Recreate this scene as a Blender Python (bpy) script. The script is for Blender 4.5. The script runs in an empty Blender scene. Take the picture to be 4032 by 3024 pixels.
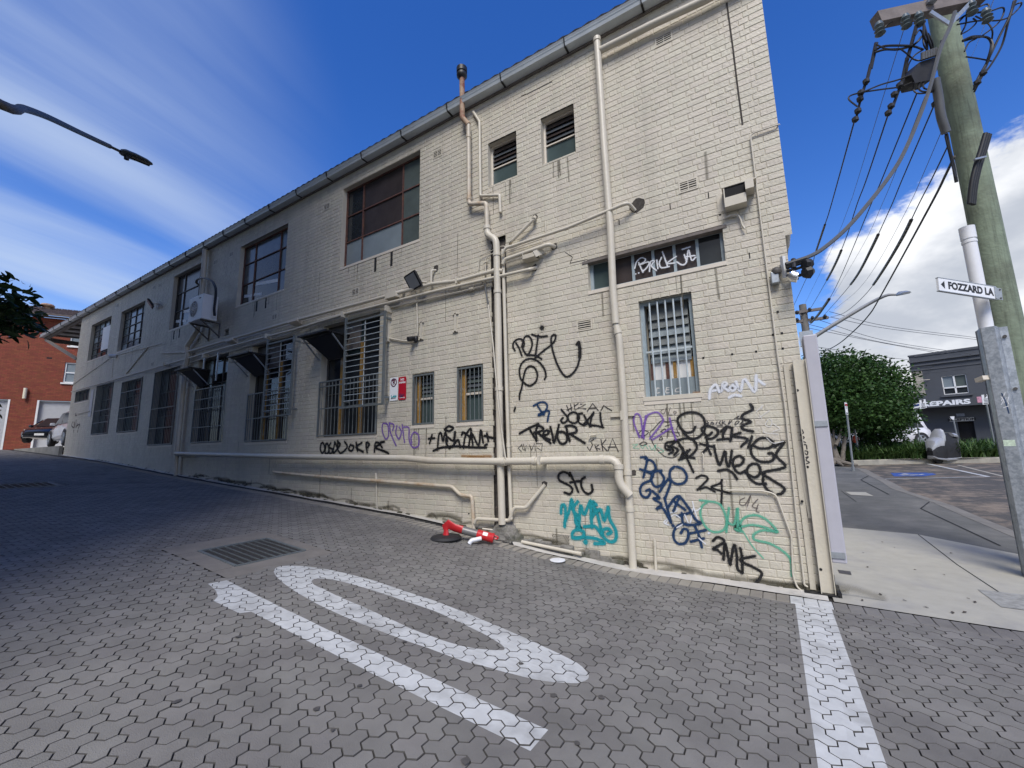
import bpy, bmesh, math, random
import numpy as np
from mathutils import Vector, Matrix
from mathutils.geometry import tessellate_polygon
random.seed(7); rng = np.random.default_rng(7)
SC = bpy.context.scene
COL = SC.collection

# ------------------------------------------------------------------ camera
YAW, PITCH, ROLL, FPX = 0.547019, 0.152946, -0.0203612, 1659.43
EYE = np.array([0.0, -5.6, 1.5365])
def _axes():
    cy, sy, cp, sp = math.cos(YAW), math.sin(YAW), math.cos(PITCH), math.sin(PITCH)
    f = np.array([-sy*cp, cy*cp, sp]); r = np.array([cy, sy, 0.0]); u = np.cross(r, f)
    cr_, sr_ = math.cos(ROLL), math.sin(ROLL)
    return cr_*r+sr_*u, -sr_*r+cr_*u, f
AR, AU, AF = _axes()
cam = bpy.data.cameras.new('camera'); camo = bpy.data.objects.new('camera', cam); COL.objects.link(camo)
cam.sensor_width = 36; cam.sensor_fit = 'HORIZONTAL'; cam.lens = FPX/4032*36
cam.clip_start = 0.05; cam.clip_end = 3000
M = Matrix.Identity(4)
for i in range(3):
    M[i][0], M[i][1], M[i][2], M[i][3] = AR[i], AU[i], -AF[i], EYE[i]
camo.matrix_world = M
SC.camera = camo

# ------------------------------------------------------------------ light
SUNV = Vector((0.42, -1.0, 1.35)).normalized()      # towards the sun
EXPOSURE = 1.25
SKY = 0.09
SC.view_settings.view_transform = 'Standard'; SC.view_settings.look = 'None'
SC.view_settings.gamma = 1.0; SC.view_settings.exposure = EXPOSURE
SC.view_settings.use_curve_mapping = False
sl = bpy.data.lights.new('sun', 'SUN'); so = bpy.data.objects.new('sun', sl); COL.objects.link(so)
sl.energy = 1.5; sl.angle = math.radians(26); sl.color = (1.0, 0.95, 0.86)
so.rotation_euler = SUNV.to_track_quat('Z', 'Y').to_euler(); so.location = (0, 0, 30)

def make_world():
    w = bpy.data.worlds.new('World'); SC.world = w; w.use_nodes = True
    nt = w.node_tree; N = nt.nodes; L = nt.links; N.clear()
    out = N.new('ShaderNodeOutputWorld'); bg = N.new('ShaderNodeBackground'); bg.inputs['Strength'].default_value = SKY
    sky = N.new('ShaderNodeTexSky'); sky.sky_type = 'NISHITA'; sky.sun_disc = False
    sky.sun_elevation = math.asin(SUNV.z); sky.sun_rotation = math.atan2(SUNV.x, SUNV.y)
    sky.altitude = 0; sky.air_density = 1.0; sky.dust_density = 0.3; sky.ozone_density = 2.2
    hs = N.new('ShaderNodeHueSaturation'); hs.inputs['Hue'].default_value = 0.518; hs.inputs['Saturation'].default_value = 1.36; hs.inputs['Value'].default_value = 0.92
    L.new(sky.outputs[0], hs.inputs['Color'])
    tc = N.new('ShaderNodeTexCoord')
    sep = N.new('ShaderNodeSeparateXYZ'); L.new(tc.outputs['Generated'], sep.inputs[0])
    def mth(op, a, b=None, c=None):
        m = N.new('ShaderNodeMath'); m.operation = op
        for i, v in enumerate((a, b, c)):
            if v is None: continue
            if isinstance(v, (int, float)): m.inputs[i].default_value = v
            else: L.new(v, m.inputs[i])
        return m.outputs[0]
    def noise(vec, scale, det, rough, dist=0.0):
        n = N.new('ShaderNodeTexNoise'); n.inputs['Scale'].default_value = scale; n.inputs['Detail'].default_value = det
        n.inputs['Roughness'].default_value = rough; n.inputs['Distortion'].default_value = dist
        L.new(vec, n.inputs['Vector']); return n.outputs['Fac']
    def ramp(v, a, b):
        m = N.new('ShaderNodeMapRange'); m.interpolation_type = 'SMOOTHSTEP'
        m.inputs['From Min'].default_value = a; m.inputs['From Max'].default_value = b
        L.new(v, m.inputs['Value']); return m.outputs[0]
    X, Y, Z = sep.outputs
    zc = mth('MAXIMUM', Z, 0.03)
    # cirrus: streaks on a high sheet (x/z, y/z), drawn out along one wind direction
    cx = mth('DIVIDE', X, mth('ADD', zc, 0.10)); cy = mth('DIVIDE', Y, mth('ADD', zc, 0.10))
    a = math.radians(99)
    s1 = mth('ADD', mth('MULTIPLY', cx, math.cos(a)), mth('MULTIPLY', cy, math.sin(a)))
    s2 = mth('SUBTRACT', mth('MULTIPLY', cy, math.cos(a)), mth('MULTIPLY', cx, math.sin(a)))
    cv = N.new('ShaderNodeCombineXYZ'); L.new(mth('MULTIPLY', s1, 0.42), cv.inputs[0]); L.new(mth('MULTIPLY', s2, 2.1), cv.inputs[1]); cv.inputs[2].default_value = 3.3
    n1 = noise(cv.outputs[0], 1.0, 9, 0.50, 0.5)
    cv2 = N.new('ShaderNodeCombineXYZ'); L.new(mth('MULTIPLY', s1, 0.5), cv2.inputs[0]); L.new(mth('MULTIPLY', s2, 0.5), cv2.inputs[1]); cv2.inputs[2].default_value = 8.1
    n2 = noise(cv2.outputs[0], 0.8, 3, 0.5)
    side = ramp(mth('SUBTRACT', mth('MULTIPLY', X, -1.0), mth('MULTIPLY', Y, 0.55)), 0.36, 0.80)   # the veil lies to the west
    cir = mth('MULTIPLY', ramp(mth('ADD', mth('MULTIPLY', n1, 0.75), mth('MULTIPLY', n2, 0.35)), 0.34, 0.70), side)
    # cumulus low in the sky
    sc = N.new('ShaderNodeVectorMath'); sc.operation = 'MULTIPLY'; L.new(tc.outputs['Generated'], sc.inputs[0]); sc.inputs[1].default_value = (1, 1, 1.9)
    of = N.new('ShaderNodeVectorMath'); of.operation = 'ADD'; L.new(sc.outputs[0], of.inputs[0]); of.inputs[1].default_value = (5.2, 1.15, 0.35)
    nb = noise(of.outputs[0], 2.1, 2, 0.5); nd = noise(of.outputs[0], 6.5, 10, 0.60)
    cu0 = mth('ADD', mth('MULTIPLY', nb, 0.62), mth('MULTIPLY', nd, 0.42))
    low = ramp(Z, 0.70, 0.12)
    east = ramp(mth('ADD', X, mth('MULTIPLY', Y, -0.25)), -0.50, -0.05)
    cu = ramp(mth('ADD', cu0, mth('MULTIPLY', mth('MULTIPLY', low, east), 0.235)), 0.665, 0.725)
    shade = ramp(noise(of.outputs[0], 3.2, 6, 0.55), 0.35, 0.65)
    cc = N.new('ShaderNodeMixRGB'); L.new(shade, cc.inputs[0]); cc.inputs[1].default_value = (2.6, 2.8, 3.2, 1); cc.inputs[2].default_value = (5.6, 5.65, 5.75, 1)
    m1 = N.new('ShaderNodeMixRGB'); L.new(mth('MULTIPLY', cir, 0.70), m1.inputs[0]); L.new(hs.outputs[0], m1.inputs[1]); m1.inputs[2].default_value = (2.7, 3.25, 4.2, 1)
    m2 = N.new('ShaderNodeMixRGB'); L.new(cu, m2.inputs[0]); L.new(m1.outputs[0], m2.inputs[1]); L.new(cc.outputs[0], m2.inputs[2])
    L.new(m2.outputs[0], bg.inputs['Color']); L.new(bg.outputs[0], out.inputs[0])
make_world()

# ------------------------------------------------------------------ measuring helpers (photo -> place)
def ray(px, py):
    return (px-2016)/FPX*AR-(py-1512)/FPX*AU+AF
def P(px, py, d):                      # point at optical depth d
    return EYE+ray(px, py)*d
def hit(px, py, p0, n):
    r = ray(px, py); n = np.array(n, float); t = np.dot(np.array(p0)-EYE, n)/np.dot(r, n); return EYE+r*t
def wp(px, py, off=0.0):               # point on the long wall (plane y = -off)
    return hit(px, py, (0, -off, 0), (0, 1, 0))
def cr(ox, oy, s): return lambda x, y, *o: (ox+x*s, oy+y*s, *o)
DD = cr(0, 0, 4032/2212)
C1 = cr(0, 1000, 1000/1843); C2 = cr(600, 900, 1000/1659); C3 = cr(1200, 500, 800/1659); C4 = cr(1200, 1200, 800/1896)
C5 = cr(1700, 200, 800/1659); C6 = cr(1700, 800, 800/1659); C7 = cr(1700, 1500, 900/1866); CA = cr(2300, 0, 900/1659)
CB = cr(2300, 800, 900/1866); CC = cr(2400, 1500, 900/1659); CS = cr(3000, 800, 1032/2140); CP = cr(3300, 0, 732/1735)
CR = cr(3100, 1350, 932/1933); CG = cr(3000, 1900, 1032/1523)
K1 = cr(2450, 1550, 850/1659); K2 = cr(1900, 1200, 600/2212); K3 = cr(1950, 1600, 600/2212); KB = cr(2500, 1100, 700/2111)
KC = cr(2380, 500, 800/2212); K5 = cr(1700, 300, 800/2212); K8 = cr(1250, 900, 700/2111); KL = cr(240, 1180, 480/1284); KM = cr(640, 1250, 560/1689)
KX = cr(0, 1400, 420/1659); KT = cr(0, 1080, 420/2049); KI = cr(3050, 980, 400/1580); KJ = cr(3150, 1550, 500/2212); KR = cr(3550, 1350, 482/1454)
KD = cr(1650, 2000, 700/2212); KN = cr(600, 2150, 1800/1270); KH = cr(0, 350, 700/2212); KG = cr(700, 2050, 600/2212)

_gx = [-60, -45, -34, -26.2, -19.9, -15.3, -11.8, -9.7, -7.27, -5.41, -3.94, -2.75, -1.7, -0.94, 0.32, 60]
_gw = [2.2, 2.15, 2.02, 1.67, 1.33, 1.02, 0.81, 0.685, 0.535, 0.42, 0.26, 0.10, 0.025, 0.012, 0.0, 0.0]
_lx = [-60, -45, -34, -26.2, -19.9, -15.3, -11.8, -9.7, -7.27, -5.41, -4.0, -3.0, -2.3, -1.5, -0.6, 0.3, 60]
_lz = [2.2, 2.15, 2.02, 1.67, 1.33, 1.02, 0.81, 0.685, 0.535, 0.42, 0.295, 0.215, 0.165, 0.115, 0.06, -0.012, -0.03]
def gz(x, y):
    a = np.interp(x, _gx, _gw); b = np.interp(x, _lx, _lz); t = np.clip(-np.asarray(y)/3.0, 0, 1)
    return a*(1-t)+b*t
def TZ(y): return 0.047*np.maximum(0, np.asarray(y)-2.0)
def gp(px, py):                        # first point where the ray meets the lane
    r = ray(px, py); t0 = 0.5
    for i in range(4000):
        t = 0.5+i*0.02; q = EYE+r*t
        if q[2] < gz(q[0], q[1]):
            a, b = t-0.02, t
            for _ in range(24):
                m = (a+b)/2; q = EYE+r*m
                if q[2] < gz(q[0], q[1]): b = m
                else: a = m
            return EYE+r*b
    return EYE+r*80
def tp(px, py):                        # point on the side street (rises with y)
    q = hit(px, py, (0, 0, 0), (0, 0, 1))
    if 0 < (q[1]-EYE[1]) and q[1] < 2.0 and np.dot(q-EYE, AF) > 0: return q
    return hit(px, py, (0, 2.0, 0), (0, -0.047, 1))

# ------------------------------------------------------------------ object helpers
def tag(o, label=None, cat=None, group=None, kind=None):
    if label: o['label'] = label
    if cat: o['category'] = cat
    if group: o['group'] = group
    if kind: o['kind'] = kind
    return o
def wloc(o):
    v = Vector((0, 0, 0))
    while o is not None: v = v+o.location; o = o.parent
    return v
def thing(name, loc, label, cat, group=None):
    o = bpy.data.objects.new(name, None); COL.objects.link(o); o.location = Vector([float(c) for c in loc])
    o.empty_display_size = 0.2
    return tag(o, label, cat, group)
def link(name, me, parent=None, loc=None):
    o = bpy.data.objects.new(name, me); COL.objects.link(o)
    if parent is not None: o.parent = parent
    if loc is not None: o.location = Vector([float(c) for c in loc])
    return o
def npmesh(name, V, F, mat, smooth=False, attr=None):
    me = bpy.data.meshes.new(name)
    V = np.asarray(V, dtype=np.float32)
    if isinstance(F, np.ndarray):
        n, k = F.shape; loops = F.ravel().astype(np.int32); starts = np.arange(n, dtype=np.int32)*k; tot = np.full(n, k, np.int32)
    else:
        tot = np.array([len(f) for f in F], np.int32); loops = np.array([i for f in F for i in f], np.int32)
        starts = np.concatenate([[0], np.cumsum(tot)[:-1]]).astype(np.int32) if len(tot) else np.zeros(0, np.int32)
    me.vertices.add(len(V)); me.vertices.foreach_set('co', V.ravel())
    me.loops.add(len(loops)); me.loops.foreach_set('vertex_index', loops)
    me.polygons.add(len(tot)); me.polygons.foreach_set('loop_start', starts); me.polygons.foreach_set('loop_total', tot)
    me.polygons.foreach_set('use_smooth', np.full(len(tot), bool(smooth)))
    if attr is not None:
        for nm, vals in attr.items():
            a = me.attributes.new(nm, 'FLOAT', 'POINT'); a.data.foreach_set('value', np.asarray(vals, np.float32))
    me.update(calc_edges=True); me.validate()
    if mat: me.materials.append(mat)
    return me
def fillet(pts, R, n=4):
    pts = [np.array(p, float) for p in pts]
    if R <= 0 or len(pts) < 3: return pts
    out = [pts[0]]
    for i in range(1, len(pts)-1):
        a, b, c = pts[i-1], pts[i], pts[i+1]
        la, lc = np.linalg.norm(a-b), np.linalg.norm(c-b)
        if la < 1e-6 or lc < 1e-6: continue
        d = min(R, la*0.45, lc*0.45); p, q = b+(a-b)/la*d, b+(c-b)/lc*d
        for k in range(n+1):
            t = k/n; out.append((1-t)**2*p+2*t*(1-t)*b+t*t*q)
    out.append(pts[-1]); return out
def spline(pts, n=6):
    pts = [np.array(p, float) for p in pts]
    if len(pts) < 3:
        return [pts[0]+(pts[-1]-pts[0])*k/n for k in range(n+1)]
    ext = [2*pts[0]-pts[1]]+pts+[2*pts[-1]-pts[-2]]; out = []
    for i in range(1, len(ext)-2):
        p0, p1, p2, p3 = ext[i-1:i+3]
        for k in range(n):
            t = k/n
            out.append(0.5*((2*p1)+(-p0+p2)*t+(2*p0-5*p1+4*p2-p3)*t*t+(-p0+3*p1-3*p2+p3)*t**3))
    out.append(pts[-1]); return out
class MB:
    def __init__(s): s.v = []; s.f = []; s.a = {}
    def add(s, V, F):
        b = len(s.v); s.v += [tuple(float(c) for c in p) for p in V]; s.f += [tuple(i+b for i in f) for f in F]; return s
    def box(s, x0, x1, y0, y1, z0, z1):
        V = [(x0, y0, z0), (x1, y0, z0), (x1, y1, z0), (x0, y1, z0), (x0, y0, z1), (x1, y0, z1), (x1, y1, z1), (x0, y1, z1)]
        return s.add(V, [(0, 3, 2, 1), (4, 5, 6, 7), (0, 1, 5, 4), (1, 2, 6, 5), (2, 3, 7, 6), (3, 0, 4, 7)])
    def bbox(s, x0, x1, y0, y1, z0, z1, b=0.01):
        bm = bmesh.new(); bmesh.ops.create_cube(bm, size=1)
        for v in bm.verts: v.co = Vector(((x0+x1)/2+v.co.x*(x1-x0), (y0+y1)/2+v.co.y*(y1-y0), (z0+z1)/2+v.co.z*(z1-z0)))
        bmesh.ops.bevel(bm, geom=bm.edges[:], offset=b, segments=2, affect='EDGES', profile=0.5)
        bm.verts.index_update(); s.add([v.co for v in bm.verts], [[v.index for v in f.verts] for f in bm.faces]); bm.free(); return s
    def beam(s, a, b, w, h, up=(0, 0, 1)):
        a, b = np.array(a, float), np.array(b, float); d = b-a; d /= np.linalg.norm(d); up = np.array(up, float)
        r = np.cross(d, up)
        if np.linalg.norm(r) < 1e-4: r = np.cross(d, (1, 0, 0))
        r /= np.linalg.norm(r); u = np.cross(r, d); V = []
        for p in (a, b):
            for i, j in ((-1, -1), (1, -1), (1, 1), (-1, 1)): V.append(p+r*w/2*i+u*h/2*j)
        return s.add(V, [(0, 1, 2, 3), (7, 6, 5, 4), (0, 4, 5, 1), (1, 5, 6, 2), (2, 6, 7, 3), (3, 7, 4, 0)])
    def tube(s, pts, r, n=10, caps=True):
        pts = [np.array(p, float) for p in pts]; m = len(pts)
        rr = r if hasattr(r, '__len__') else [r]*m
        T = []
        for i in range(m):
            d = pts[min(i+1, m-1)]-pts[max(i-1, 0)]; T.append(d/(np.linalg.norm(d)+1e-9))
        ref = np.array((0, 0, 1.0)) if abs(T[0][2]) < 0.9 else np.array((1.0, 0, 0))
        u = np.cross(T[0], ref); u /= np.linalg.norm(u); V = []; F = []
        for i in range(m):
            u = u-T[i]*np.dot(u, T[i]); u /= (np.linalg.norm(u)+1e-9); w = np.cross(T[i], u)
            for k in range(n):
                a = 2*math.pi*k/n; V.append(pts[i]+(u*math.cos(a)+w*math.sin(a))*rr[i])
        for i in range(m-1):
            for k in range(n):
                k2 = (k+1) % n; F.append((i*n+k, i*n+k2, (i+1)*n+k2, (i+1)*n+k))
        if caps: F.append(tuple(range(n-1, -1, -1))); F.append(tuple((m-1)*n+k for k in range(n)))
        return s.add(V, F)
    def cyl(s, a, b, r, n=14): return s.tube([a, b], r, n)
    def lathe(s, prof, c, n=16):
        V = []; F = []; m = len(prof)
        for r, z in prof:
            for k in range(n): a = 2*math.pi*k/n; V.append((c[0]+r*math.cos(a), c[1]+r*math.sin(a), c[2]+z))
        for i in range(m-1):
            for k in range(n): k2 = (k+1) % n; F.append((i*n+k, i*n+k2, (i+1)*n+k2, (i+1)*n+k))
        F.append(tuple(range(n-1, -1, -1))); F.append(tuple((m-1)*n+k for k in range(n)))
        return s.add(V, F)
    def prism(s, poly, d):             # polygon (3D points) pushed along d
        n = len(poly); d = np.array(d, float); V = [np.array(p, float) for p in poly]; V = V+[p+d for p in V]
        F = [tuple(range(n)), tuple(range(2*n-1, n-1, -1))]+[(i, n+i, n+(i+1) % n, (i+1) % n) for i in range(n)]
        return s.add(V, F)
    def loft(s, rings, caps=True):
        n = len(rings[0]); V = [p for r in rings for p in r]; F = []
        for i in range(len(rings)-1):
            for k in range(n): k2 = (k+1) % n; F.append((i*n+k, i*n+k2, (i+1)*n+k2, (i+1)*n+k))
        if caps: F.append(tuple(range(n-1, -1, -1))); F.append(tuple((len(rings)-1)*n+k for k in range(n)))
        return s.add(V, F)
    def build(s, name, mat, parent=None, label=None, kind=None, smooth=False, fix=True, sharp=40):
        w = np.array(wloc(parent)) if parent is not None else np.zeros(3)
        V = np.array(s.v, float)-w
        me = npmesh(name, V, s.f, mat, smooth)
        if fix:
            bm = bmesh.new(); bm.from_mesh(me); bmesh.ops.recalc_face_normals(bm, faces=bm.faces[:]); bm.to_mesh(me); bm.free()
        if smooth: me.set_sharp_from_angle(angle=math.radians(sharp))
        o = link(name, me, parent)
        return tag(o, label, None, None, kind)
def dup(root, loc, label=None, rotz=None):
    c = root.copy(); COL.objects.link(c); c.location = Vector([float(v) for v in loc])
    if rotz is not None: c.rotation_euler = (0, 0, rotz)
    if label: c['label'] = label
    for ch in list(root.children):
        d = ch.copy(); COL.objects.link(d); d.parent = c
        for g in list(ch.children):
            e = g.copy(); COL.objects.link(e); e.parent = d
    return c

# ------------------------------------------------------------------ materials
def nodes(name):
    m = bpy.data.materials.new(name); m.use_nodes = True; nt = m.node_tree
    return m, nt, nt.nodes, nt.links, nt.nodes['Principled BSDF']
def mat(name, col, rough=0.6, metal=0.0, var=0.10, scale=6.0, bump=0.0, bscale=60.0, col2=None, c2at=(0.5, 0.65), island=0.0, spec=0.5, detail=5, tint=0.0, streak=0.0, sscale=7.0):
    m, nt, N, L, B = nodes(name)
    B.inputs['Roughness'].default_value = rough; B.inputs['Metallic'].default_value = metal
    B.inputs['Specular IOR Level'].default_value = spec
    geo = N.new('ShaderNodeNewGeometry')
    n = N.new('ShaderNodeTexNoise'); n.inputs['Scale'].default_value = scale; n.inputs['Detail'].default_value = detail; n.inputs['Roughness'].default_value = 0.6
    L.new(geo.outputs['Position'], n.inputs['Vector'])
    mr = N.new('ShaderNodeMapRange'); mr.inputs['From Min'].default_value = 0.25; mr.inputs['From Max'].default_value = 0.75
    mr.inputs['To Min'].default_value = 1-var; mr.inputs['To Max'].default_value = 1+var; L.new(n.outputs['Fac'], mr.inputs['Value'])
    cur = None
    base = N.new('ShaderNodeRGB'); base.outputs[0].default_value = (*col, 1); cur = base.outputs[0]
    if col2 is not None:
        n2 = N.new('ShaderNodeTexNoise'); n2.inputs['Scale'].default_value = scale*0.37; n2.inputs['Detail'].default_value = 7; n2.inputs['Roughness'].default_value = 0.65
        L.new(geo.outputs['Position'], n2.inputs['Vector'])
        r2 = N.new('ShaderNodeMapRange'); r2.inputs['From Min'].default_value = c2at[0]; r2.inputs['From Max'].default_value = c2at[1]; L.new(n2.outputs['Fac'], r2.inputs['Value'])
        mx = N.new('ShaderNodeMixRGB'); L.new(r2.outputs[0], mx.inputs[0]); L.new(cur, mx.inputs[1]); mx.inputs[2].default_value = (*col2, 1); cur = mx.outputs[0]
    fac = mr.outputs[0]
    if island > 0:
        oi = N.new('ShaderNodeObjectInfo'); ad = N.new('ShaderNodeMath'); ad.operation = 'ADD'; L.new(geo.outputs['Random Per Island'], ad.inputs[0]); L.new(oi.outputs['Random'], ad.inputs[1])
        fr = N.new('ShaderNodeMath'); fr.operation = 'FRACT'; L.new(ad.outputs[0], fr.inputs[0])
        ir = N.new('ShaderNodeMapRange'); ir.inputs['To Min'].default_value = 1-island; ir.inputs['To Max'].default_value = 1+island; L.new(fr.outputs[0], ir.inputs['Value'])
        mu = N.new('ShaderNodeMath'); mu.operation = 'MULTIPLY'; L.new(fac, mu.inputs[0]); L.new(ir.outputs[0], mu.inputs[1]); fac = mu.outputs[0]
        if tint > 0:
            hs = N.new('ShaderNodeHueSaturation'); f2 = N.new('ShaderNodeMath'); f2.operation = 'MULTIPLY'; L.new(fr.outputs[0], f2.inputs[0]); f2.inputs[1].default_value = 7.31
            f3 = N.new('ShaderNodeMath'); f3.operation = 'FRACT'; L.new(f2.outputs[0], f3.inputs[0])
            hr = N.new('ShaderNodeMapRange'); hr.inputs['To Min'].default_value = 0.5-tint; hr.inputs['To Max'].default_value = 0.5+tint; L.new(f3.outputs[0], hr.inputs['Value'])
            L.new(hr.outputs[0], hs.inputs['Hue']); L.new(cur, hs.inputs['Color']); cur = hs.outputs[0]
    if streak > 0:
        mp = N.new('ShaderNodeVectorMath'); mp.operation = 'MULTIPLY'; L.new(geo.outputs['Position'], mp.inputs[0]); mp.inputs[1].default_value = (sscale, sscale, sscale*0.06)
        n3 = N.new('ShaderNodeTexNoise'); n3.inputs['Scale'].default_value = 1.0; n3.inputs['Detail'].default_value = 6; n3.inputs['Roughness'].default_value = 0.6; L.new(mp.outputs[0], n3.inputs['Vector'])
        r3 = N.new('ShaderNodeMapRange'); r3.inputs['From Min'].default_value = 0.50; r3.inputs['From Max'].default_value = 0.78; r3.inputs['To Min'].default_value = 1.0; r3.inputs['To Max'].default_value = 1-streak; L.new(n3.outputs['Fac'], r3.inputs['Value'])
        m3 = N.new('ShaderNodeMath'); m3.operation = 'MULTIPLY'; L.new(fac, m3.inputs[0]); L.new(r3.outputs[0], m3.inputs[1]); fac = m3.outputs[0]
    vm = N.new('ShaderNodeVectorMath'); vm.operation = 'SCALE'; L.new(cur, vm.inputs[0]); L.new(fac, vm.inputs['Scale']); L.new(vm.outputs[0], B.inputs['Base Color'])
    if bump > 0:
        nb = N.new('ShaderNodeTexNoise'); nb.inputs['Scale'].default_value = bscale; nb.inputs['Detail'].default_value = 4; L.new(geo.outputs['Position'], nb.inputs['Vector'])
        bp = N.new('ShaderNodeBump'); bp.inputs['Strength'].default_value = bump; bp.inputs['Distance'].default_value = 0.01; L.new(nb.outputs['Fac'], bp.inputs['Height']); L.new(bp.outputs[0], B.inputs['Normal'])
    return m
PAINT = (0.545, 0.505, 0.415)
M_brick = mat('painted_brick', PAINT, 0.55, var=0.09, scale=1.3, bump=0.7, bscale=30, island=0.05, streak=0.20, sscale=5.0, tint=0.012, col2=(0.50, 0.455, 0.37), c2at=(0.52, 0.72))
M_mortar = mat('painted_mortar', (0.50, 0.46, 0.37), 0.65, var=0.12, scale=9, bump=0.5, bscale=50)
M_render = mat('painted_render', PAINT, 0.55, var=0.07, scale=3, bump=0.4, bscale=25)
M_pipe = mat('painted_pipe', (0.58, 0.535, 0.44), 0.42, var=0.08, scale=3, bump=0.15, bscale=25, col2=(0.50, 0.44, 0.34), c2at=(0.55, 0.75))
M_pipes = mat('rust_stained_pipe', (0.55, 0.49, 0.39), 0.45, var=0.10, scale=9, col2=(0.38, 0.22, 0.09), c2at=(0.50, 0.75))
M_rustpipe = mat('rusty_vent_pipe', (0.42, 0.30, 0.20), 0.7, var=0.2, scale=11, col2=(0.22, 0.07, 0.04), c2at=(0.44, 0.62))
M_black = mat('black_paint', (0.012, 0.012, 0.013), 0.5, var=0.2)
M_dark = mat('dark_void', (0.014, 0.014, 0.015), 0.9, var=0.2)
M_chase = mat('raw_chase', (0.055, 0.048, 0.042), 0.95, var=0.5, scale=18, bump=0.8, bscale=30, col2=(0.16, 0.13, 0.11), c2at=(0.55, 0.75))
M_gutter = mat('zinc_gutter', (0.58, 0.63, 0.66), 0.42, 0.15, var=0.10, scale=4)
M_roof = mat('corrugated_roof', (0.30, 0.30, 0.30), 0.5, 0.3, var=0.15)
M_timber = mat('weathered_timber', (0.16, 0.14, 0.125), 0.8, var=0.3, scale=14, bump=0.4)
M_galv = mat('galvanised_steel', (0.40, 0.43, 0.45), 0.42, 0.6, var=0.16, scale=24)
M_grille = mat('grille_steel', (0.17, 0.19, 0.19), 0.5, 0.3, var=0.2, scale=14)
M_barw = mat('pale_bar', (0.50, 0.55, 0.55), 0.4, 0.2, var=0.12, scale=14)
M_frust = mat('rusty_frame', (0.11, 0.050, 0.040), 0.7, var=0.3, scale=20, col2=(0.20, 0.09, 0.05), c2at=(0.5, 0.7))
M_fdark = mat('old_steel_frame', (0.075, 0.07, 0.065), 0.6, var=0.3, scale=20)
M_fblue = mat('blue_grey_frame', (0.27, 0.33, 0.36), 0.5, var=0.15, scale=14)
M_ochre = mat('ochre_timber', (0.34, 0.19, 0.045), 0.7, var=0.3, scale=16, col2=(0.42, 0.36, 0.28), c2at=(0.55, 0.7))
M_white = mat('white_paint', (0.78, 0.78, 0.76), 0.45, var=0.05, scale=5)
M_sill = mat('painted_sill', (0.64, 0.58, 0.49), 0.5, var=0.06, scale=6, bump=0.2)
def glassmat(name, col, rough=0.08, var=0.25, scale=3.0, spec=0.42):
    return mat(name, col, rough, var=var, scale=scale, spec=spec)
G_dark = glassmat('dark_glass', (0.022, 0.026, 0.03)); G_brown = glassmat('brown_backed_glass', (0.045, 0.036, 0.034), 0.25)
G_frost = glassmat('frosted_glass', (0.21, 0.25, 0.27), 0.35, 0.12); G_green = glassmat('green_grey_glass', (0.085, 0.105, 0.10), 0.25, 0.2)
G_teal = glassmat('teal_glass', (0.06, 0.085, 0.085), 0.2, 0.2); G_lou = glassmat('louvre_glass', (0.15, 0.165, 0.165), 0.3, 0.25); G_mid = glassmat('grey_glass', (0.09, 0.10, 0.11), 0.15, 0.3)
M_paver = mat('grey_paver', (0.190, 0.182, 0.166), 0.85, var=0.16, scale=2.6, bump=0.55, bscale=170, island=0.11, col2=(0.138, 0.130, 0.122), c2at=(0.45, 0.7), tint=0.01)
M_pedge = mat('paver_edge_grime', (0.075, 0.071, 0.065), 0.95, var=0.4, scale=9)
M_hpaver = mat('buff_paver', (0.27, 0.25, 0.21), 0.85, var=0.16, scale=3, bump=0.4, bscale=120, island=0.13, col2=(0.20, 0.18, 0.16), c2at=(0.5, 0.7))
M_joint = mat('joint_sand', (0.020, 0.019, 0.018), 0.95, var=0.5, scale=7, col2=(0.05, 0.045, 0.035), c2at=(0.55, 0.7))
M_mark = mat('road_paint', (0.50, 0.51, 0.50), 0.6, var=0.14, scale=7, bump=0.3, bscale=140, col2=(0.30, 0.30, 0.29), c2at=(0.50, 0.78), island=.05)
M_conc = mat('pale_concrete', (0.375, 0.36, 0.305), 0.85, var=0.10, scale=5, bump=0.25, bscale=120, col2=(0.33, 0.32, 0.29), c2at=(0.5, 0.7))
M_strip = mat('concrete_strip', (0.50, 0.48, 0.44), 0.85, var=0.16, scale=4, bump=0.5, bscale=60, col2=(0.30, 0.29, 0.26), c2at=(0.56, 0.7))
M_oldconc = mat('old_concrete', (0.115, 0.115, 0.105), 0.9, var=0.22, scale=3, bump=0.3, bscale=90, col2=(0.16, 0.155, 0.14), c2at=(0.5, 0.66))
M_asph = mat('mottled_asphalt', (0.075, 0.070, 0.063), 0.9, var=0.25, scale=5, bump=0.5, bscale=130, col2=(0.21, 0.17, 0.13), c2at=(0.47, 0.62))  # dark asphalt with pale brown mottling
M_kerb = mat('kerb_concrete', (0.34, 0.32, 0.27), 0.85, var=0.2, scale=5)
M_earth = mat('open_ground', (0.14, 0.13, 0.11), 0.9, var=0.2, scale=0.5)
M_rubble = mat('broken_concrete', (0.20, 0.19, 0.17), 0.95, var=0.4, scale=14, bump=1.0, bscale=30, col2=(0.08, 0.08, 0.06), c2at=(0.5, 0.65))
M_moss = mat('dirt_and_moss', (0.060, 0.055, 0.035), 0.95, var=0.5, scale=25, bump=0.8, bscale=60)
M_red = mat('red_plastic', (0.50, 0.020, 0.025), 0.4, var=0.08, scale=8)
M_rubber = mat('black_rubber', (0.018, 0.018, 0.019), 0.7, var=0.15)
M_silver = mat('reflective_band', (0.17, 0.165, 0.16), 0.4, 0.2, var=0.15, scale=20)
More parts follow.
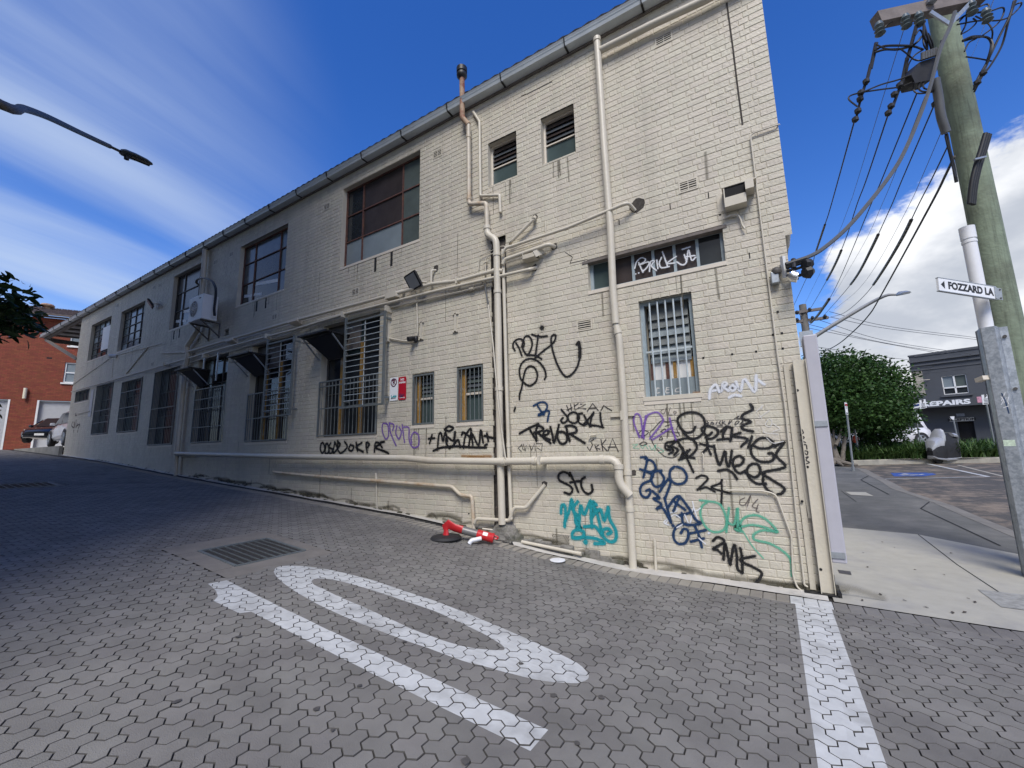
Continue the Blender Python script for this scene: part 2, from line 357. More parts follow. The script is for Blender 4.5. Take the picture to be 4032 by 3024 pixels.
M_pole = mat('green_timber_pole', (0.20, 0.245, 0.175), 0.85, var=0.18, scale=5, bump=0.6, bscale=30, col2=(0.14, 0.16, 0.115), c2at=(0.48, 0.66), streak=0.55, sscale=26)
M_pole2 = mat('grey_timber_pole', (0.15, 0.14, 0.125), 0.85, var=0.25, scale=6)
M_arm = mat('grey_crossarm', (0.19, 0.165, 0.155), 0.85, var=0.25, scale=7, bump=0.3)
M_pvc = mat('white_conduit', (0.76, 0.77, 0.79), 0.35, var=0.04)
M_cable = mat('black_cable', (0.013, 0.014, 0.017), 0.55, var=0.2)
M_gcable = mat('grey_cable', (0.10, 0.105, 0.11), 0.5, var=0.15)
M_blue = mat('navy_print', (0.02, 0.05, 0.22), 0.5, var=0.1)
M_lilac = mat('lilac_steel', (0.44, 0.435, 0.48), 0.45, var=0.05)
M_redbrick = mat('red_brick', (0.235, 0.058, 0.030), 0.8, var=0.12, scale=8, bump=0.3, island=0.16, tint=0.008)
M_redmort = mat('red_brick_mortar', (0.11, 0.045, 0.030), 0.9, var=0.2)
M_tile = mat('roof_tile', (0.090, 0.062, 0.050), 0.8, var=0.3, scale=6, island=0.2)
M_shop = mat('charcoal_render', (0.072, 0.078, 0.088), 0.7, var=0.10, scale=1.5)
M_shop2 = mat('charcoal_trim', (0.085, 0.09, 0.10), 0.6, var=0.10, scale=2)
M_shoppale = mat('pale_mottled_render', (0.36, 0.33, 0.27), 0.85, var=0.25, scale=2, col2=(0.10, 0.10, 0.10), c2at=(0.50, 0.60))
M_shadeblk = mat('shade_block_dark', (0.07, 0.068, 0.066), 0.8, var=0.1, scale=1)  # dark, so the added shading block bounces little light
M_bark = mat('grey_bark', (0.16, 0.14, 0.115), 0.9, var=0.3, scale=10, bump=0.6, bscale=20)
def leafmat(name, a, b, rough=0.45):
    m, nt, N, L, B = nodes(name); B.inputs['Roughness'].default_value = rough
    g = N.new('ShaderNodeNewGeometry'); mx = N.new('ShaderNodeMixRGB'); L.new(g.outputs['Random Per Island'], mx.inputs[0])
    mx.inputs[1].default_value = (*a, 1); mx.inputs[2].default_value = (*b, 1); L.new(mx.outputs[0], B.inputs['Base Color'])
    tr = N.new('ShaderNodeBsdfTranslucent'); L.new(mx.outputs[0], tr.inputs['Color']); ms = N.new('ShaderNodeMixShader'); ms.inputs[0].default_value = 0.18
    L.new(B.outputs[0], ms.inputs[1]); L.new(tr.outputs[0], ms.inputs[2]); L.new(ms.outputs[0], N['Material Output'].inputs['Surface']); B.inputs['Specular IOR Level'].default_value = 0.18
    return m
M_leaf = leafmat('street_tree_leaf', (0.025, 0.060, 0.018), (0.060, 0.120, 0.030))
M_bigleaf = leafmat('magnolia_leaf', (0.014, 0.034, 0.014), (0.040, 0.062, 0.022), 0.3)
M_strap = leafmat('strap_leaf', (0.035, 0.080, 0.020), (0.090, 0.150, 0.045))
def carpaint(name, col, rough=0.18):
    m, nt, N, L, B = nodes(name); B.inputs['Base Color'].default_value = (*col, 1); B.inputs['Roughness'].default_value = rough
    B.inputs['Coat Weight'].default_value = 0.8; B.inputs['Coat Roughness'].default_value = 0.05; return m
M_carblack = carpaint('black_car_paint', (0.008, 0.009, 0.014)); M_carwhite = carpaint('white_car_paint', (0.72, 0.72, 0.74)); M_cargrey = carpaint('grey_car_paint', (0.30, 0.32, 0.34))
M_carglass = glassmat('car_glass', (0.015, 0.018, 0.022), 0.04, 0.1)
M_lamp = glassmat('headlamp_glass', (0.62, 0.62, 0.58), 0.1, 0.1)
def spray(name, col, soft=0.35, dens=1.0, rough=0.55):       # flat print: soft-edged spray paint strokes
    m, nt, N, L, B = nodes(name); B.inputs['Base Color'].default_value = (*col, 1); B.inputs['Roughness'].default_value = rough
    at = N.new('ShaderNodeAttribute'); at.attribute_name = 'd'
    g = N.new('ShaderNodeNewGeometry'); n = N.new('ShaderNodeTexNoise'); n.inputs['Scale'].default_value = 90; n.inputs['Detail'].default_value = 3; L.new(g.outputs['Position'], n.inputs['Vector'])
    s = N.new('ShaderNodeMath'); s.operation = 'MULTIPLY_ADD'; L.new(n.outputs['Fac'], s.inputs[0]); s.inputs[1].default_value = 0.5; s.inputs[2].default_value = -0.25
    ad = N.new('ShaderNodeMath'); ad.operation = 'ADD'; L.new(at.outputs['Fac'], ad.inputs[0]); L.new(s.outputs[0], ad.inputs[1])
    mr = N.new('ShaderNodeMapRange'); mr.interpolation_type = 'SMOOTHSTEP'; mr.inputs['From Min'].default_value = 1.0; mr.inputs['From Max'].default_value = 1.0-soft
    mr.inputs['To Max'].default_value = dens; L.new(ad.outputs[0], mr.inputs['Value'])
    tr = N.new('ShaderNodeBsdfTransparent'); ms = N.new('ShaderNodeMixShader'); L.new(mr.outputs[0], ms.inputs[0]); L.new(tr.outputs[0], ms.inputs[1]); L.new(B.outputs[0], ms.inputs[2])
    L.new(ms.outputs[0], N['Material Output'].inputs['Surface']); return m
S_black = spray('black_spray', (0.014, 0.014, 0.015), 0.40, 0.97); S_marker = spray('black_marker', (0.035, 0.032, 0.032), 0.2, 0.9)
S_blue = spray('navy_spray', (0.012, 0.045, 0.12), 0.45, 0.95); S_teal = spray('teal_spray', (0.015, 0.34, 0.38), 0.4, 0.9)
S_green = spray('mint_spray', (0.11, 0.47, 0.32), 0.75, 0.75); S_purple = spray('purple_spray', (0.20, 0.10, 0.42), 0.65, 0.75); S_white = spray('white_spray', (0.78, 0.80, 0.84), 0.7, 0.85)
S_whitem = spray('white_marker', (0.75, 0.73, 0.70), 0.3, 0.7); S_grey = spray('faded_marker', (0.12, 0.10, 0.09), 0.4, 0.8)
#PART2
# ------------------------------------------------------------------ the long painted brick building
XL, XR, XT, ZTOP = -26.2, 0.355, 0.425, 8.02
ZC = float(wp(*CS(160, 270))[2])
FB = thing('factory_building', (-13, 0, 0), 'long two storey cream painted brick building with barred windows, pipes and graffiti along the lane', 'building')
def rect(tl, tr, br, bl):
    q = [wp(*p) for p in (tl, tr, br, bl)]
    return [(q[0][0]+q[3][0])/2, (q[1][0]+q[2][0])/2, (q[3][2]+q[2][2])/2, (q[0][2]+q[1][2])/2]
U1 = rect((1354, 744.5), (1653, 589), (1651, 940), (1335, 1058))
U2 = rect(C2(585, 95), C2(886, -12), C2(858, 395), C2(540, 510))
U3 = rect(C1(1255, 170), (802, 1029), (774, 1262), C1(1235, 550))
U4 = rect(C1(880, 420), C1(1050, 345), C1(1025, 650), C1(850, 710))
U5 = rect(C1(668, 515), C1(810, 450), C1(775, 735), C1(632, 775))
U6 = rect(K5(612, 738), K5(915, 590), K5(932, 1078), K5(614, 1200))
U7 = rect(K5(1187, 465), K5(1543, 290), K5(1565, 822), K5(1196, 962))
M1 = rect(CB(22, 460), CB(1122, 185), CB(1160, 470), CB(42, 715))
M2 = rect(KB(42, 265), KB(668, 145), KB(776, 1400), KB(118, 1440))
L6 = rect(C4(1005, 650), C4(1208, 620), C4(1205, 1115), C4(992, 1128))
L7 = rect(C4(1418, 580), C4(1662, 548), C4(1668, 1090), C4(1414, 1100))
L5 = rect(C4(170, 205), C4(703, 65), C4(672, 1215), C4(118, 1240))
L4 = rect(KM(1075, 350), KM(1550, 210), KM(1475, 1465), KM(970, 1485))
L3 = rect(KM(450, 520), KM(795, 400), KM(690, 1485), KM(320, 1500))
L2 = rect(KL(1000, 755), KL(1250, 690), KL(1170, 1532), KL(915, 1540))
L1 = rect(KL(655, 860), KL(865, 815), KL(800, 1390), KL(590, 1405))
L0 = rect(KL(385, 905), KL(555, 865), KL(495, 1412), KL(325, 1430))
LM = rect(KL(158, 970), KL(300, 935), KL(290, 1058), KL(146, 1088))
chx0, chx1 = float(wp(*C6(487, 900))[0]), float(wp(*C6(614, 900))[0])
CH = [chx0, chx1, -0.3, float(wp(*C6(560, 270))[2])]
OPEN = [U1, U2, U3, U4, U5, U6, U7, M1, M2, L6, L7, L5, L4, L3, L2, L1, L0, LM]
# mortar face with the openings cut out
def wall_with_holes(x0, x1, z0, z1, holes, y):
    xs = sorted({x0, x1, *[h[i] for h in holes for i in (0, 1)]}); zs = sorted({z0, z1, *[min(max(h[i], z0), z1) for h in holes for i in (2, 3)]})
    mb = MB()
    for i in range(len(xs)-1):
        xm = (xs[i]+xs[i+1])/2; run = None
        for j in range(len(zs)-1):
            zm = (zs[j]+zs[j+1])/2
            inside = any(h[0] < xm < h[1] and h[2] < zm < h[3] for h in holes)
            if not inside and run is None: run = zs[j]
            if (inside or j == len(zs)-2) and run is not None:
                ze = zs[j] if inside else zs[j+1]
                mb.add([(xs[i], y, run), (xs[i+1], y, run), (xs[i+1], y, ze), (xs[i], y, ze)], [(0, 1, 2, 3)]); run = None
    return mb
mb = wall_with_holes(XL, XR, -0.3, ZTOP, OPEN+[CH], 0.0050)
mb.add([(XR, 0.0050, ZC), (XT, 0.0050, ZC), (XT, 0.0050, ZTOP), (XR, 0.0050, ZTOP)], [(0, 1, 2, 3)])
mb.build('mortar_face', M_mortar, FB, fix=False)
for h in OPEN:
    mb = MB(); a, b, c, d = h; y0, y1 = 0.002, 0.26
    mb.add([(a, y0, c), (a, y1, c), (a, y1, d), (a, y0, d)], [(0, 1, 2, 3)]); mb.add([(b, y0, c), (b, y1, c), (b, y1, d), (b, y0, d)], [(3, 2, 1, 0)])
    mb.add([(a, y0, d), (b, y0, d), (b, y1, d), (a, y1, d)], [(0, 1, 2, 3)]); mb.add([(a, y0, c), (b, y0, c), (b, y1, c), (a, y1, c)], [(3, 2, 1, 0)]); mb.build('window_reveal', M_render, FB, fix=False)
mb = MB(); a, b, c, d = CH
for k in range(46):
    z0 = c+(d-c)*k/46; z1 = c+(d-c)*(k+1)/46; e0 = a-0.02; e1 = b+0.02; yb = 0.05+random.uniform(0, 0.03)
    mb.box(e0, e1, yb, 0.2, z0, z1)
mb.box(a-0.04, a, 0.008, 0.2, c, d); mb.box(b, b+0.04, 0.008, 0.2, c, d)
mb.build('raw_brick_chase', M_chase, FB)
# other sides and roof
mb = MB(); mb.box(XL, XL+0.2, 0.22, 11, -0.3, ZTOP); mb.box(XR-0.2, XR, 0.012, 11, -0.3, ZTOP); mb.box(XL, XR, 10.8, 11, -0.3, ZTOP); mb.box(XL+.2, XR-.2, 0.27, 0.3, -0.2, ZTOP)
mb.build('side_wall', M_render, FB)
mb = MB(); prof = []
for k in range(7):
    t = k/6; ang = t*math.pi/2; prof.append((XR+0.07*math.sin(ang), ZC+0.10*(1-math.cos(ang))))
poly = [(XR-0.02, 0.004, ZC)]+[(x, 0.004, z) for x, z in prof]+[(XT, 0.004, ZC+0.16), (XR-0.02, 0.004, ZC+0.16)]
mb.prism(poly, (0, 0.5, 0)); mb.box(XR-0.01, XT, 0.012, 11, ZC+0.16, ZTOP); mb.build('corbel', M_render, FB)
mb = MB(); s = MB()
for k in range(150):
    x0 = -32.3+k*0.2185; x1 = x0+0.109; mb.add([(x0, -0.12, 8.06), (x1, -0.12, 8.085), (x1, 11, 9.0), (x0, 11, 8.975)], [(0, 1, 2, 3)])
    mb.add([(x1, -0.12, 8.085), (x0+.2185, -0.12, 8.06), (x0+.2185, 11, 8.975), (x1, 11, 9.0)], [(0, 1, 2, 3)])
mb.build('roof', M_roof, FB, fix=False)
# gutter: quad profile with a ribbed face, along the whole eave and past the far end
gz0 = 7.93
gx1 = 0.62
prof = [(-0.03, gz0-0.10), (-0.17, gz0-0.10), (-0.185, gz0-0.06), (-0.175, gz0-0.05), (-0.19, gz0-0.03), (-0.18, gz0-0.015), (-0.20, gz0+0.02), (-0.188, gz0+0.02), (-0.165, gz0-0.06), (-0.04, gz0-0.085)]
GU = MB().loft([[(-32.35, y, z) for y, z in prof], [(gx1, y, z) for y, z in prof]]).build('gutter', M_gutter, FB)
mb = MB(); mb.box(-32.3, gx1, -0.03, 0.02, gz0-0.14, gz0+0.12); mb.build('fascia', M_timber, FB)
for i in range(28):
    x = 0.2-i*1.2
    b = MB(); b.beam((x, -0.205, gz0+0.03), (x, -0.19, gz0-0.055), 0.03, 0.012, (1, 0, 0)); b.beam((x, -0.19, gz0-0.055), (x, -0.165, gz0-0.112), 0.03, 0.012, (1, 0, 0)); b.beam((x, -0.165, gz0-0.112), (x, 0.0, gz0-0.112), 0.03, 0.012, (0, 0, 1))
    b.build('gutter_bracket', M_black, GU)
# far end porch under the run-on roof
b = MB()
for yy in (0.05, 1.6, 3.2): b.beam((-32.2, yy, 7.82), (XL, yy, 7.82), 0.10, 0.20)
for k in range(6): b.beam((-32.0+k*1.1, 0.0, 7.97), (-32.0+k*1.1, 5, 8.35), 0.05, 0.10)
b.beam((-32.1, 0.02, 7.72), (XL, 0.02, 5.9), 0.09, 0.12); b.beam((-32.2, 0.03, 7.75), (-32.2, 5, 7.75), 0.08, 0.22)
b.build('porch_beam', M_timber, FB)
# bricks
CO, SM, HM = 0.0861, 0.2316, 0.1158
bricks = []
nrow = int((ZTOP+0.25)/CO)
def subtract(pcs, h):
    out = []
    for a, b, c, d in pcs:
        if b <= h[0] or a >= h[1] or d <= h[2] or c >= h[3]: out.append((a, b, c, d)); continue
        if a < h[0]: out.append((a, h[0], c, d))
        if b > h[1]: out.append((h[1], b, c, d))
        lo, hi = max(a, h[0]), min(b, h[1])
        if c < h[2]: out.append((lo, hi, c, h[2]))
        if d > h[3]: out.append((lo, hi, h[3], d))
    return out
VENTS = []
def vrect(tl, br, w=None): a, b = wp(*tl), wp(*br); return [a[0], b[0], b[2], a[2]]
for nm, tl, br in (('a', CA(522, 285), CA(632, 285)), ('b', CA(697, 1345), CA(815, 1345)), ('c', C5(14, 840), C5(80, 840)), ('d', C6(1190, 995), C6(1303, 995)),
                   ('e', K8(410, 752), K8(490, 752)), ('f', C3(160, 650), C3(202, 650)), ('g', C2(783, 577), C2(812, 577)), ('h', C2(475, 676), C2(501, 676)),
                   ('i', C2(505, 168), C2(527, 168)), ('j', C2(402, 221), C2(420, 221)), ('k', C1(1634, 566), C1(1662, 566)), ('l', C1(1435, 628), C1(1456, 628)),
                   ('m', C1(1150, 228), C1(1173, 228)), ('n', C1(1110, 243), C1(1128, 243)), ('o', C1(845, 377), C1(861, 377)), ('q', C1(1095, 800), C1(1116, 800))):
    a, b = wp(*tl), wp(*br); zc = (a[2]+b[2])/2; xm = (a[0]+b[0])/2; VENTS.append([xm-0.118, xm+0.118, zc-0.082, zc+0.082])
vm_ = wp(*C7(1052, 1318)); MESHV = [vm_[0]-0.13, vm_[0]+0.13, vm_[2]-0.10, vm_[2]+0.10]
HOLES = OPEN+VENTS+[MESHV]
full = []; part = []
for r in range(nrow):
    z0 = -0.24+r*CO; z1 = z0+CO-0.010; zm = (z0+z1)/2
    xr = XT if zm > ZC+0.16 else XR
    x = xr; first = True
    jag0, jag1 = chx0+random.uniform(-0.035, 0.02), chx1+random.uniform(-0.02, 0.045)
    while x > XL+0.05:
        if r % 2 == 0: m = SM if not (first and r % 4 == 0) else SM
        else: m = HM if random.random() < 0.52 else SM
        if first and r % 2: m = SM*0.75
        first = False
        xa = max(x-m+0.010, XL); xb = x; x -= m
        if z1 < float(gz(xb, 0))-0.06 or xb-xa < 0.03: continue
        pc = [(xa, xb, z0, z1)]
        for h in HOLES: pc = subtract(pc, h)
        if zm < CH[3]: pc = subtract(pc, [jag0, jag1, -1, CH[3]+0.05])
        if len(pc) == 1 and pc[0] == (xa, xb, z0, z1) and (abs(m-SM) < 1e-6 or abs(m-HM) < 1e-6): full.append((xa, xb, z0, z1))
        else: part += [p for p in pc if p[1]-p[0] > 0.012 and p[3]-p[2] > 0.008]
full = np.array(full); cxz = np.stack([(full[:, 0]+full[:, 1])/2, np.zeros(len(full)), (full[:, 2]+full[:, 3])/2], 1)
d = cxz-EYE; dist = np.linalg.norm(d, axis=1); dep = d@AF; pxx = 2016+FPX*(d@AR)/dep; pyy = 1512-FPX*(d@AU)/dep
area = np.where((dep > 0) & (pxx > 30) & (pxx < 4000) & (pyy > 30) & (pyy < 3000), (full[:, 1]-full[:, 0])/dist**3*5.6, 0)
order = np.argsort(-area); big = set(order[:300].tolist())
def brick_geo(xa, xb, za, zb, y, e=0.0045):
    yb = 0.03; yf = y; ys = y+0.0030
    V = [(xa+e, yf, za+e), (xb-e, yf, za+e), (xb-e, yf, zb-e), (xa+e, yf, zb-e), (xa, ys, za), (xb, ys, za), (xb, ys, zb), (xa, ys, zb), (xa, yb, za), (xb, yb, za), (xb, yb, zb), (xa, yb, zb)]
    F = [(0, 1, 2, 3), (4, 5, 1, 0), (5, 6, 2, 1), (6, 7, 3, 2), (7, 4, 0, 3), (8, 9, 5, 4), (9, 10, 6, 5), (10, 11, 7, 6), (11, 8, 4, 7)]
    return V, F
BM = {}
for nm, L_ in (('s', SM), ('h', HM)):
    V, F = brick_geo(-(L_-0.01)/2, (L_-0.01)/2, -(CO-0.01)/2, (CO-0.01)/2, 0.0); BM[nm] = npmesh('brick', V, F, M_brick)
FBL = np.array(FB.location)
for i in order[:300]:
    xa, xb, za, zb = full[i]
    link('brick', BM['s' if xb-xa > 0.15 else 'h'], FB, np.array(((xa+xb)/2, random.uniform(-0.001, 0.001), (za+zb)/2))-FBL)
allr = [tuple(full[i]) for i in range(len(full)) if i not in big]+part
VV = []; FF = []
for k, (xa, xb, za, zb) in enumerate(allr):
    w, h = xb-xa, zb-za; e = min(0.0045, w*0.3, h*0.3)
    V, F = brick_geo(xa+random.uniform(0, .002), xb-random.uniform(0, .002), za, zb, random.uniform(-0.0012, 0.0012), e); VV += V; FF += [tuple(i+12*k for i in f) for f in F]
me = npmesh('brick_field', np.array(VV)-FBL, np.array(FF), M_brick); tag(link('brick_field', me, FB), kind='stuff')

# ---- windows
def window(h, name='window', vb=(), hb=(), frame=M_fdark, glass=None, y=0.13, t=0.035, sill=True, label=None, hbcols=None):
    a, b, c, d = h; w, ht = b-a, d-c
    f = MB(); f.box(a, a+t, y-0.02, y+0.03, c, d); f.box(b-t, b, y-0.02, y+0.03, c, d); f.box(a+t, b-t, y-0.02, y+0.03, c, c+t); f.box(a+t, b-t, y-0.02, y+0.03, d-t, d)
    vx = [a]+[a+w*v for v in vb]+[b]; hz = [d]+[d-ht*v for v in hb]+[c]
    for v in vx[1:-1]: f.box(v-t*0.4, v+t*0.4, y-0.018, y+0.028, c+t, d-t)
    for i in range(len(vx)-1):
        xa, xb = vx[i]+(t if i == 0 else t*0.4), vx[i+1]-(t if i == len(vx)-2 else t*0.4)
        for z in hz[1:-1]: f.box(xa, xb, y-0.015, y+0.025, z-t*0.35, z+t*0.35)
    W = f.build(name, frame, FB, label)
    for i in range(len(vx)-1):
        for j in range(len(hz)-1):
            g = glass(i, j) if callable(glass) else (glass or G_dark)
            if g is None: continue
            p = MB(); yy = y+0.008+random.uniform(-0.003, 0.003); tl = random.uniform(-0.003, 0.003)
            p.add([(vx[i], yy, hz[j+1]), (vx[i+1], yy+tl, hz[j+1]), (vx[i+1], yy+tl, hz[j]), (vx[i], yy, hz[j])], [(0, 1, 2, 3)])
            p.build('pane', g, W, fix=False)
    if sill:
        s = MB(); s.add([(a-0.012, -0.008, c-0.055), (b+0.008, -0.008, c-0.055), (b+0.008, -0.008, c-0.003), (a-0.012, -0.008, c-0.003), (a-0.0, y-0.02, c+0.014), (b, y-0.02, c+0.014), (a-0.012, 0.01, c-0.055), (b+0.008, 0.01, c-0.055)],
                         [(0, 1, 2, 3), (3, 2, 5, 4), (0, 3, 4, 6), (1, 7, 5, 2), (0, 6, 7, 1)]); s.build('sill', M_sill, W)
    return W
G1 = [[G_dark, G_dark, G_frost], [G_brown, G_brown, G_frost], [G_green, G_green, G_green]]
window(U1, vb=(.24, .755), hb=(.335, .665), frame=M_frust, glass=lambda i, j: G1[i][j], label='large upper window with rusty frame and brown and frosted panes')
W2 = window(U2, vb=(.26, .79), hb=(.30, .64), frame=M_frust, glass=lambda i, j: [[G_mid, G_mid, G_dark], [G_mid, G_brown, G_dark], [G_green, G_green, G_mid]][i][j])
W3 = window(U3, vb=(.28, .80), hb=(.33, .66), frame=M_fdark, glass=lambda i, j: [[G_mid, G_dark, G_dark], [G_brown, G_brown, G_mid], [G_dark, G_mid, G_dark]][i][j])
for W_, h in ((W2, U2), (W3, U3)):     # pale ceiling battens seen through the lower panes
    a, b, c, d = h
    m = MB(); m.add([(a+(b-a)*.30, .134, c+(d-c)*.33), (a+(b-a)*.77, .134, c+(d-c)*.25), (a+(b-a)*.77, .134, c+(d-c)*.20), (a+(b-a)*.30, .134, c+(d-c)*.28)], [(0, 1, 2, 3)])
    m.add([(a+(b-a)*.05, .134, c+(d-c)*.20), (a+(b-a)*.45, .134, c+(d-c)*.13), (a+(b-a)*.45, .134, c+(d-c)*.09), (a+(b-a)*.05, .134, c+(d-c)*.15)], [(0, 1, 2, 3)]); m.build('batten', M_white, W_, fix=False)
def g4(i, j): return random.choice([G_dark, G_mid, G_mid, G_green, G_frost]) if (i, j) != (9, 9) else None
window(U4, vb=(.25, .5, .75), hb=(.2, .4, .6, .8), glass=g4)
W5 = window(U5, vb=(.25, .5, .75), hb=(.17, .34, .51, .68, .84), glass=g4)
a, b, c, d = U5; MB().box(a+(b-a)*.48, b-.04, .10, .112, c+(d-c)*.2, c+(d-c)*.82).build('white_board', M_white, W5)
for h in (U6, U7):
    W_ = window(h, hb=(.53,), frame=M_sill, glass=lambda i, j: None if j == 0 else G_teal, t=0.03, sill=False)
    a, b, c, d = h; zt = d-(d-c)*.53
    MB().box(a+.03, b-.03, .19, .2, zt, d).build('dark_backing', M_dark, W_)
    for k in range(5):
        z = d-0.05-(k+.5)*(d-zt-.05)/5; m = MB(); m.add([(a+.03, .125, z-.055), (b-.03, .125, z-.055), (b-.03, .17, z+.05), (a+.03, .17, z+.05)], [(0, 1, 2, 3)]); m.add([(a+.03, .128, z-.055), (b-.03, .128, z-.055), (b-.03, .173, z+.05), (a+.03, .173, z+.05)], [(3, 2, 1, 0)]); m.build('louvre', G_mid if k % 2 else G_brown, W_, fix=False)
# long highlight window with blue grey mullions
a, b, c, d = M1
vx = [(float(wp(*q)[0])-a)/(b-a) for q in (KC(50, 1500), KC(290, 1520), KC(515, 1480), KC(750, 1430), KC(1005, 1380))]
WM1 = window(M1, vb=vx, frame=M_fblue, t=0.045, y=0.12, glass=lambda i, j: [G_teal, G_brown, G_brown, G_brown, G_brown, G_dark][i], label='long low window with blue grey mullions and white scrawl')
MB().box(a-.08, b+.05, -0.012, 0.10, d-0.05, d-0.012).build('lintel_edge', M_timber, WM1)
# barred louvre window
a, b, c, d = M2; W_ = window(M2, hb=(), frame=M_fblue, glass=lambda i, j: None, y=.10, t=.05, label='tall barred window with glass louvres above and white board below')
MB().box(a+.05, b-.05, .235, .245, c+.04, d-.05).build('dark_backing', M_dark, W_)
zm = c+(d-c)*.40
for k in range(6):
    z = zm+0.02+(k+.5)*(d-zm-.10)/6; hh = (d-zm)/6*.85
    m = MB(); m.add([(a+.08, .13, z-hh), (b-.08, .13, z-hh), (b-.08, .21, z+hh), (a+.08, .21, z+hh), (a+.08, .135, z-hh), (b-.08, .135, z-hh), (b-.08, .215, z+hh), (a+.08, .215, z+hh)], [(0, 1, 2, 3), (7, 6, 5, 4), (0, 4, 5, 1)]); m.build('louvre', G_frost if k in (0, 1, 3) else G_lou, W_, fix=False)
MB().box(a+.06, b-.06, .165, .175, c+.10, zm-.02).build('white_board', M_white, W_)
for t_ in (.13, .42, .56, .88): MB().box(a+(b-a)*t_-.02, a+(b-a)*t_+.02, .145, .164, c+.1, zm).build('timber_strip', M_ochre if t_ > .5 else M_frust, W_)
MB().box(a+.06, b-.06, .125, .135, c+.05, c+.28).build('lower_pane', G_frost, W_)
def bars(h, n, W_, y=-0.01, r=0.009, hz=(), m=M_barw, frame=True, ext=0.0):
    a, b, c, d = h
    if frame:
        f = MB(); t = 0.028
        f.box(a, a+t, y-.012, y+.012, c, d); f.box(b-t, b, y-.012, y+.012, c, d); f.box(a+t, b-t, y-.012, y+.012, c, c+t); f.box(a+t, b-t, y-.012, y+.012, d-t, d); f.build('grille_frame', m, W_)
    for k in range(n):
        x = a+(b-a)*(k+1)/(n+1); MB().cyl((x, y, c+.014), (x, y, d-.014), r, 6).build('bar', m, W_, smooth=True)
    for z in hz: MB().box(a+.02, b-.02, y-.004, y+.016, c+(d-c)*z-.012, c+(d-c)*z+.012).build('cross_bar', m, W_)
bars([a+.03, b-.03, c+.03, d-.02], 5, W_, y=0.045, r=0.012, hz=(.475,), frame=False)
s = MB(); s.box(a-.02, b+.02, -0.015, 0.05, c-0.005, c+0.05); s.build('sill_rail', M_pipe, W_)
for h, dk in ((L6, 0), (L7, 1)):
    a, b, c, d = h; W_ = window(h, hb=(.50,), frame=M_fdark, glass=lambda i, j: G_dark if j == 0 else G_teal, y=.14)
    MB().box(a+.05, a+(b-a)*.24, .09, .115, c+.03, d-.04).build('ochre_post', M_ochre, W_)
    MB().box(a+.03, b-.03, .10, .13, c+(d-c)*.49, c+(d-c)*.53).build('transom', M_sill, W_)
    for k in range(5):
        z = d-.1-k*.075; m = MB(); m.add([(a+(b-a)*.28, .10, z-.035), (b-.04, .10, z-.035), (b-.04, .13, z+.03), (a+(b-a)*.28, .13, z+.03)], [(0, 1, 2, 3)]); m.build('louvre', G_mid if k % 2 else G_green, W_, fix=False)
    bars([a+.01, b-.01, c+.01, d-.02], 5, W_, y=.015, r=.0065, m=M_grille)
# tall lower windows with grilles
def tallwin(h, n, hz=(.47,), top=None, lab=None, gap=0.0, hasframe=True):
    a, b, c, d = h; W_ = window(h, vb=(.33, .66), hb=(.30, .62), frame=M_fdark, glass=lambda i, j: random.choice([G_dark, G_dark, G_dark, G_teal]), y=.17, label=lab)
    top = d if top is None else top
    bars([a-.0, b+.0, c+.02, top-.01], n, W_, y=-0.02, r=0.008, hz=hz, m=M_grille)
    return W_
tallwin(L0, 11, (.23, .47)); tallwin(L1, 12, (.27, .47, .78)); tallwin(L2, 15, (.22, .48)); 
def topz(p): return float(wp(*p)[2])
W3b = tallwin(L3, 16, (.28, .62, .8), topz(KM(560, 828))); W4 = tallwin(L4, 15, (.47,), topz(KM(1120, 895))); WL5 = tallwin(L5, 15, (.5, .9), topz(C4(420, 675)), lab='tall lower window behind sliding cage of bars')
def cage(W_, tl, tr, br, bl, nh, nv, y=-0.16):
    q = [hit(*p, (0, y, 0), (0, 1, 0)) for p in (tl, tr, br, bl)]
    a, b, c, d = (q[0][0]+q[3][0])/2, (q[1][0]+q[2][0])/2, (q[3][2]+q[2][2])/2, (q[0][2]+q[1][2])/2
    f = MB(); f.box(a-.02, a+.02, y-.02, y+.02, c, d+.12); f.box(b-.02, b+.02, y-.02, y+.02, c, d+.05); f.box(a+.02, b-.02, y-.018, y+.018, d-.03, d); f.box(a-.08, b+.03, y-.025, y+.022, c-.03, c)
    for x in (a, b):
        f.box(x-.015, x+.015, y+.02, -0.005, d-.1, d-.06); f.box(x-.015, x+.015, y+.02, -0.005, c+.1, c+.14)
    f.build('cage_frame', M_grille, W_)
    for k in range(nh):
        z = c+(d-c)*(k+1)/(nh+1); MB().cyl((a, y, z), (b, y, z), .008, 6).build('cage_bar', M_barw, W_, smooth=True)
    for k in range(nv): x = a+(b-a)*(k+1)/(nv+1); MB().cyl((x, y+.012, c), (x, y+.012, d), .009, 6).build('cage_upright', M_barw, W_, smooth=True)
    return a, b, c, d
q5 = cage(WL5, C4(382, 170), C4(750, 85), C4(728, 918), C4(360, 955), 14, 1)
q4 = cage(W4, KM(1252, 300), KM(1575, 250), KM(1500, 1155), KM(1190, 1168), 13, 1)
for W_, h, q in ((WL5, L5, q5), (W4, W4 and L4, q4)):
    a, b, c, d = h; MB().box(a+.05, a+(b-a)*.3, .14, .16, d-.42, d-.05).build('board', M_fdark, W_); MB().box(a+(b-a)*.34, a+(b-a)*.60, .12, .155, d-.62, d-.04).build('brown_board', M_ochre if False else M_timber, W_)
    for t_ in (.30, .64): MB().box(a+(b-a)*t_-.03, a+(b-a)*t_+.03, .11, .16, c+.05, d-.5).build('ochre_post', M_ochre, W_)
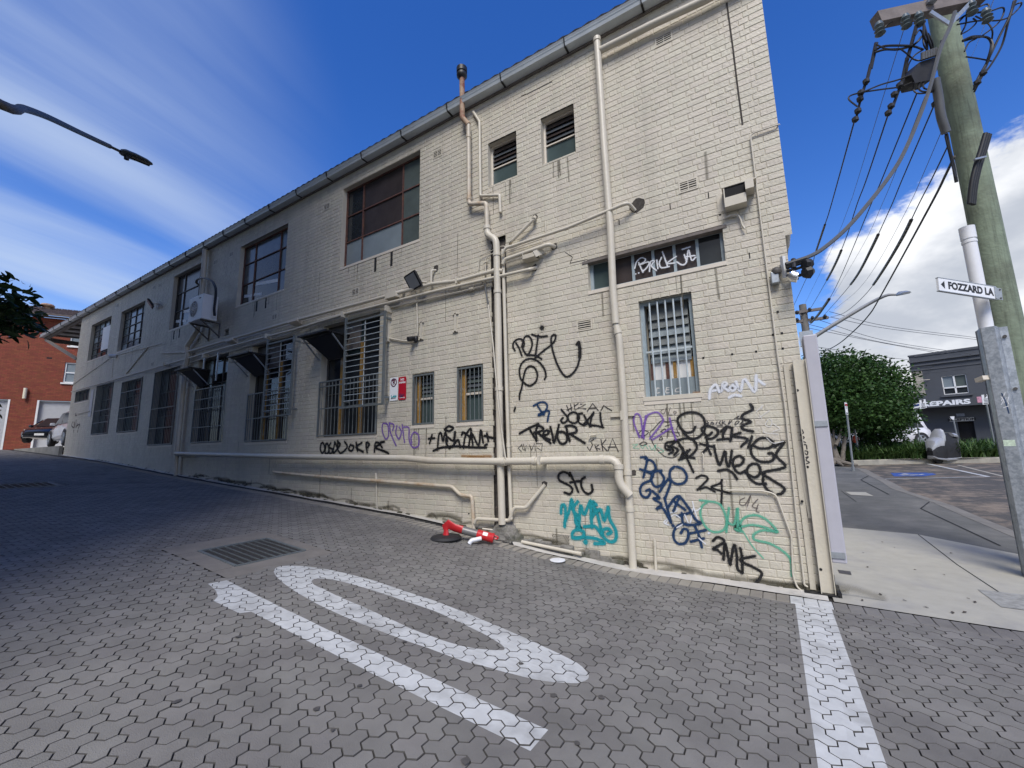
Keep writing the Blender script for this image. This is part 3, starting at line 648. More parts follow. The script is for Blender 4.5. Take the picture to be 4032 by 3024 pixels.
def hood(W_, x0, x1, z, dp=0.46):      # shelf hood with sloped underside and struts
    m = MB(); m.box(x0, x1, -dp, -0.03, z-.03, z); m.box(x0-.05, x1-.1, -dp-.08, -dp+.25, z+.001, z+.035); m.build('hood_shelf', M_black, W_)
    m = MB(); m.loft([[(x0+.05, -dp+.05, z-.032), (x1-.04, -dp+.05, z-.032), (x1-.04, -0.02, z-.032), (x0+.05, -0.02, z-.032)], [(x0+.3, -.08, z-.40), (x1-.22, -.08, z-.40), (x1-.22, -0.02, z-.45), (x0+.3, -0.02, z-.45)]]); m.build('hood_box', M_black, W_)
    for x in (x0+.02, x1-.03): MB().beam((x, -dp+.02, z-.04), (x, -0.05, z-.42), .03, .02).beam((x, -dp, z-.015), (x, -.02, z-.015), .035, .03).build('strut', M_galv, W_)
    MB().beam((x0-.06, -dp-.02, z-.10), (x0-.06, -.03, z-.02), .03, .02).build('strut', M_galv, W_)
hood(WL5, L5[0]-.02, q5[0]-.03, topz(C4(190, 345))+0.0); hood(W4, L4[0]-.03, q4[0]-.03, topz(KM(1080, 510))); hood(W3b, L3[0]-.05, L3[0]+.85, topz(KM(520, 640)))
for px_, pz in ((KM(500, 470), KM(492, 612)), (KM(662, 420), KM(628, 752))):
    a = hit(*px_, (0, -.1, 0), (0, 1, 0)); b = hit(*pz, (0, -.1, 0), (0, 1, 0)); MB().beam(a, (a[0], -.1, b[2]), .04, .03, (0, 1, 0)).build('hanging_strut', M_galv, W3b)
W_ = window(LM, vb=(.5,), glass=G_dark, y=.12); bars([LM[0], LM[1], LM[2], LM[3]], 9, W_, y=0.0, r=.008, m=M_grille)
# ---- air vents
for k, h in enumerate(VENTS):
    a, b, c, d = h; V_ = MB(); t = .018
    V_.box(a, a+t, -.006, .0045, c, d); V_.box(b-t, b, -.006, .0045, c, d); V_.box(a+t, b-t, -.006, .0045, c, c+t); V_.box(a+t, b-t, -.006, .0045, d-t, d)
    if k not in (3,): V_.box((a+b)/2-.005, (a+b)/2+.005, -.004, .0035, c+t, d-t)
    V = V_.build('air_vent', M_pipe, FB); MB().box(a+t, b-t, .0025, .0045, c+t, d-t).build('vent_back', M_dark, V)
    for j in range(4):
        z = c+t+(d-c-2*t)*(j+.5)/4; MB().box(a+t, b-t, -.003, .002, z-.0075, z+.0055).build('slat', M_pipe, V)
a, b, c, d = MESHV; V = MB().box(a, b, .001, .0045, c, d).build('mesh_vent', M_dark, FB); m = MB()
for k in range(14):
    for s_ in (-1, 1):
        x = a+(b-a)*(k-3)/10; x2 = x+s_*(d-c)*.6
        p0, p1 = np.array((x, -.001, c)), np.array((x2, -.001, d)); 
        t0, t1 = 0.0, 1.0
        for bnd, sg in ((a, 1), (b, -1)):
            f0, f1 = (p0[0]-bnd)*sg, (p1[0]-bnd)*sg
            if f0 < 0 and f1 < 0: t0, t1 = 1, 0
            elif f0 < 0: t0 = max(t0, f0/(f0-f1))
            elif f1 < 0: t1 = min(t1, f0/(f0-f1))
        if t1-t0 > .05: m.beam(p0+(p1-p0)*t0, p0+(p1-p0)*t1, .010, .003, (0, 1, 0))
m.build('lattice', M_pipe, V)
# weep slots and holes
def slot(px, w, h): q = wp(*px); MB().box(q[0]-w/2, q[0]+w/2, -0.0035, 0.01, q[2]-h/2, q[2]+h/2).build('weep_slot', M_dark, FB)
for p in (K8(688, 430), K8(880, 362)): slot(p, .062, .30)
for p in (C2(681, 508), C2(741, 487), C2(140, 697), C2(176, 685)): slot(p, .06, .28)
for p in (KC(1133, 742), KC(716, 866), KC(160, 1035), KC(1580, 1400)): slot(p, .012, .075)
for p in (KB(1745, 638), KB(1755, 820), KB(1155, 888), KB(1440, 856), KB(1695, 385), KB(812, 932), KB(1640, 657), KC(1260, 955), KC(640, 1240), KD(620, 70)): slot(p, .022, .022)
def crack(pts, w=.012):
    m = MB(); q = [wp(*p) for p in pts]
    for a, b in zip(q[:-1], q[1:]): m.beam((a[0], -.0025, a[2]), (b[0], -.0025, b[2]), w, .003, (0, 1, 0))
    m.build('crack_line', M_chase, FB)
crack([CA(1035, 20), CA(1080, 350), CA(1110, 600), CA(1150, 905)], .02)
crack([K5(975, 215), K5(1060, 185), K5(1150, 140), K5(1310, 60)], .012); crack([C3(1250, 870), C3(1245, 1215)], .006)
crack([C6(1090, 400), C6(1150, 440), C6(1130, 490), C6(1270, 460)], .008)
for pp, rr in ((C6(843, 115), .05), (C6(1000, 352), .06), (C6(838, 528), .055), (CA(385, 1490), .10), (K8(1405, 475), .07), (KD(980, 440), .05), (C7(1645, 750), .045), (C7(1590, 1510), .06), (C7(1700, 1515), .06), (C7(925, 840), .045)):
    q = wp(*pp); n = 11; mm = MB(); mm.add([(q[0]+rr*random.uniform(.7, 1.25)*math.cos(6.283*k/n), -.003, q[2]+rr*random.uniform(.7, 1.25)*math.sin(6.283*k/n)) for k in range(n)], [tuple(range(n))]); mm.build('broken_hole', M_chase, FB, fix=False)
# ---- pipes
def pipe(name, pts, off, wpx=None, r=None, m=M_pipe, R=0.08, n=12, end=None, parent=None, collars=()):
    q = []
    for p in pts:
        o = off
        if len(p) == 3: o = p[2]; p = p[:2]
        q.append(hit(p[0], p[1], (0, -o, 0), (0, 1, 0)))
    if r is None: r = wpx/2*np.dot(q[len(q)//2]-EYE, AF)/FPX
    M_ = MB().tube(fillet(q, R), r, n); O = M_.build(name, m, parent or FB, smooth=True)
    for t in collars:
        i = int(t); f = t-i; c = q[i]+(q[i+1]-q[i])*f; dd = q[i+1]-q[i]; dd /= np.linalg.norm(dd)
        MB().tube([c-dd*.03, c+dd*.03], r*1.18, n).build('pipe_collar', m, O, smooth=True)
    return q, r
pipe('vent_stack', [C5(247, 185), C5(250, 545, .14), C5(300, 605, .10)], .14, 21, m=M_rustpipe, R=.03, n=14)
q = hit(*C5(246, 190), (0, -.14, 0), (0, 1, 0)); MB().lathe([(.055, -.10), (.095, -.06), (.10, -.02), (.085, .02), (.10, .03), (.10, .12), (.06, .15)], (q[0], q[1], q[2])).build('vent_cowl', M_black, FB, smooth=True)
pipe('vent_stack', [C5(300, 605), C5(305, 1252), C5(445, 1245), C5(452, 1450)], .10, 18, m=M_pipes, R=.05, n=14, collars=(.15, .93))
pipe('soil_pipe', [C5(452, 1440), C5(455, 1500), C5(525, 1545), C5(530, 1620), C6(535, 600), C6(545, 1100), C6(552, 1659), C7(560, 620), C7(575, 1170)], .105, 27, R=.16, n=16, collars=(.1, 3.2, 4.25, 5.75))
pipe('vent_pipe', [C5(340, 500, .03), C5(390, 580), C5(397, 1185), C5(555, 1178), C5(560, 1320)], .05, 12, R=.03)
qd, rd = pipe('downpipe', [(2350, 150), C3(0, 0) and CA(140, 1000), CA(190, 1659), CB(235, 700), CB(258, 985)], .11, 28, R=0, n=16, collars=(.02,))
pipe('downpipe', [CB(258, 985), CB(285, 1095), CB(325, 1659), CC(133, 720), CC(152, 1000), CC(172, 1372)], .095, 29, R=.03, n=16, collars=(.6, 2.9, 3.75))
pipe('eave_pipe', [CA(105, 372, ) , CA(480, 185), CA(880, 0), (3050, -150)], .10, 30, R=0, n=14)
pipe('downpipe', [(808, 984), (795, 1160), (777, 1300), (735, 1365), (741, 1402), (729, 1445), (698, 1760), (694, 1787), (760, 1790)], .10, 18, R=.07, n=12)
pipe('drain_pipe', [(694, 1786), (1100, 1797), (1600, 1804), (1700, 1814), C7(590, 658), C7(1522, 640), C7(1530, 838), C7(1618, 935, .12)], .16, 29, R=.16, n=18, collars=(4.0, 4.3, 4.88, 5.3))
pipe('stub_pipe', [(697, 1795), (688, 1905)], .09, 12)
pipe('waste_pipe', [C2(790, 1590, ), (1200, 1871), C7(0, 850), C7(165, 862), C7(235, 932), C7(328, 942), C7(345, 1240)], .06, 14, R=.05, m=M_pipes)
pipe('waste_pipe', [C7(350, 1160), C7(368, 1125), C7(636, 1140), C7(652, 1075), C7(680, 1032), C7(768, 1035), C7(925, 845, 0.0)], .08, 15, R=.04, m=M_pipe)
pipe('riser_pipe', [C6(580, 380), C6(590, 700), C7(610, 0), C7(630, 660), C7(648, 1130)], .075, 14, R=.05, collars=(2.8,))
pipe('fallen_drain', [C7(735, 1312), C7(1220, 1412)], .12, 13, collars=(.97,), m=M_pipe)
pipe('waste_pipe', [C6(1660, 60, .0), C6(1610, 2, .10), C6(1575, 6), C6(1100, 205), C6(600, 368), C6(575, 420)], .14, 13, R=.07, collars=(3.0,))
pipe('waste_pipe', [C6(1005, 358, .0), C6(960, 335), C6(600, 460), C6(580, 500)], .11, 16, R=.07)
pipe('waste_pipe', [C6(850, 528, .0), C6(800, 540), C6(0, 725), K8(0, 1095), C2(1245, 563), C2(900, 667), C2(500, 772), C2(0, 915), C1(520, 1000)], .10, 10, R=.03, collars=(.1,))
pipe('waste_pipe', [C6(582, 552), C6(510, 552), C6(205, 635), C6(0, 660), K8(0, 1022), C2(900, 610), C2(250, 800), C2(205, 812)], .10, 12, R=.05, collars=(1.0,))
pipe('copper_pipe', [C6(330, 700), C6(0, 775), K8(860, 935), K8(690, 936), K8(0, 1117), C2(900, 690), C2(0, 945)], .05, 6, R=.05)
pipe('valve_body', [C6(310, 703), C6(345, 695)], .05, 14); pipe('copper_pipe', [C6(345, 695), C6(395, 683), C6(430, 668), C6(405, 632)], .05, 7, R=.02)
pipe('waste_pipe', [C6(842, 118, .0), C6(835, 130), C6(650, 312), C6(640, 330, .02)], .08, 13, R=.03, collars=(.9, .2))
pipe('copper_pipe', [C6(928, 145), C6(932, 245)], .02, 5)
pipe('waste_pipe', [K8(1410, 495, .0), K8(1352, 497), K8(1350, 648)], .07, 9, R=.04)
pipe('cable_conduit', [C6(605, 385), C6(598, 350), C6(565, 352), C6(388, 432), C6(380, 552), C6(345, 578), C6(200, 612), K8(1000, 730)], .04, 3.4, R=.03, n=6)
pipe('copper_pipe', [C6(437, 670), C6(438, 480), C6(447, 440), C6(492, 412), C6(600, 395), C6(900, 290)], .05, 4.5, R=.03, n=6)
pipe('valve_body', [C6(425, 490), C6(450, 478)], .05, 8)
pipe('flexible_hose', [C6(436, 675), C6(448, 760), C6(462, 830)], .05, 6, m=M_gcable, R=.03); pipe('copper_pipe', [C6(462, 830), C6(500, 1150), C6(545, 1659), C7(600, 620), C7(612, 660)], .20, 6, R=.02)
pipe('cable_conduit', [K8(1172, 740), K8(1180, 860), K8(1190, 1230), K8(1175, 1300)], .03, 6, R=.02); pipe('cable_conduit', [K8(785, 1282), K8(860, 1305), K8(1000, 1332), K8(1125, 1340)], .03, 6, R=.02)
pipe('cable_conduit', [CA(1417, 903, -.03), CA(1405, 905), CA(1230, 965), CA(1207, 985), CA(1290, 1659), CB(1580, 1250), CB(1640, 1659), K1(1282, 400), K1(1345, 1000), K1(1400, 1470), K1(1425, 1485)], .03, 6.5, R=.03)
pipe('water_pipe', [K1(800, 742), K1(1080, 747), K1(1180, 772), K1(1300, 1095), K1(1312, 1400), K1(1350, 1500), K1(1430, 1538), K1(1600, 1556)], .03, 7, R=.05, collars=(3.02,))
pipe('water_pipe', [K1(248, 1118), K1(261, 1398)], .035, 11, collars=(.12,))
pipe('water_pipe', [K1(612, 455), K1(622, 470), K1(625, 570)], .04, 6, R=.02); pipe('water_pipe', [K3(1465, 412), K3(1370, 425), K3(1362, 470)], .03, 7, R=.02)
pipe('cable_conduit', [C1(560, 1160), C1(650, 1140)], .03, 3); pipe('cable_conduit', [C1(520, 853+100), C1(820, 740), C1(1060, 680), C1(1170, 650)], .02, 2.5, n=6)
pipe('cable_conduit', [C1(825, 740), C1(810, 900)], .02, 2, n=6); pipe('cable_conduit', [C1(915, 870), C1(1070, 680)], .02, 4, n=6); pipe('cable_conduit', [C1(1165, 720), C1(1340, 712)], .03, 5, n=6)
pipe('copper_pipe', [C6(0, 560), C6(0, 562)], .02, 2)
pipe('flexible_hose', [KC(1290, 1000), KC(1380, 960), KC(1455, 955), KC(1485, 1010), KC(1500, 1070), KC(1530, 1110)], .04, 7, m=M_pipe, R=.03)
pipe('cable_conduit', [DD(812, 1028), DD(815, 1106)], .02, 5); pipe('cable_conduit', [DD(815, 1100), DD(860, 1127), DD(930, 1150)], .03, 5, R=.05); pipe('valve_body', [DD(812, 1022), DD(813, 1036)], .03, 11)
# saddles
for p, off in ((K8(1660, 615), .09), (C7(880, 640), .2), (CC(95, 245), .1), (CC(100, 800), .05), (C2(745, 700), .12), (C2(1247, 560), .12), (C2(1532, 520), .12), (C2(337, 830), .12), (C1(1192, 800), .12)):
    q = wp(*p, off); MB().box(q[0]-.018, q[0]+.018, -off-.045, .0, q[2]-.07, q[2]+.05).build('pipe_bracket', M_pipe, FB)
q = wp(*CC(95, 245), 0); MB().box(q[0]-.16, q[0]+.16, -.03, -.004, q[2]-.025, q[2]+.025).build('pipe_clip', M_pipe, FB)
a = wp(*K8(845, 950)); b = wp(*K8(838, 1350)); m = MB(); m.box(a[0]-.07, a[0]+.07, -.012, 0, b[2], a[2]); m.box(a[0]+.05, a[0]+.07, -.07, -.012, b[2], a[2]); m.build('steel_angle', M_pipe, FB)
# corner steel: guide channel, flat and base angle
zt = float(wp(*KB(1840, 965), .05)[2])
m = MB(); m.box(.272, .395, -.035, -.028, 0.02, zt); m.box(.272, .279, -.09, -.035, .02, zt); m.box(.388, .395, -.075, -.035, .02, zt); GC = m.build('guide_channel', M_render, FB)
m = MB(); m.box(.185, .235, -.018, -.002, 0.03, zt-.03); m.beam((.235, -.012, 1.5), (.27, -.02, .75), .05, .012, (0, 1, 0)); m.build('flat_bar', M_render, FB)
m = MB()
for p in (KB(1930, 1318), CC(1437, 624), CC(1533, 1368), K1(1382, 828)): q = hit(*p, (0, -.036, 0), (0, 1, 0)); m.cyl((q[0], -.0375, q[2]), (q[0], -.034, q[2]), .014)
m.build('bolt_hole', M_dark, GC)
m = MB(); m.box(.13, .42, -.10, -.02, .0, .02); m.box(.41, .44, -.1, .12, .0, .05); m.build('base_angle', M_black, FB)
zl = float(hit(*KB(1935, 690), (0, .1, 0), (0, 1, 0))[2]); zb = float(hit(*K1(1580, 1285), (0, .1, 0), (0, 1, 0))[2])
LC = MB().bbox(.40, .53, .03, .30, zb, zl, .012).build('door_frame_column', M_lilac, FB)
for p in (K1(1437, 234), K1(1567, 1234)): q = hit(*p, (0, .03, 0), (0, 1, 0)); MB().box(.395, .52, .018, .029, q[2]-.03, q[2]+.03).build('clip_plate', M_galv, LC)
m = MB(); q = hit(*CG(415, 600), (0, 0, .02), (0, 0, 1)); m.box(q[0]-.09, q[0]+.05, q[1]-.02, q[1]+.06, .004, .02); m.box(q[0]+.0, q[0]+.02, q[1], q[1]+.02, .02, .13); m.box(q[0]-.09, q[0]-.075, q[1], q[1]+.02, .02, .11); m.build('threshold_bracket', M_black, FB)
# rain hood box, broken ducts
a = wp(*KC(1220, 765)); b = wp(*KC(1585, 655)); c_ = wp(*KC(1295, 865), .16)
zt_, zb_ = (a[2]+b[2])/2+.02, c_[2]
VB = MB().box(a[0], b[0], -.004, .004, zb_+.02, zt_).build('vent_box', M_pipe, FB)
m = MB(); x0, x1 = a[0]+.10, b[0]-.05; m.box(x0, x1, -.15, -.14, zb_, zb_+.11); m.box(x0, x1, -.15, -.01, zb_-.01, zb_); m.box(x0-.012, x0, -.15, -.01, zb_-.01, zt_-.02); m.box(x1, x1+.09, -.19, -.012, zt_-.13, zt_-.01); m.box(x0-.03, x1+.12, -.15, -.005, zt_-.008, zt_+.004); m.build('hood_panel', M_pipe, VB)
MB().box(x0, x1, -.135, -.125, zb_+.05, zt_-.01).build('mesh_screen', M_dark, VB)
q = wp(*C6(835, 425)); m = MB(); m.box(q[0]-.13, q[0]+.09, -.16, -.155, q[2]-.10, q[2]-.03); m.box(q[0]-.13, q[0]-.125, -.16, .0, q[2]-.1, q[2]+.02); m.box(q[0]-.13, q[0]+.09, -.155, 0, q[2]-.105, q[2]-.10); m.beam((q[0]+.09, -.16, q[2]-.07), (q[0]+.2, -.03, q[2]+.02), .006, .1, (0, 0, 1)); m.build('torn_duct', M_pipe, FB); MB().box(q[0]-.08, q[0]+.09, -.02, -.004, q[2]-.06, q[2]+.10).build('duct_opening', M_dark, FB)
for p in (K8(950, 790),): q = wp(*p); m = MB(); m.box(q[0]-.20, q[0]+.10, -.14, -.13, q[2]-.08, q[2]+.03); m.box(q[0]-.2, q[0]+.1, -.13, 0, q[2]-.085, q[2]-.08); m.beam((q[0]+.1, -.14, q[2]-.03), (q[0]+.22, -.03, q[2]+.03), .006, .09, (0, 0, 1)); m.build('torn_duct', M_pipe, FB)
for p in (C2(960, 612), C2(545, 735)): q = wp(*p); m = MB(); m.loft([[(q[0]-.22, -.16, q[2]-.02), (q[0]+.16, -.16, q[2]-.02), (q[0]+.16, -.16, q[2]+.04), (q[0]-.22, -.16, q[2]+.04)], [(q[0]-.14, 0, q[2]-.08), (q[0]+.12, 0, q[2]-.08), (q[0]+.12, 0, q[2]+.06), (q[0]-.14, 0, q[2]+.06)]]); m.build('torn_duct', M_sill, FB)
for p in (K8(1645, 1120), K8(1240, 1215)): q = wp(*p); m = MB(); h_ = .17; m.box(q[0]-.018, q[0]+.018, -.03, .0, q[2]-h_, q[2]+h_); m.box(q[0]-.06, q[0]+.06, -.03, .0, q[2]+h_-.02, q[2]+h_); m.box(q[0]-.06, q[0]+.05, -.03, 0, q[2]-h_, q[2]-h_+.02); m.build('tie_bracket', M_pipe, FB)
# base: dirt line and rubble mound where the risers meet the ground
mb = MB(); xs = np.arange(-22, .1, .17)
for x in xs:
    if random.random() < .5: g = float(gz(x, -.02)); w = random.uniform(.06, .22); hh = random.uniform(.006, .028); mb.add([(x, -.03-random.random()*.05, g+.004), (x+w, -.03-random.random()*.05, g+.004), (x+w*.8, -.004, g+hh), (x+w*.2, -.004, g+hh*1.2)], [(0, 1, 2, 3)])
mb.build('dirt_line', M_moss, FB, kind='stuff')
# ------------------------------------------------------------------ ground
def sheet(name, x0, x1, y0, y1, step, zf, m, kind='structure'):
    xs = np.arange(x0, x1+1e-6, step); ys = np.arange(y0, y1+1e-6, step); X, Y = np.meshgrid(xs, ys); Z = zf(X, Y)
    V = np.stack([X.ravel(), Y.ravel(), Z.ravel()], 1); nx = len(xs); i = np.arange(len(ys)-1)[:, None]*nx+np.arange(nx-1)[None]; i = i.ravel()
    o = link(name, npmesh(name, V, np.stack([i, i+1, i+1+nx, i+nx], 1), m, True)); return tag(o, kind=kind)
def far(X, Y): 
    z = np.where(X < 0.0, gz(X, np.minimum(Y, 0)), 0)*np.clip(1-X/2, 0, 1)
    return np.where(X > 0, TZ(np.minimum(Y, 60)), np.where(X < -25, gz(X, 0*Y), np.minimum(gz(X, np.minimum(Y, 0)), 9)))-0.30
sheet('ground', -400, 400, -400, 400, 8.0, lambda X, Y: np.where(X > -3, TZ(np.clip(Y, 0, 60))*np.clip((X+3)/3, 0, 1), np.interp(X, _gx, _gw))-0.35, M_earth)
LANE = sheet('lane', -46, 5.5, -9.5, 0.3, 0.25, lambda X, Y: gz(X, Y)-0.014, M_joint)
# three-hexagon interlocking pavers
E_ = 0.0499
def hexv(cx, cy): return [(cx+E_*math.cos(math.radians(30+60*k)), cy+E_*math.sin(math.radians(30+60*k))) for k in range(6)]
cent = [(E_*math.cos(math.radians(t)), E_*math.sin(math.radians(t))) for t in (90, 210, 330)]
edges = {}
for c in cent:
    h = hexv(*c)
    for k in range(6):
        a, b = tuple(round(v, 5) for v in h[k]), tuple(round(v, 5) for v in h[(k+1) % 6])
        if (b, a) in edges: del edges[(b, a)]
        else: edges[(a, b)] = 1
nxt = dict(edges.keys()); p0 = next(iter(nxt)); OUT = [p0]; p = nxt[p0]
while p != p0: OUT.append(p); p = nxt[p]
OUT = np.array(OUT)
def inset(poly, g):
    n = len(poly); R = []
    for i in range(n):
        a, b, c = poly[i-1], poly[i], poly[(i+1) % n]; d1 = (b-a)/np.linalg.norm(b-a); d2 = (c-b)/np.linalg.norm(c-b)
        n1 = np.array((-d1[1], d1[0])); n2 = np.array((-d2[1], d2[0])); k = (n1+n2)/(1+np.dot(n1, n2)); R.append(b+k*g)
    return np.array(R)
PT = inset(OUT, 0.0044); PM = inset(OUT, 0.0022)
NP_ = len(OUT); BV = np.concatenate([np.c_[PT, np.zeros(NP_)], np.c_[PM, np.full(NP_, -0.0045)], np.c_[PM, np.full(NP_, -0.03)]])
BF = [tuple(range(NP_))]+[(NP_+i, NP_+(i+1) % NP_, (i+1) % NP_, i) for i in range(NP_)]+[(2*NP_+i, 2*NP_+(i+1) % NP_, NP_+(i+1) % NP_, NP_+i) for i in range(NP_)]
PU = np.array((3*E_*math.cos(math.radians(30)), 1.5*E_)); PV = np.array((PU[0], -PU[1])); PO = np.array((-0.6006, -3.0201))
ga, gb, gc_, gd_ = [gp(*KG(*q)) for q in ((340, 450), (1270, 255), (1840, 440), (830, 668))]
GR = [min(ga[0], gb[0]), max(gc_[0], gd_[0]), min(ga[1], gd_[1]), max(gb[1], gc_[1])]
GRX = [(ga[0]+gb[0])/2, (gc_[0]+gd_[0])/2, (ga[1]+gd_[1])/2, (gb[1]+gc_[1])/2]
AP = [GRX[0]-.42, GRX[1]+.30, GRX[2]-.22, GRX[3]+.18]
h1, h2 = gp(*C8(95, 245)) if False else gp(*DD(42, 1046)), gp(*DD(160, 1040))
G2 = [h1[0]-.2, h1[0]+.9, h1[1]-.5, h1[1]+.55]
cells = []
for i in range(-160, 40):
    for j in range(-160, 60):
        c = PO+i*PU+j*PV
        if not (-34.3 < c[0] < 4.5 and -8.8 < c[1] < -0.43): continue
        if AP[0]+.04 < c[0] < AP[1]-.04 and AP[2]+.04 < c[1] < AP[3]-.04: continue
        if G2[0] < c[0] < G2[1] and G2[2] < c[1] < G2[3]: continue
        cells.append(c)
cells = np.array(cells); cz = gz(cells[:, 0], cells[:, 1]); q = np.c_[cells, cz]-EYE; dep = q@AF
px = 2016+FPX*(q@AR)/np.maximum(dep, .01); py = 1512-FPX*(q@AU)/np.maximum(dep, .01)
keep = (dep > .25) & (px > -1800) & (px < 5600) & (py < 4600)
cells, cz, px, py, dep = cells[keep], cz[keep], px[keep], py[keep], dep[keep]
hh = 1e-2; sx = (gz(cells[:, 0]+hh, cells[:, 1])-cz)/hh; sy = (gz(cells[:, 0], cells[:, 1]+hh)-cz)/hh
inv = (px > 0) & (px < 4032) & (py > 0) & (py < 3024)
order = np.argsort(np.where(inv, dep, 1e3)); bigset = order[:300]
jz = rng.uniform(-.0016, .0016, len(cells)); tx = sx+rng.normal(0, .006, len(cells)); ty = sy+rng.normal(0, .006, len(cells))
me = npmesh('paver', BV, BF, M_paver); me.materials.append(M_pedge); pmi = np.array([0]+[1]*(2*NP_), np.int32); me.polygons.foreach_set('material_index', pmi)
for i in bigset:
    o = link('paver', me, LANE, (cells[i, 0], cells[i, 1], cz[i]+jz[i])); o.rotation_euler = (ty[i], -tx[i], 0)
rest = np.array([i for i in range(len(cells)) if i not in set(bigset.tolist())])
Vb = BV[None]+np.zeros((len(rest), 1, 1)); Vb[:, :, 2] += (cz+jz)[rest][:, None]+BV[None, :, 0]*tx[rest][:, None]+BV[None, :, 1]*ty[rest][:, None]
Vb[:, :, 0] += cells[rest, 0][:, None]; Vb[:, :, 1] += cells[rest, 1][:, None]
loops = np.concatenate([np.array(f) for f in BF]); nl = len(loops); tot = np.array([len(f) for f in BF], np.int32); st = np.concatenate([[0], np.cumsum(tot)[:-1]])
m_ = bpy.data.meshes.new('paver_field'); nb = len(rest)
m_.vertices.add(nb*len(BV)); m_.vertices.foreach_set('co', Vb.astype(np.float32).ravel())
m_.loops.add(nb*nl); m_.loops.foreach_set('vertex_index', (loops[None]+np.arange(nb)[:, None]*len(BV)).astype(np.int32).ravel())
m_.polygons.add(nb*len(BF)); m_.polygons.foreach_set('loop_start', (st[None]+np.arange(nb)[:, None]*nl).astype(np.int32).ravel()); m_.polygons.foreach_set('loop_total', np.tile(tot, nb)); m_.polygons.foreach_set('use_smooth', np.zeros(nb*len(BF), bool))
m_.update(calc_edges=True); m_.materials.append(M_paver); m_.materials.append(M_pedge); m_.polygons.foreach_set('material_index', np.tile(pmi, nb)); tag(link('paver_field', m_, LANE), kind='stuff')
# header course of rectangular pavers against the wall and the footpath
hm = MB(); hm.box(-.056, .056, -.115, .115, -.03, 0)
def hpaver(x, y, white=False):
    b = MB(); e = .004; w, l = .0555, .112
    V = [(-w+e, -l+e, 0), (w-e, -l+e, 0), (w-e, l-e, 0), (-w+e, l-e, 0), (-w, -l, -.004), (w, -l, -.004), (w, l, -.004), (-w, l, -.004), (-w, -l, -.04), (w, -l, -.04), (w, l, -.04), (-w, l, -.04)]
    return V, [(0, 1, 2, 3), (4, 5, 1, 0), (5, 6, 2, 1), (6, 7, 3, 2), (7, 4, 0, 3), (8, 9, 5, 4), (9, 10, 6, 5), (10, 11, 7, 6), (11, 8, 4, 7)]
V, F = hpaver(0, 0); mh = npmesh('header_paver', V, F, M_hpaver); mhg = npmesh('header_paver', V, F, M_paver); mhw = npmesh('header_paver', V, F, M_mark)
HY = -.36; hl = []; x = 3.4; k = 0
HXs = np.arange(3.4, -24, -.1155)
Vh = []; Fh = []
for k, x in enumerate(HXs):
    y = HY-(0.092*max(0, x-.33)); z = float(gz(x, y))+.003+random.uniform(-.001, .001)
    if x > -3.6: o = link('header_paver', mhw if .02 < x < .33 else (mhg if x >= .33 else mh), LANE, (x, y, z))
    else:
        b = len(Vh); Vh += [(v[0]+x, v[1]+y, v[2]+z) for v in V]; Fh += [tuple(i+b for i in f) for f in F]
tag(link('header_paver_field', npmesh('header_paver_field', Vh, Fh, M_hpaver), LANE), kind='stuff')
# concrete strip along the wall foot
xs = np.concatenate([np.arange(-26.2, -4, .5), np.arange(-4, .37, .12)]); V = []; F = []
for i, x in enumerate(xs):
    w = .235+.02*math.sin(x*3.1)+random.uniform(-.012, .012) if x > -3.3 else .12+random.uniform(-.03, .03)
    V += [(x, -w, float(gz(x, -w))+.0065), (x, .02, float(gz(x, 0))+.010+random.uniform(0, .006))]
    if i: F.append((2*i-2, 2*i, 2*i+1, 2*i-1))
tag(link('concrete_strip', npmesh('concrete_strip', V, F, M_strip, True)), kind='structure')
# painted marks, cut to the paver tops so the joints stay open
PTc = inset(OUT, 0.0034)
def clip_conv(poly, tri):
    for i in range(len(tri)):
        a, b = tri[i], tri[(i+1) % len(tri)]; nx_, ny_ = -(b[1]-a[1]), b[0]-a[0]; out = []
        for k in range(len(poly)):
            p, q_ = poly[k-1], poly[k]; dp = (p[0]-a[0])*nx_+(p[1]-a[1])*ny_; dq = (q_[0]-a[0])*nx_+(q_[1]-a[1])*ny_
            if (dp < 0) != (dq < 0):
                t = dp/(dp-dq); out.append((p[0]+(q_[0]-p[0])*t, p[1]+(q_[1]-p[1])*t))
            if dq >= 0: out.append(q_)
        poly = out
        if len(poly) < 3: return []
    return poly
def marking(name, tris, label, extra=None):
    mb = MB()
    for tri in tris:
        tri = [np.array(t[:2]) for t in tri]
        ar = (tri[1][0]-tri[0][0])*(tri[2][1]-tri[0][1])-(tri[2][0]-tri[0][0])*(tri[1][1]-tri[0][1])
        if ar < 0: tri = tri[::-1]
        T = np.array(tri); lo = T.min(0)-.13; hi = T.max(0)+.13
        idx = np.where((cells[:, 0] > lo[0]) & (cells[:, 0] < hi[0]) & (cells[:, 1] > lo[1]) & (cells[:, 1] < hi[1]))[0]
        for i in idx:
            pg = clip_conv([(p[0]+cells[i, 0], p[1]+cells[i, 1]) for p in PTc], tri)
            if len(pg) < 3: continue
            ar2 = abs(sum(pg[k-1][0]*pg[k][1]-pg[k][0]*pg[k-1][1] for k in range(len(pg))))/2
            if ar2 < 2e-6: continue
            mb.add([(p[0], p[1], cz[i]+jz[i]+.0011+(p[0]-cells[i, 0])*tx[i]+(p[1]-cells[i, 1])*ty[i]) for p in pg], [tuple(range(len(pg)))])
    o = mb.build(name, M_mark, None, fix=False); return tag(o, label, 'road marking', 'white numerals painted on the lane')
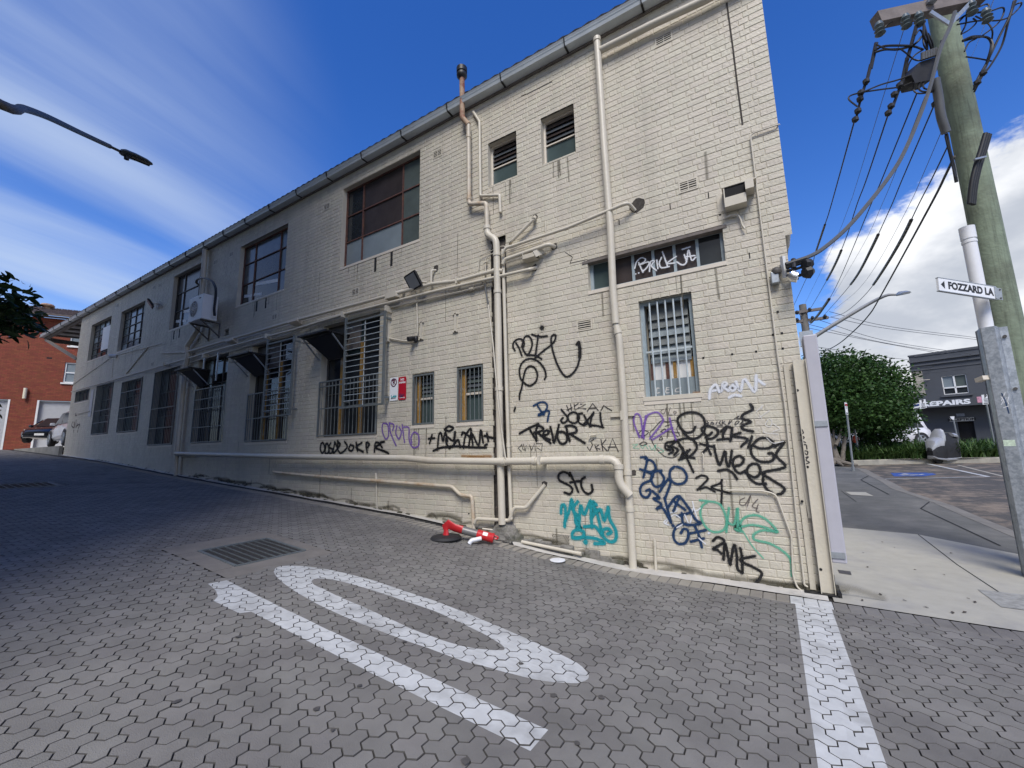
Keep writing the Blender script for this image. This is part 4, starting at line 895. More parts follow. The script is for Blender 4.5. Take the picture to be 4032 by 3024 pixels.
def densify(pts, n):
    pts = np.array(pts, float); L_ = np.concatenate([[0], np.cumsum(np.linalg.norm(np.diff(pts, axis=0), axis=1))]); t = np.linspace(0, L_[-1], n); return np.c_[np.interp(t, L_, pts[:, 0]), np.interp(t, L_, pts[:, 1])]
o_in = [(337, 72), (345, 60), (375, 55), (430, 57), (500, 68), (600, 92), (700, 125), (800, 158), (900, 198), (1000, 240), (1100, 285), (1180, 325), (1210, 355), (1208, 372), (1180, 381), (1120, 378), (1060, 370), (960, 345), (860, 318), (760, 282), (660, 247), (560, 207), (480, 172), (420, 140), (370, 108), (345, 85)]
i_in = [(442, 98), (450, 92), (480, 91), (540, 102), (620, 126), (700, 152), (780, 180), (860, 215), (930, 250), (970, 275), (978, 288), (960, 290), (900, 285), (840, 272), (780, 253), (720, 230), (660, 203), (600, 175), (540, 150), (480, 122), (450, 108)]
def closed(pts): return [np.array(p) for p in spline([np.array((*p, 0.0)) for p in pts+pts[:1]], 3)][:-1]
oo = [gp(*KN(p[0], p[1])) for p in closed(o_in)]; ii = [gp(*KN(p[0], p[1])) for p in closed(i_in)]
polys = [[Vector((p[0], p[1], 0)) for p in oo], [Vector((p[0], p[1], 0)) for p in ii]]; flat = polys[0]+polys[1]
marking('numeral_zero', [[flat[a] for a in t] for t in tessellate_polygon(polys)], 'white painted oval numeral 0 on the pavers, nearer the wall')
one = [(155, 105), (206, 95), (240, 112), (1100, 512), (1050, 569), (275, 183), (242, 187), (170, 153), (182, 140), (177, 125)]
pl = [[Vector((*gp(*KN(*p))[:2], 0)) for p in one]]
marking('numeral_one', [[pl[0][a] for a in t] for t in tessellate_polygon(pl)], 'white painted long bar numeral 1 on the pavers, farther from the wall')
o = marking('stripe', [[(.034, -4.9), (.318, -4.9), (.318, -.47)], [(.034, -4.9), (.318, -.47), (.034, -.47)]], 'broad white stripe painted straight across the lane mouth'); del o['group']
# drain grates
def grate(rc, nb, label, zoff=0):
    x0, x1, y0, y1 = rc; zf = lambda x, y: float(gz(x, y))
    T = thing('drain_grate', ((x0+x1)/2, (y0+y1)/2, zf((x0+x1)/2, (y0+y1)/2)), label, 'drain', 'drain grates in the lane')
    m = MB(); m.add([(x, y, zf(x, y)-.045) for x, y in ((x0, y0), (x1, y0), (x1, y1), (x0, y1))], [(0, 1, 2, 3)]); m.build('pit', M_dark, T, fix=False)
    m = MB(); z = .008
    for a, b in (((x0, y0), (x1, y0)), ((x1, y0), (x1, y1)), ((x1, y1), (x0, y1)), ((x0, y1), (x0, y0))): m.beam((*a, zf(*a)-.012+z), (*b, zf(*b)-.012+z), .035, .03)
    m.build('grate_frame', M_grille, T)
    n = 13
    for k in range(nb):
        y = y0+(y1-y0)*(k+1)/(nb+1); m = MB(); m.beam((x0, y, zf(x0, y)-.012+z), (x1, y, zf(x1, y)-.012+z), .009, .03); m.build('grate_bar', M_grille, T)
    m = MB()
    for k in range(30): x = x0+(x1-x0)*(k+1)/31; m.beam((x, y0, zf(x, y0)-.016+z), (x, y1, zf(x, y1)-.016+z), .005, .016)
    m.build('cross_bar', M_fdark, T)
    return T
grate(GRX, 8, 'steel bar drain grate set in concrete above the painted numerals')
grate([G2[0]+.1, G2[1]-.1, G2[2]+.1, G2[3]-.1], 6, 'distant dark drain grate farther up the lane')
m = MB(); zf = lambda x, y: float(gz(x, y))+.002
def quadz(x0, x1, y0, y1):
    n = 4
    for i in range(n): 
        a, b = x0+(x1-x0)*i/n, x0+(x1-x0)*(i+1)/n; m.add([(a, y0, zf(a, y0)), (b, y0, zf(b, y0)), (b, y1, zf(b, y1)), (a, y1, zf(a, y1))], [(0, 1, 2, 3)])
for rc, gr in ((AP, GRX), (G2, [G2[0]+.1, G2[1]-.1, G2[2]+.1, G2[3]-.1])):
    quadz(rc[0], gr[0]-.004, rc[2], rc[3]); quadz(gr[1]+.004, rc[1], rc[2], rc[3]); quadz(gr[0], gr[1], rc[2], gr[2]); quadz(gr[0], gr[1], gr[3], rc[3])
tag(m.build('grate_apron', mat('apron_concrete', (.19, .175, .155), .9, var=.18, scale=5, bump=.3, bscale=90), LANE, fix=False))
# ---- side street on the right
def flat(name, pts, m, dz, kind='structure', parent=None):
    pts = [np.array(p[:2], float) for p in pts]; out = MB()
    for sgn in (-1, 1):
        pg = []
        for k in range(len(pts)):
            p, q_ = pts[k-1], pts[k]; dp, dq = sgn*(p[1]-2.0), sgn*(q_[1]-2.0)
            if (dp < 0) != (dq < 0): t = dp/(dp-dq); pg.append(p+(q_-p)*t)
            if dq >= 0: pg.append(q_)
        if len(pg) >= 3:
            fl = [Vector((p[0], p[1], 0)) for p in pg]
            b = [(p[0], p[1], float(TZ(p[1]))+dz) for p in pg]; out.add(b, [tuple(t) for t in tessellate_polygon([fl])])
    o = out.build(name, m, parent); return tag(o, kind=kind) if kind else o
sh_l, sh_r = tp(*DD(1790, 1137)), tp(*DD(2212, 1200))
flat('footpath', [(.36, -.235), (1.8, -.37), (1.8, 3.62), sh_l, (.36, sh_l[1]+.25)], M_conc, .004)
flat('footpath', [(1.812, -.37), (5, -.66), (5, 1.5), sh_r, (1.812, 3.61)], M_conc, .004)
kpx = [CR(560, 1020), CR(660, 1080), CR(760, 1130), CR(850, 1190), CR(1000, 1240), CR(1180, 1300), CR(1380, 1390), CR(1850, 1590)]
kw = [tp(*p) for p in kpx]; kin = [tp(*p) for p in (CR(555, 1035), CR(600, 1120), CR(830, 1240), CR(1090, 1355), CR(1740, 1659))]
kw = kw+[np.array((5.2, 1.35, 0))]
flat('asphalt_path', [(.36, sh_l[1]+.2), sh_l, sh_r, (5.2, 1.3)]+[(p[0], p[1]) for p in kw[::-1]]+[(.36, kw[0][1]+2.0)], M_oldconc, .0)
flat('road', [(0.3, -1), (60, -1), (60, 75), (.3, 75)], M_asph, -.06)
m = MB()
for a, b in zip(kw[:-1], kw[1:]):
    za, zb_ = float(TZ(a[1])), float(TZ(b[1])); dd = (b-a)[:2]; dd = dd/np.linalg.norm(dd); n_ = np.array((dd[1], -dd[0])); 
    if n_[0] < 0: n_ = -n_
    m.add([(a[0], a[1], za+.004), (b[0], b[1], zb_+.004), (b[0]+n_[0]*.3, b[1]+n_[1]*.3, zb_-.05), (a[0]+n_[0]*.3, a[1]+n_[1]*.3, za-.05)], [(0, 1, 2, 3)])
tag(m.build('kerb_ramp', M_kerb if False else mat('driveway_kerb', (.17, .16, .14), .9, var=.25, scale=4), None), kind='structure')
m = MB()
def jline(pts, w=.012):
    q = [np.array(p) for p in pts]
    for a, b in zip(q[:-1], q[1:]):
        if abs(a[1]-b[1]) > .01 and (a[1]-2)*(b[1]-2) < 0: t = (2-a[1])/(b[1]-a[1]); mid = a+(b-a)*t; segs = [(a, mid), (mid, b)]
        else: segs = [(a, b)]
        for s, e in segs:
            d_ = (e-s)[:2]; L_ = np.linalg.norm(d_)
            if L_ < 1e-3: continue
            n_ = np.array((-d_[1], d_[0]))/L_*w/2
            m.add([(s[0]-n_[0], s[1]-n_[1], float(TZ(s[1]))+.0058), (e[0]-n_[0], e[1]-n_[1], float(TZ(e[1]))+.0058), (e[0]+n_[0], e[1]+n_[1], float(TZ(e[1]))+.0058), (s[0]+n_[0], s[1]+n_[1], float(TZ(s[1]))+.0058)], [(0, 1, 2, 3)])
jline([tp(*CR(600, 1120)), tp(*CR(830, 1240))], .03); jline([tp(*CR(600, 1120)), tp(*CR(665, 1085))], .03); jline([tp(*CR(1160, 1300)), tp(*CR(1090, 1355)), tp(*CR(1740, 1659))], .025); jline([tp(*CR(440, 1210)), tp(*CR(565, 1300))], .012); jline([tp(*CR(280, 1065)), tp(*CR(560, 1080))], .03)
jline([(1.806, -.36, 0), (1.806, 3.6, 0)], .014)
tag(m.build('path_joint', M_dark, None, fix=False), kind='structure')
a, b, c, d_ = [tp(*CR(*p)) for p in ((475, 1218), (640, 1222), (705, 1253), (520, 1243))]
o = flat('service_cover', [a, b, c, d_], M_conc, .007, kind=None); tag(o, 'small pale rectangular service lid in the dark asphalt path', 'service lid')
a, b, c = [tp(*DD(*p)) for p in ((2112, 1275), (2163, 1313), (2212, 1279))]
o = flat('pit_lid', [a, b, (b[0]+.9, b[1]-.05), (a[0]+.9, a[1]-.02)], mat('pit_lid_concrete', (.28, .28, .26), .9, var=.3, scale=14, bump=1.2, bscale=22), .009, kind=None); tag(o, 'patterned concrete pit lid in the pale footpath beside the timber pole', 'pit lid')
o = flat('vent_plate', [tp(*CG(440, 510)), tp(*CG(515, 520)), tp(*CG(522, 541)), tp(*CG(450, 530))], M_fdark, .008, kind=None); tag(o, 'small dark metal plate let into the footpath near the building corner', 'metal plate')
m = MB()
for p in ((700, 350), (770, 381), (615, 495), (890, 512), (830, 690), (955, 730), (1110, 762), (1200, 680), (1060, 540), (690, 655), (585, 690), (1100, 415), (590, 412), (1180, 760), (1240, 700)):
    q = tp(*CG(*p)); s = random.uniform(.015, .04); t = random.random()*3; m.add([(q[0]+s*math.cos(t), q[1]+s*math.sin(t), q[2]+.012), (q[0]-s*.4*math.sin(t), q[1]+s*.4*math.cos(t), q[2]+.018), (q[0]-s*math.cos(t), q[1]-s*math.sin(t), q[2]+.01), (q[0]+s*.4*math.sin(t), q[1]-s*.4*math.cos(t), q[2]+.012)], [(0, 1, 2, 3)])
tag(m.build('leaf_litter', mat('dead_leaf', (.07, .055, .04), .8, var=.3), None, fix=False), kind='stuff')
# disabled bay paint and bay lines
def tape(name, pts, w, m_, label, cat):
    mb = MB(); q = [np.array(p) for p in pts]
    for a, b in zip(q[:-1], q[1:]):
        d_ = (b-a)[:2]; n_ = np.array((-d_[1], d_[0]))/np.linalg.norm(d_)*w/2
        mb.add([(p[0]+s*n_[0], p[1]+s*n_[1], float(TZ(p[1]))-.055) for p, s in ((a, -1), (b, -1), (b, 1), (a, 1))], [(0, 1, 2, 3)])
    return tag(mb.build(name, m_, None, fix=False), label, cat)
tape('bay_line', [tp(*CR(725, 1098)), tp(*CR(1640, 1077))], .11, M_mark, 'white bay line across the front of the blue parking space', 'bay line')
tape('bay_line', [tp(*CR(1640, 1077)), tp(*CR(1145, 975))], .11, M_mark, 'white bay line running back from the corner to the covered scooter', 'bay line')
tape('bay_line', [tp(*CR(1765, 1075)), tp(*CR(1390, 985))], .09, M_kerb, 'faded bay line right of the covered scooter', 'bay line')
bl = [tp(*CR(*p)) for p in ((840, 1048), (1180, 1045), (1215, 1062), (1110, 1075), (870, 1076))]
BP = flat('disabled_bay_paint', bl, mat('blue_bay_paint', (.035, .085, .30), .7, var=.2, scale=4, col2=(.10, .11, .14), c2at=(.52, .62)), -.054, kind=None); tag(BP, 'blue painted disabled parking panel with white wheelchair figure on the asphalt', 'road marking')
m = MB()
for pts, w in (([(915, 1066), (990, 1060), (1060, 1063)], .10), ([(940, 1053), (985, 1060)], .09), ([(1000, 1067), (1080, 1064), (1110, 1059)], .08), ([(930, 1066), (960, 1069), (1040, 1068)], .07)):
    q = [tp(*CR(*p)) for p in pts]
    for a, b in zip(q[:-1], q[1:]):
        d_ = (b-a)[:2]; n_ = np.array((-d_[1], d_[0]))/np.linalg.norm(d_)*w/2
        m.add([(p[0]+s*n_[0], p[1]+s*n_[1], float(TZ(p[1]))-.049) for p, s in ((a, -1), (b, -1), (b, 1), (a, 1))], [(0, 1, 2, 3)])
m.build('wheelchair_symbol', M_mark, BP, fix=False)
# rubble mound at the risers, fallen bollard, odd bits
q0 = gp(*KD(1100, 420)); RM = MB(); V = []; n = 16
import mathutils
bm = bmesh.new(); bmesh.ops.create_icosphere(bm, subdivisions=3, radius=1)
cx_ = float(wp(*KD(1080, 300))[0]); g0 = float(gz(cx_, 0))
for v in bm.verts:
    f = 1+.28*mathutils.noise.noise(v.co*2.3)+.15*mathutils.noise.noise(v.co*6); v.co = Vector((cx_+v.co.x*f*.30, -.02+min(v.co.y, .2)*f*.13, g0+.0+v.co.z*f*.24*(1.25-.6*abs(v.co.x))))
RM.add([v.co for v in bm.verts], [[v.index for v in f.verts] for f in bm.faces]); bm.free(); RM.build('rubble_mound', M_rubble, FB)
m = MB()
for k in range(9):
    x = cx_+.25+k*.17; g = float(gz(x, 0)); m.bbox(x, x+.16+random.random()*.06, -.045-random.random()*.05, .0, g-.05, g+random.uniform(.05, .14), .02)
m.build('footing_stone', M_rubble, FB)
BO = thing('fallen_bollard', gp(*KD(330, 385)), 'bent red bollard lying fallen on its round black base by the wall', 'bollard')
c = gp(*KD(335, 388)); zz = c[2]
MB().lathe([(.215, .0), (.225, .015), (.20, .045), (.10, .06)], (c[0], c[1], zz), 24).build('base', M_rubber, BO, smooth=True)
def gq(p, h, dy=0): q = gp(*p); return np.array((q[0], q[1]+dy, q[2]+h))
pA = np.array((c[0], c[1], zz+.05)); pB = np.array((c[0]-.01, c[1]+.01, zz+.185))
qe = gp(*KD(905, 470)); pE = np.array((qe[0], qe[1]+.05, qe[2]+.09)); pC = pB+(pE-pB)*.36; pD = pB+(pE-pB)*.66
def flatub(pts, ws, hs, up):
    rings = []
    for i, p in enumerate(pts):
        d_ = pts[min(i+1, len(pts)-1)]-pts[max(i-1, 0)]; d_ = d_/np.linalg.norm(d_); r_ = np.cross(d_, up); r_ /= np.linalg.norm(r_); u_ = np.cross(r_, d_)
        rings.append([p+r_*ws[i]*math.cos(a)+u_*hs[i]*math.sin(a) for a in np.linspace(0, 2*math.pi, 14, endpoint=False)])
    return MB().loft(rings)
flatub([pA, pA+(pB-pA)*.5, pB+np.array((-.02, 0, -.03)), pB+np.array((.05, 0, .02)), pB+(pC-pB)*.5, pC], [.055, .05, .065, .07, .065, .058], [.045, .02, .018, .016, .02, .050], np.array((.2, 1, .15))).build('bent_sleeve', M_red, BO, smooth=True)
dd = (pE-pC)/np.linalg.norm(pE-pC)
MB().tube([pC, pD], .056, 16).build('reflective_band', M_silver, BO, smooth=True); MB().tube([pD, pD+dd*.02, pE-dd*.03, pE-dd*.02, pE], [.057, .064, .064, .070, .066], 18).build('head', M_red, BO, smooth=True)
cc = pD+(pE-pD)*.35; lbn = np.cross(dd, (0, 0, 1)); lbn /= np.linalg.norm(lbn); lbu = np.cross(lbn, dd); MB().loft([[cc+dd*t_+(-lbn*(-1 if lbn[1] > 0 else 1)*math.cos(a_)*-1+lbu*math.sin(a_))*r_ for a_, r_ in ((.3, .0655), (.7, .067), (1.1, .0655), (1.1, .06), (.3, .06))] for t_ in (0, .07)]).build('white_label', M_white, BO); MB().tube(fillet([pE, pE+dd*.05, pE+dd*.07+np.array((0, 0, .03)), pE+np.array((0, 0, .045))], .02), .012, 6).build('handle', M_red, BO, smooth=True)
q = gp(*KD(625, 455)); MB().tube(fillet([(q[0], q[1], q[2]+.01), (q[0]+.02, q[1]+.02, q[2]+.05), (q[0]+.12, q[1]+.12, q[2]+.07)], .05), .03, 12).build('pipe_stub', M_pvc, None, smooth=True)
o = bpy.data.objects['pipe_stub']; tag(o, 'short white plastic pipe stub poking out under the fallen bollard', 'pipe')
q = gp(*KD(1725, 668)); o = MB().lathe([(.085, .0), (.10, .012), (.098, .02), (.085, .022)], (q[0], q[1], q[2]+.004), 20).build('white_lid', M_pvc, None, smooth=True); tag(o, 'white plastic lid lying on the buff pavers under the wall', 'lid')
a, b = gp(*KD(790, 325)), wp(*KD(1010, 285), .05); o = MB().tube([a+np.array((0, 0, .08)), b], .012, 6).build('loose_rod', M_sill, None); tag(o, 'thin pale rod leaning on the rubble behind the fallen bollard', 'rod')
# scattered bits on the pavers
m = MB()
for p in (KN(700, 268), KN(795, 320), KN(815, 214), KN(1115, 417), KN(1247, 422), KN(1180, 550), KN(65, 435), KN(455, 455), KN(575, 390), KN(500, 515), KN(1025, 328), KN(240, 253), KN(870, 600)):
    q = gp(*p); s = random.uniform(.012, .026); n = 7; m.add([(q[0]+s*random.uniform(.6, 1.3)*math.cos(6.28*k/n), q[1]+s*random.uniform(.6, 1.3)*math.sin(6.28*k/n), float(gz(q[0], q[1]))+.006) for k in range(n)], [tuple(range(n))])
tag(m.build('gum_spots', M_fdark, None, fix=False), kind='stuff')
# ------------------------------------------------------------------ graffiti (flat print on the wall)
GI = [0]
def ribbon(mb, dv, pts, w, y0, drift=2e-5, dc=0.0):
    q = [np.array(p) for p in pts]; m = len(q)
    if m < 2: return
    b = len(mb.v)
    for i, p in enumerate(q):
        d_ = q[min(i+1, m-1)]-q[max(i-1, 0)]; d_ = d_/(np.linalg.norm(d_)+1e-9); n_ = np.array((-d_[1], d_[0])); y = y0-i*drift
        for s, dd_ in ((-1, 1.0), (0, dc), (1, 1.0)): mb.v.append((p[0]+n_[0]*w*s, y, p[1]+n_[1]*w*s)); dv.append(dd_)
        if i: k = b+3*i; mb.f += [(k-3, k, k+1, k-2), (k-2, k+1, k+2, k-1)]
    for end in (0, m-1):
        p = q[end]; d_ = (q[1]-q[0]) if end == 0 else (q[-2]-q[-1]); a0 = math.atan2(-d_[1], -d_[0]); y = y0-end*drift-1e-5; c0 = len(mb.v)
        mb.v.append((p[0], y, p[1])); dv.append(dc)
        for k in range(7): a = a0-math.pi/2+math.pi*k/6; mb.v.append((p[0]+w*math.cos(a), y, p[1]+w*math.sin(a))); dv.append(1.0)
        mb.f += [(c0, c0+1+k, c0+2+k) for k in range(6)]
def graffiti(label, K, strokes, w, m_, off=0.0045, yplane=None, smooth=True, parent=None, name='graffiti'):
    mb = MB(); dv = []; base = yplane if yplane is not None else -off
    for st in strokes:
        ww = w
        if isinstance(st, tuple): st, ww = st
        ww = ww*1.38
        q = [hit(*K(*p), (0, base, 0), (0, 1, 0))[[0, 2]] for p in st]
        if len(q) == 1: q = [q[0], q[0]+np.array((.004, 0))]
        if smooth and len(q) > 2: q = [p[:2] for p in spline([np.array((*p, 0)) for p in q], 6)]
        else: q = [q[0]+(q[1]-q[0])*t for t in np.linspace(0, 1, 6)] if len(q) == 2 else q
        GI[0] += 1; ribbon(mb, dv, q, ww, base-(GI[0] % 40)*6e-5)
        if ww > .012: GI[0] += 1; ribbon(mb, dv, q, ww*2.1, base-(GI[0] % 40)*6e-5, dc=.80)
    pr = parent or FB; w_ = np.array(wloc(pr)); me = npmesh(name, np.array(mb.v)-w_, mb.f, m_, attr={'d': dv})
    return tag(link(name, me, pr), label)
graffiti('large black spray tag with a long curling tail left of the downpipe', K2, [
 [(470, 665), (443, 610), (455, 540), (515, 497), (575, 508), (605, 560), (595, 600), (570, 605)], [(485, 555), (530, 630), (570, 742)],
 [(590, 525), (612, 470), (660, 452), (706, 500), (720, 580), (690, 675), (650, 727), (605, 680), (577, 600), (590, 525)], [(650, 730), (720, 730), (790, 748), (855, 785)],
 [(715, 430), (770, 450), (860, 462), (935, 452)], [(810, 440), (790, 580), (768, 745)],
 [(745, 792), (850, 695), (1000, 580), (1055, 500), (1060, 445), (1020, 440), (995, 500), (1010, 620), (1060, 800), (1130, 950), (1200, 1037), (1265, 1030), (1340, 960), (1390, 860), (1415, 720), (1400, 600), (1390, 550), (1362, 575)],
 [(900, 1080), (920, 1030), (900, 940), (830, 840), (740, 788), (650, 788), (570, 850), (535, 960), (560, 1080), (640, 1160), (710, 1170), (780, 1100), (795, 1000), (750, 910), (680, 893), (622, 950), (590, 1080), (570, 1200), (540, 1300), (537, 1370)],
 ([(860, 335)], .032), [(475, 1490), (460, 1540)], ([(1395, 545), (1412, 640), (1408, 760)], .022)], .0135, S_black)
graffiti('small navy letter R tag', K2, [[(740, 1465), (830, 1418), (905, 1418), (940, 1470), (912, 1545), (870, 1592), (810, 1605)], [(790, 1450), (840, 1530), (895, 1598)], [(815, 1592), (880, 1555), (950, 1535), (970, 1560), (955, 1620), (945, 1690)]], .013, S_blue)
graffiti('thin marker tag HEZA', K2, [[(1220, 1460), (1252, 1540)], [(1280, 1440), (1292, 1532)], [(1225, 1530), (1300, 1490)], [(1330, 1440), (1342, 1530), (1400, 1490)], [(1330, 1472), (1390, 1432)], [(1420, 1440), (1500, 1440), (1400, 1500), (1500, 1512)], [(1520, 1545), (1600, 1430), (1680, 1535)], [(1545, 1505), (1650, 1500)], [(1720, 1530), (1760, 1460), (1790, 1485), (1875, 1535)]], .006, S_marker, smooth=False)
graffiti('black tag JOCKU', K3, [[(960, 45), (1000, 95), (1050, 160), (1030, 220), (980, 240), (955, 200), (985, 165)], [(1085, 100), (1052, 150), (1080, 220), (1150, 242), (1208, 200), (1212, 130), (1150, 85), (1085, 100)], [(1262, 100), (1212, 112), (1192, 170), (1222, 240), (1290, 272), (1330, 240), (1320, 190)], [(1290, 130), (1340, 230), (1382, 290)], [(1430, 90), (1340, 200), (1285, 255)], [(1422, 95), (1392, 180), (1375, 295)], [(1378, 275), (1470, 280), (1562, 302)], [(1525, 95), (1532, 200), (1562, 305)]], .0125, S_black)
graffiti('black tag reading TREVOR', K3, [[(357, 392), (480, 322), (622, 258)], [(490, 310), (540, 400), (602, 498)], [(622, 258), (592, 360), (602, 490)], [(600, 268), (692, 310), (682, 352), (565, 382)], [(620, 380), (722, 472), (805, 535)], [(700, 422), (762, 400), (782, 360), (740, 348), (700, 390), (722, 452), (795, 482)], [(800, 298), (832, 420), (852, 525), (892, 400), (925, 268)], [(912, 368), (902, 450), (942, 530), (1002, 540), (1042, 490), (1032, 410), (982, 370), (915, 372)], [(1030, 300), (1052, 400), (1082, 502)], [(1018, 288), (1102, 278), (1172, 312), (1172, 372), (1060, 402)], [(1090, 400), (1202, 472), (1298, 532)]], .0155, S_black)
graffiti('thin marker tag low under TREVOR', K3, [[(385, 560), (333, 605), (378, 652)], [(385, 550), (400, 620), (430, 640), (410, 548)], [(440, 640), (450, 560), (482, 620), (492, 552), (522, 632)], [(530, 632), (570, 528), (582, 642)], [(600, 540), (685, 540), (672, 642), (610, 602)]], .005, S_marker, smooth=False)
graffiti('thin marker tag JEKKA', K3, [[(1430, 480), (1385, 505), (1412, 560), (1372, 642), (1338, 590)], [(1445, 560), (1480, 642)], [(1500, 560), (1450, 600), (1520, 620)], [(1535, 480), (1562, 642)], [(1605, 482), (1545, 560), (1622, 642)], [(1640, 640), (1702, 465), (1785, 655)], [(1640, 590), (1745, 590)]], .006, S_marker, smooth=False)
graffiti('black spray letters Stc under the drain pipe', K3, [[(1082, 1012), (1052, 970), (980, 953), (918, 1000), (930, 1070), (1000, 1112), (1082, 1152), (1122, 1212), (1082, 1272), (1005, 1248)], [(1082, 962), (1140, 1080), (1205, 1240)], [(1088, 1107), (1160, 1090), (1252, 1083)], [(1302, 1030), (1258, 1062), (1250, 1152), (1292, 1240), (1362, 1267), (1412, 1220), (1400, 1140)]], .0145, S_black)
graffiti('turquoise spray tag WENKY with looping underline', C7, [[(1055, 1080), (1062, 1015), (1088, 1020), (1092, 1090), (1085, 1190)], [(1085, 1155), (1122, 1060), (1142, 965), (1160, 1060), (1192, 1195)], [(1192, 985), (1150, 1045), (1192, 1100), (1172, 1140), (1202, 1195)], [(1202, 1190), (1215, 1015), (1245, 1090), (1298, 975), (1300, 1090), (1308, 1195)], [(1345, 1010), (1312, 985), (1332, 1060), (1312, 1110)], [(1340, 1050), (1368, 1150), (1385, 1235)], [(1340, 1075), (1380, 1050), (1408, 1140), (1440, 1032)], [(1440, 1032), (1455, 1130), (1502, 1220), (1500, 1295), (1455, 1312), (1402, 1270), (1395, 1220), (1440, 1205), (1465, 1235), (1435, 1250)], [(1200, 1200), (1150, 1238), (1160, 1282), (1228, 1275), (1242, 1232), (1192, 1212)], [(1150, 1282), (1250, 1275), (1350, 1290), (1412, 1325), (1330, 1328)], [(1245, 1190), (1332, 1188), (1392, 1262)], ([(1255, 1315)], .03)], .0195, S_teal)
graffiti('row of looping black letters under the caged window', C4, [[(150, 1300), (145, 1350), (165, 1385), (187, 1340), (170, 1288), (150, 1300)], [(198, 1300), (190, 1382), (226, 1372), (215, 1300), (198, 1300)], [(243, 1290), (225, 1328), (262, 1352), (243, 1388), (222, 1370)], [(278, 1290), (265, 1382), (302, 1340), (280, 1280)], [(308, 1270), (310, 1350), (332, 1388)], [(305, 1275), (330, 1300), (312, 1335)], [(372, 1278), (397, 1320), (370, 1362), (343, 1382)], [(425, 1308), (410, 1350), (440, 1362), (457, 1320), (425, 1308)], [(480, 1288), (492, 1362)], [(532, 1288), (478, 1330), (545, 1372)], [(582, 1378), (573, 1290), (602, 1300), (588, 1332)], [(650, 1372), (660, 1288), (702, 1300), (660, 1332), (750, 1370), (782, 1388)], [(742, 1278), (700, 1290), (722, 1332)]], .019, S_black)
graffiti('purple spray tag right of the caged window', C4, [[(762, 1108), (728, 1112), (725, 1180), (755, 1252), (782, 1220), (777, 1130), (762, 1108)], [(790, 1108), (800, 1190), (832, 1270), (852, 1315)], [(788, 1103), (832, 1120), (820, 1172)], [(860, 1130), (850, 1200), (880, 1252), (902, 1190), (882, 1140)], [(910, 1120), (920, 1200), (932, 1282)], [(925, 1140), (972, 1150), (975, 1260), (1010, 1330), (1062, 1312), (1062, 1220), (1020, 1190), (993, 1240), (1000, 1292)]], .016, S_purple)
graffiti('black tag MILAN with a halo between plus signs', C4, [[(1155, 1250), (1212, 1244)], [(1187, 1213), (1165, 1292)], [(1238, 1355), (1250, 1222), (1272, 1198), (1290, 1272), (1312, 1188), (1332, 1272)], [(1345, 1335), (1318, 1280), (1330, 1235), (1385, 1268), (1402, 1178), (1392, 1300), (1350, 1338)], [(1400, 1290), (1432, 1262), (1450, 1330)], [(1305, 1160), (1345, 1133), (1387, 1150), (1350, 1177), (1305, 1165)], [(1480, 1335), (1500, 1222), (1552, 1158), (1530, 1325)], [(1465, 1215), (1480, 1190), (1550, 1240)], [(1568, 1305), (1560, 1200), (1622, 1312), (1642, 1168), (1665, 1285)], [(1680, 1312), (1702, 1302)], [(1700, 1198), (1712, 1272)], [(1678, 1222), (1782, 1250)], [(1200, 1362), (1280, 1332), (1422, 1320), (1560, 1330), (1692, 1332)]], .0165, S_black)
graffiti('large black spray lettering Cockies beside the white outline tag', K1, [[(562, 255), (540, 290), (490, 297), (445, 258), (426, 200), (450, 165), (510, 143), (580, 150), (627, 190), (637, 260), (615, 310), (570, 342), (520, 340), (470, 300)], [(690, 298), (660, 322), (625, 302), (611, 270), (640, 248), (700, 258), (737, 285), (725, 322), (680, 347), (640, 335)],
 [(760, 290), (800, 253), (832, 260)], [(803, 258), (775, 310), (778, 345)], [(732, 355), (790, 347), (832, 347)], [(845, 262), (838, 320), (832, 362)], [(908, 300), (845, 325), (962, 347), (915, 405)], [(997, 328), (970, 412)],
 [(1010, 400), (1060, 420), (1132, 415), (1162, 380), (1120, 345), (1060, 343), (1013, 380), (988, 430), (1010, 490), (1070, 522), (1140, 520), (1167, 490), (1155, 458), (1125, 458)], [(1170, 407), (1247, 370), (1183, 470), (1252, 562), (1083, 605), (1140, 655), (1242, 722), (1227, 765), (1195, 772)], [(1087, 610), (1083, 680), (1110, 732), (1152, 762)]], .0125, S_black)
graffiti('thick black squiggle over the big lettering', K1, [[(985, 82), (1002, 120), (930, 160), (923, 190), (987, 215), (923, 245), (930, 272), (1002, 290)]], .0135, S_black)
graffiti('black star and underlined letters We', K1, [[(600, 385), (692, 407)], [(650, 353), (655, 410), (618, 455)], [(650, 400), (682, 467)], [(705, 398), (720, 470), (750, 547), (790, 440), (800, 520), (822, 557), (842, 438)], [(860, 560), (915, 542), (932, 500), (895, 478), (853, 510), (860, 570), (900, 612), (947, 590)], [(950, 610), (1020, 642), (1062, 600), (1042, 545), (990, 543), (958, 590), (980, 650), (1040, 692), (1102, 690)], [(738, 592), (800, 583), (850, 610), (882, 655)]], .0125, S_black)
graffiti('black tangle of letters with a long slash', K1, [[(400, 362), (500, 343), (560, 370), (572, 420), (530, 472), (480, 492), (438, 507)], [(428, 362), (490, 480), (547, 602)], [(392, 368), (340, 378), (333, 420), (370, 432), (350, 398)], [(370, 398), (392, 440), (360, 462)], [(420, 360), (380, 400), (430, 430), (400, 470)], [(440, 400), (470, 430), (450, 502), (520, 430)], [(500, 440), (480, 480), (555, 495)]], .012, S_black)
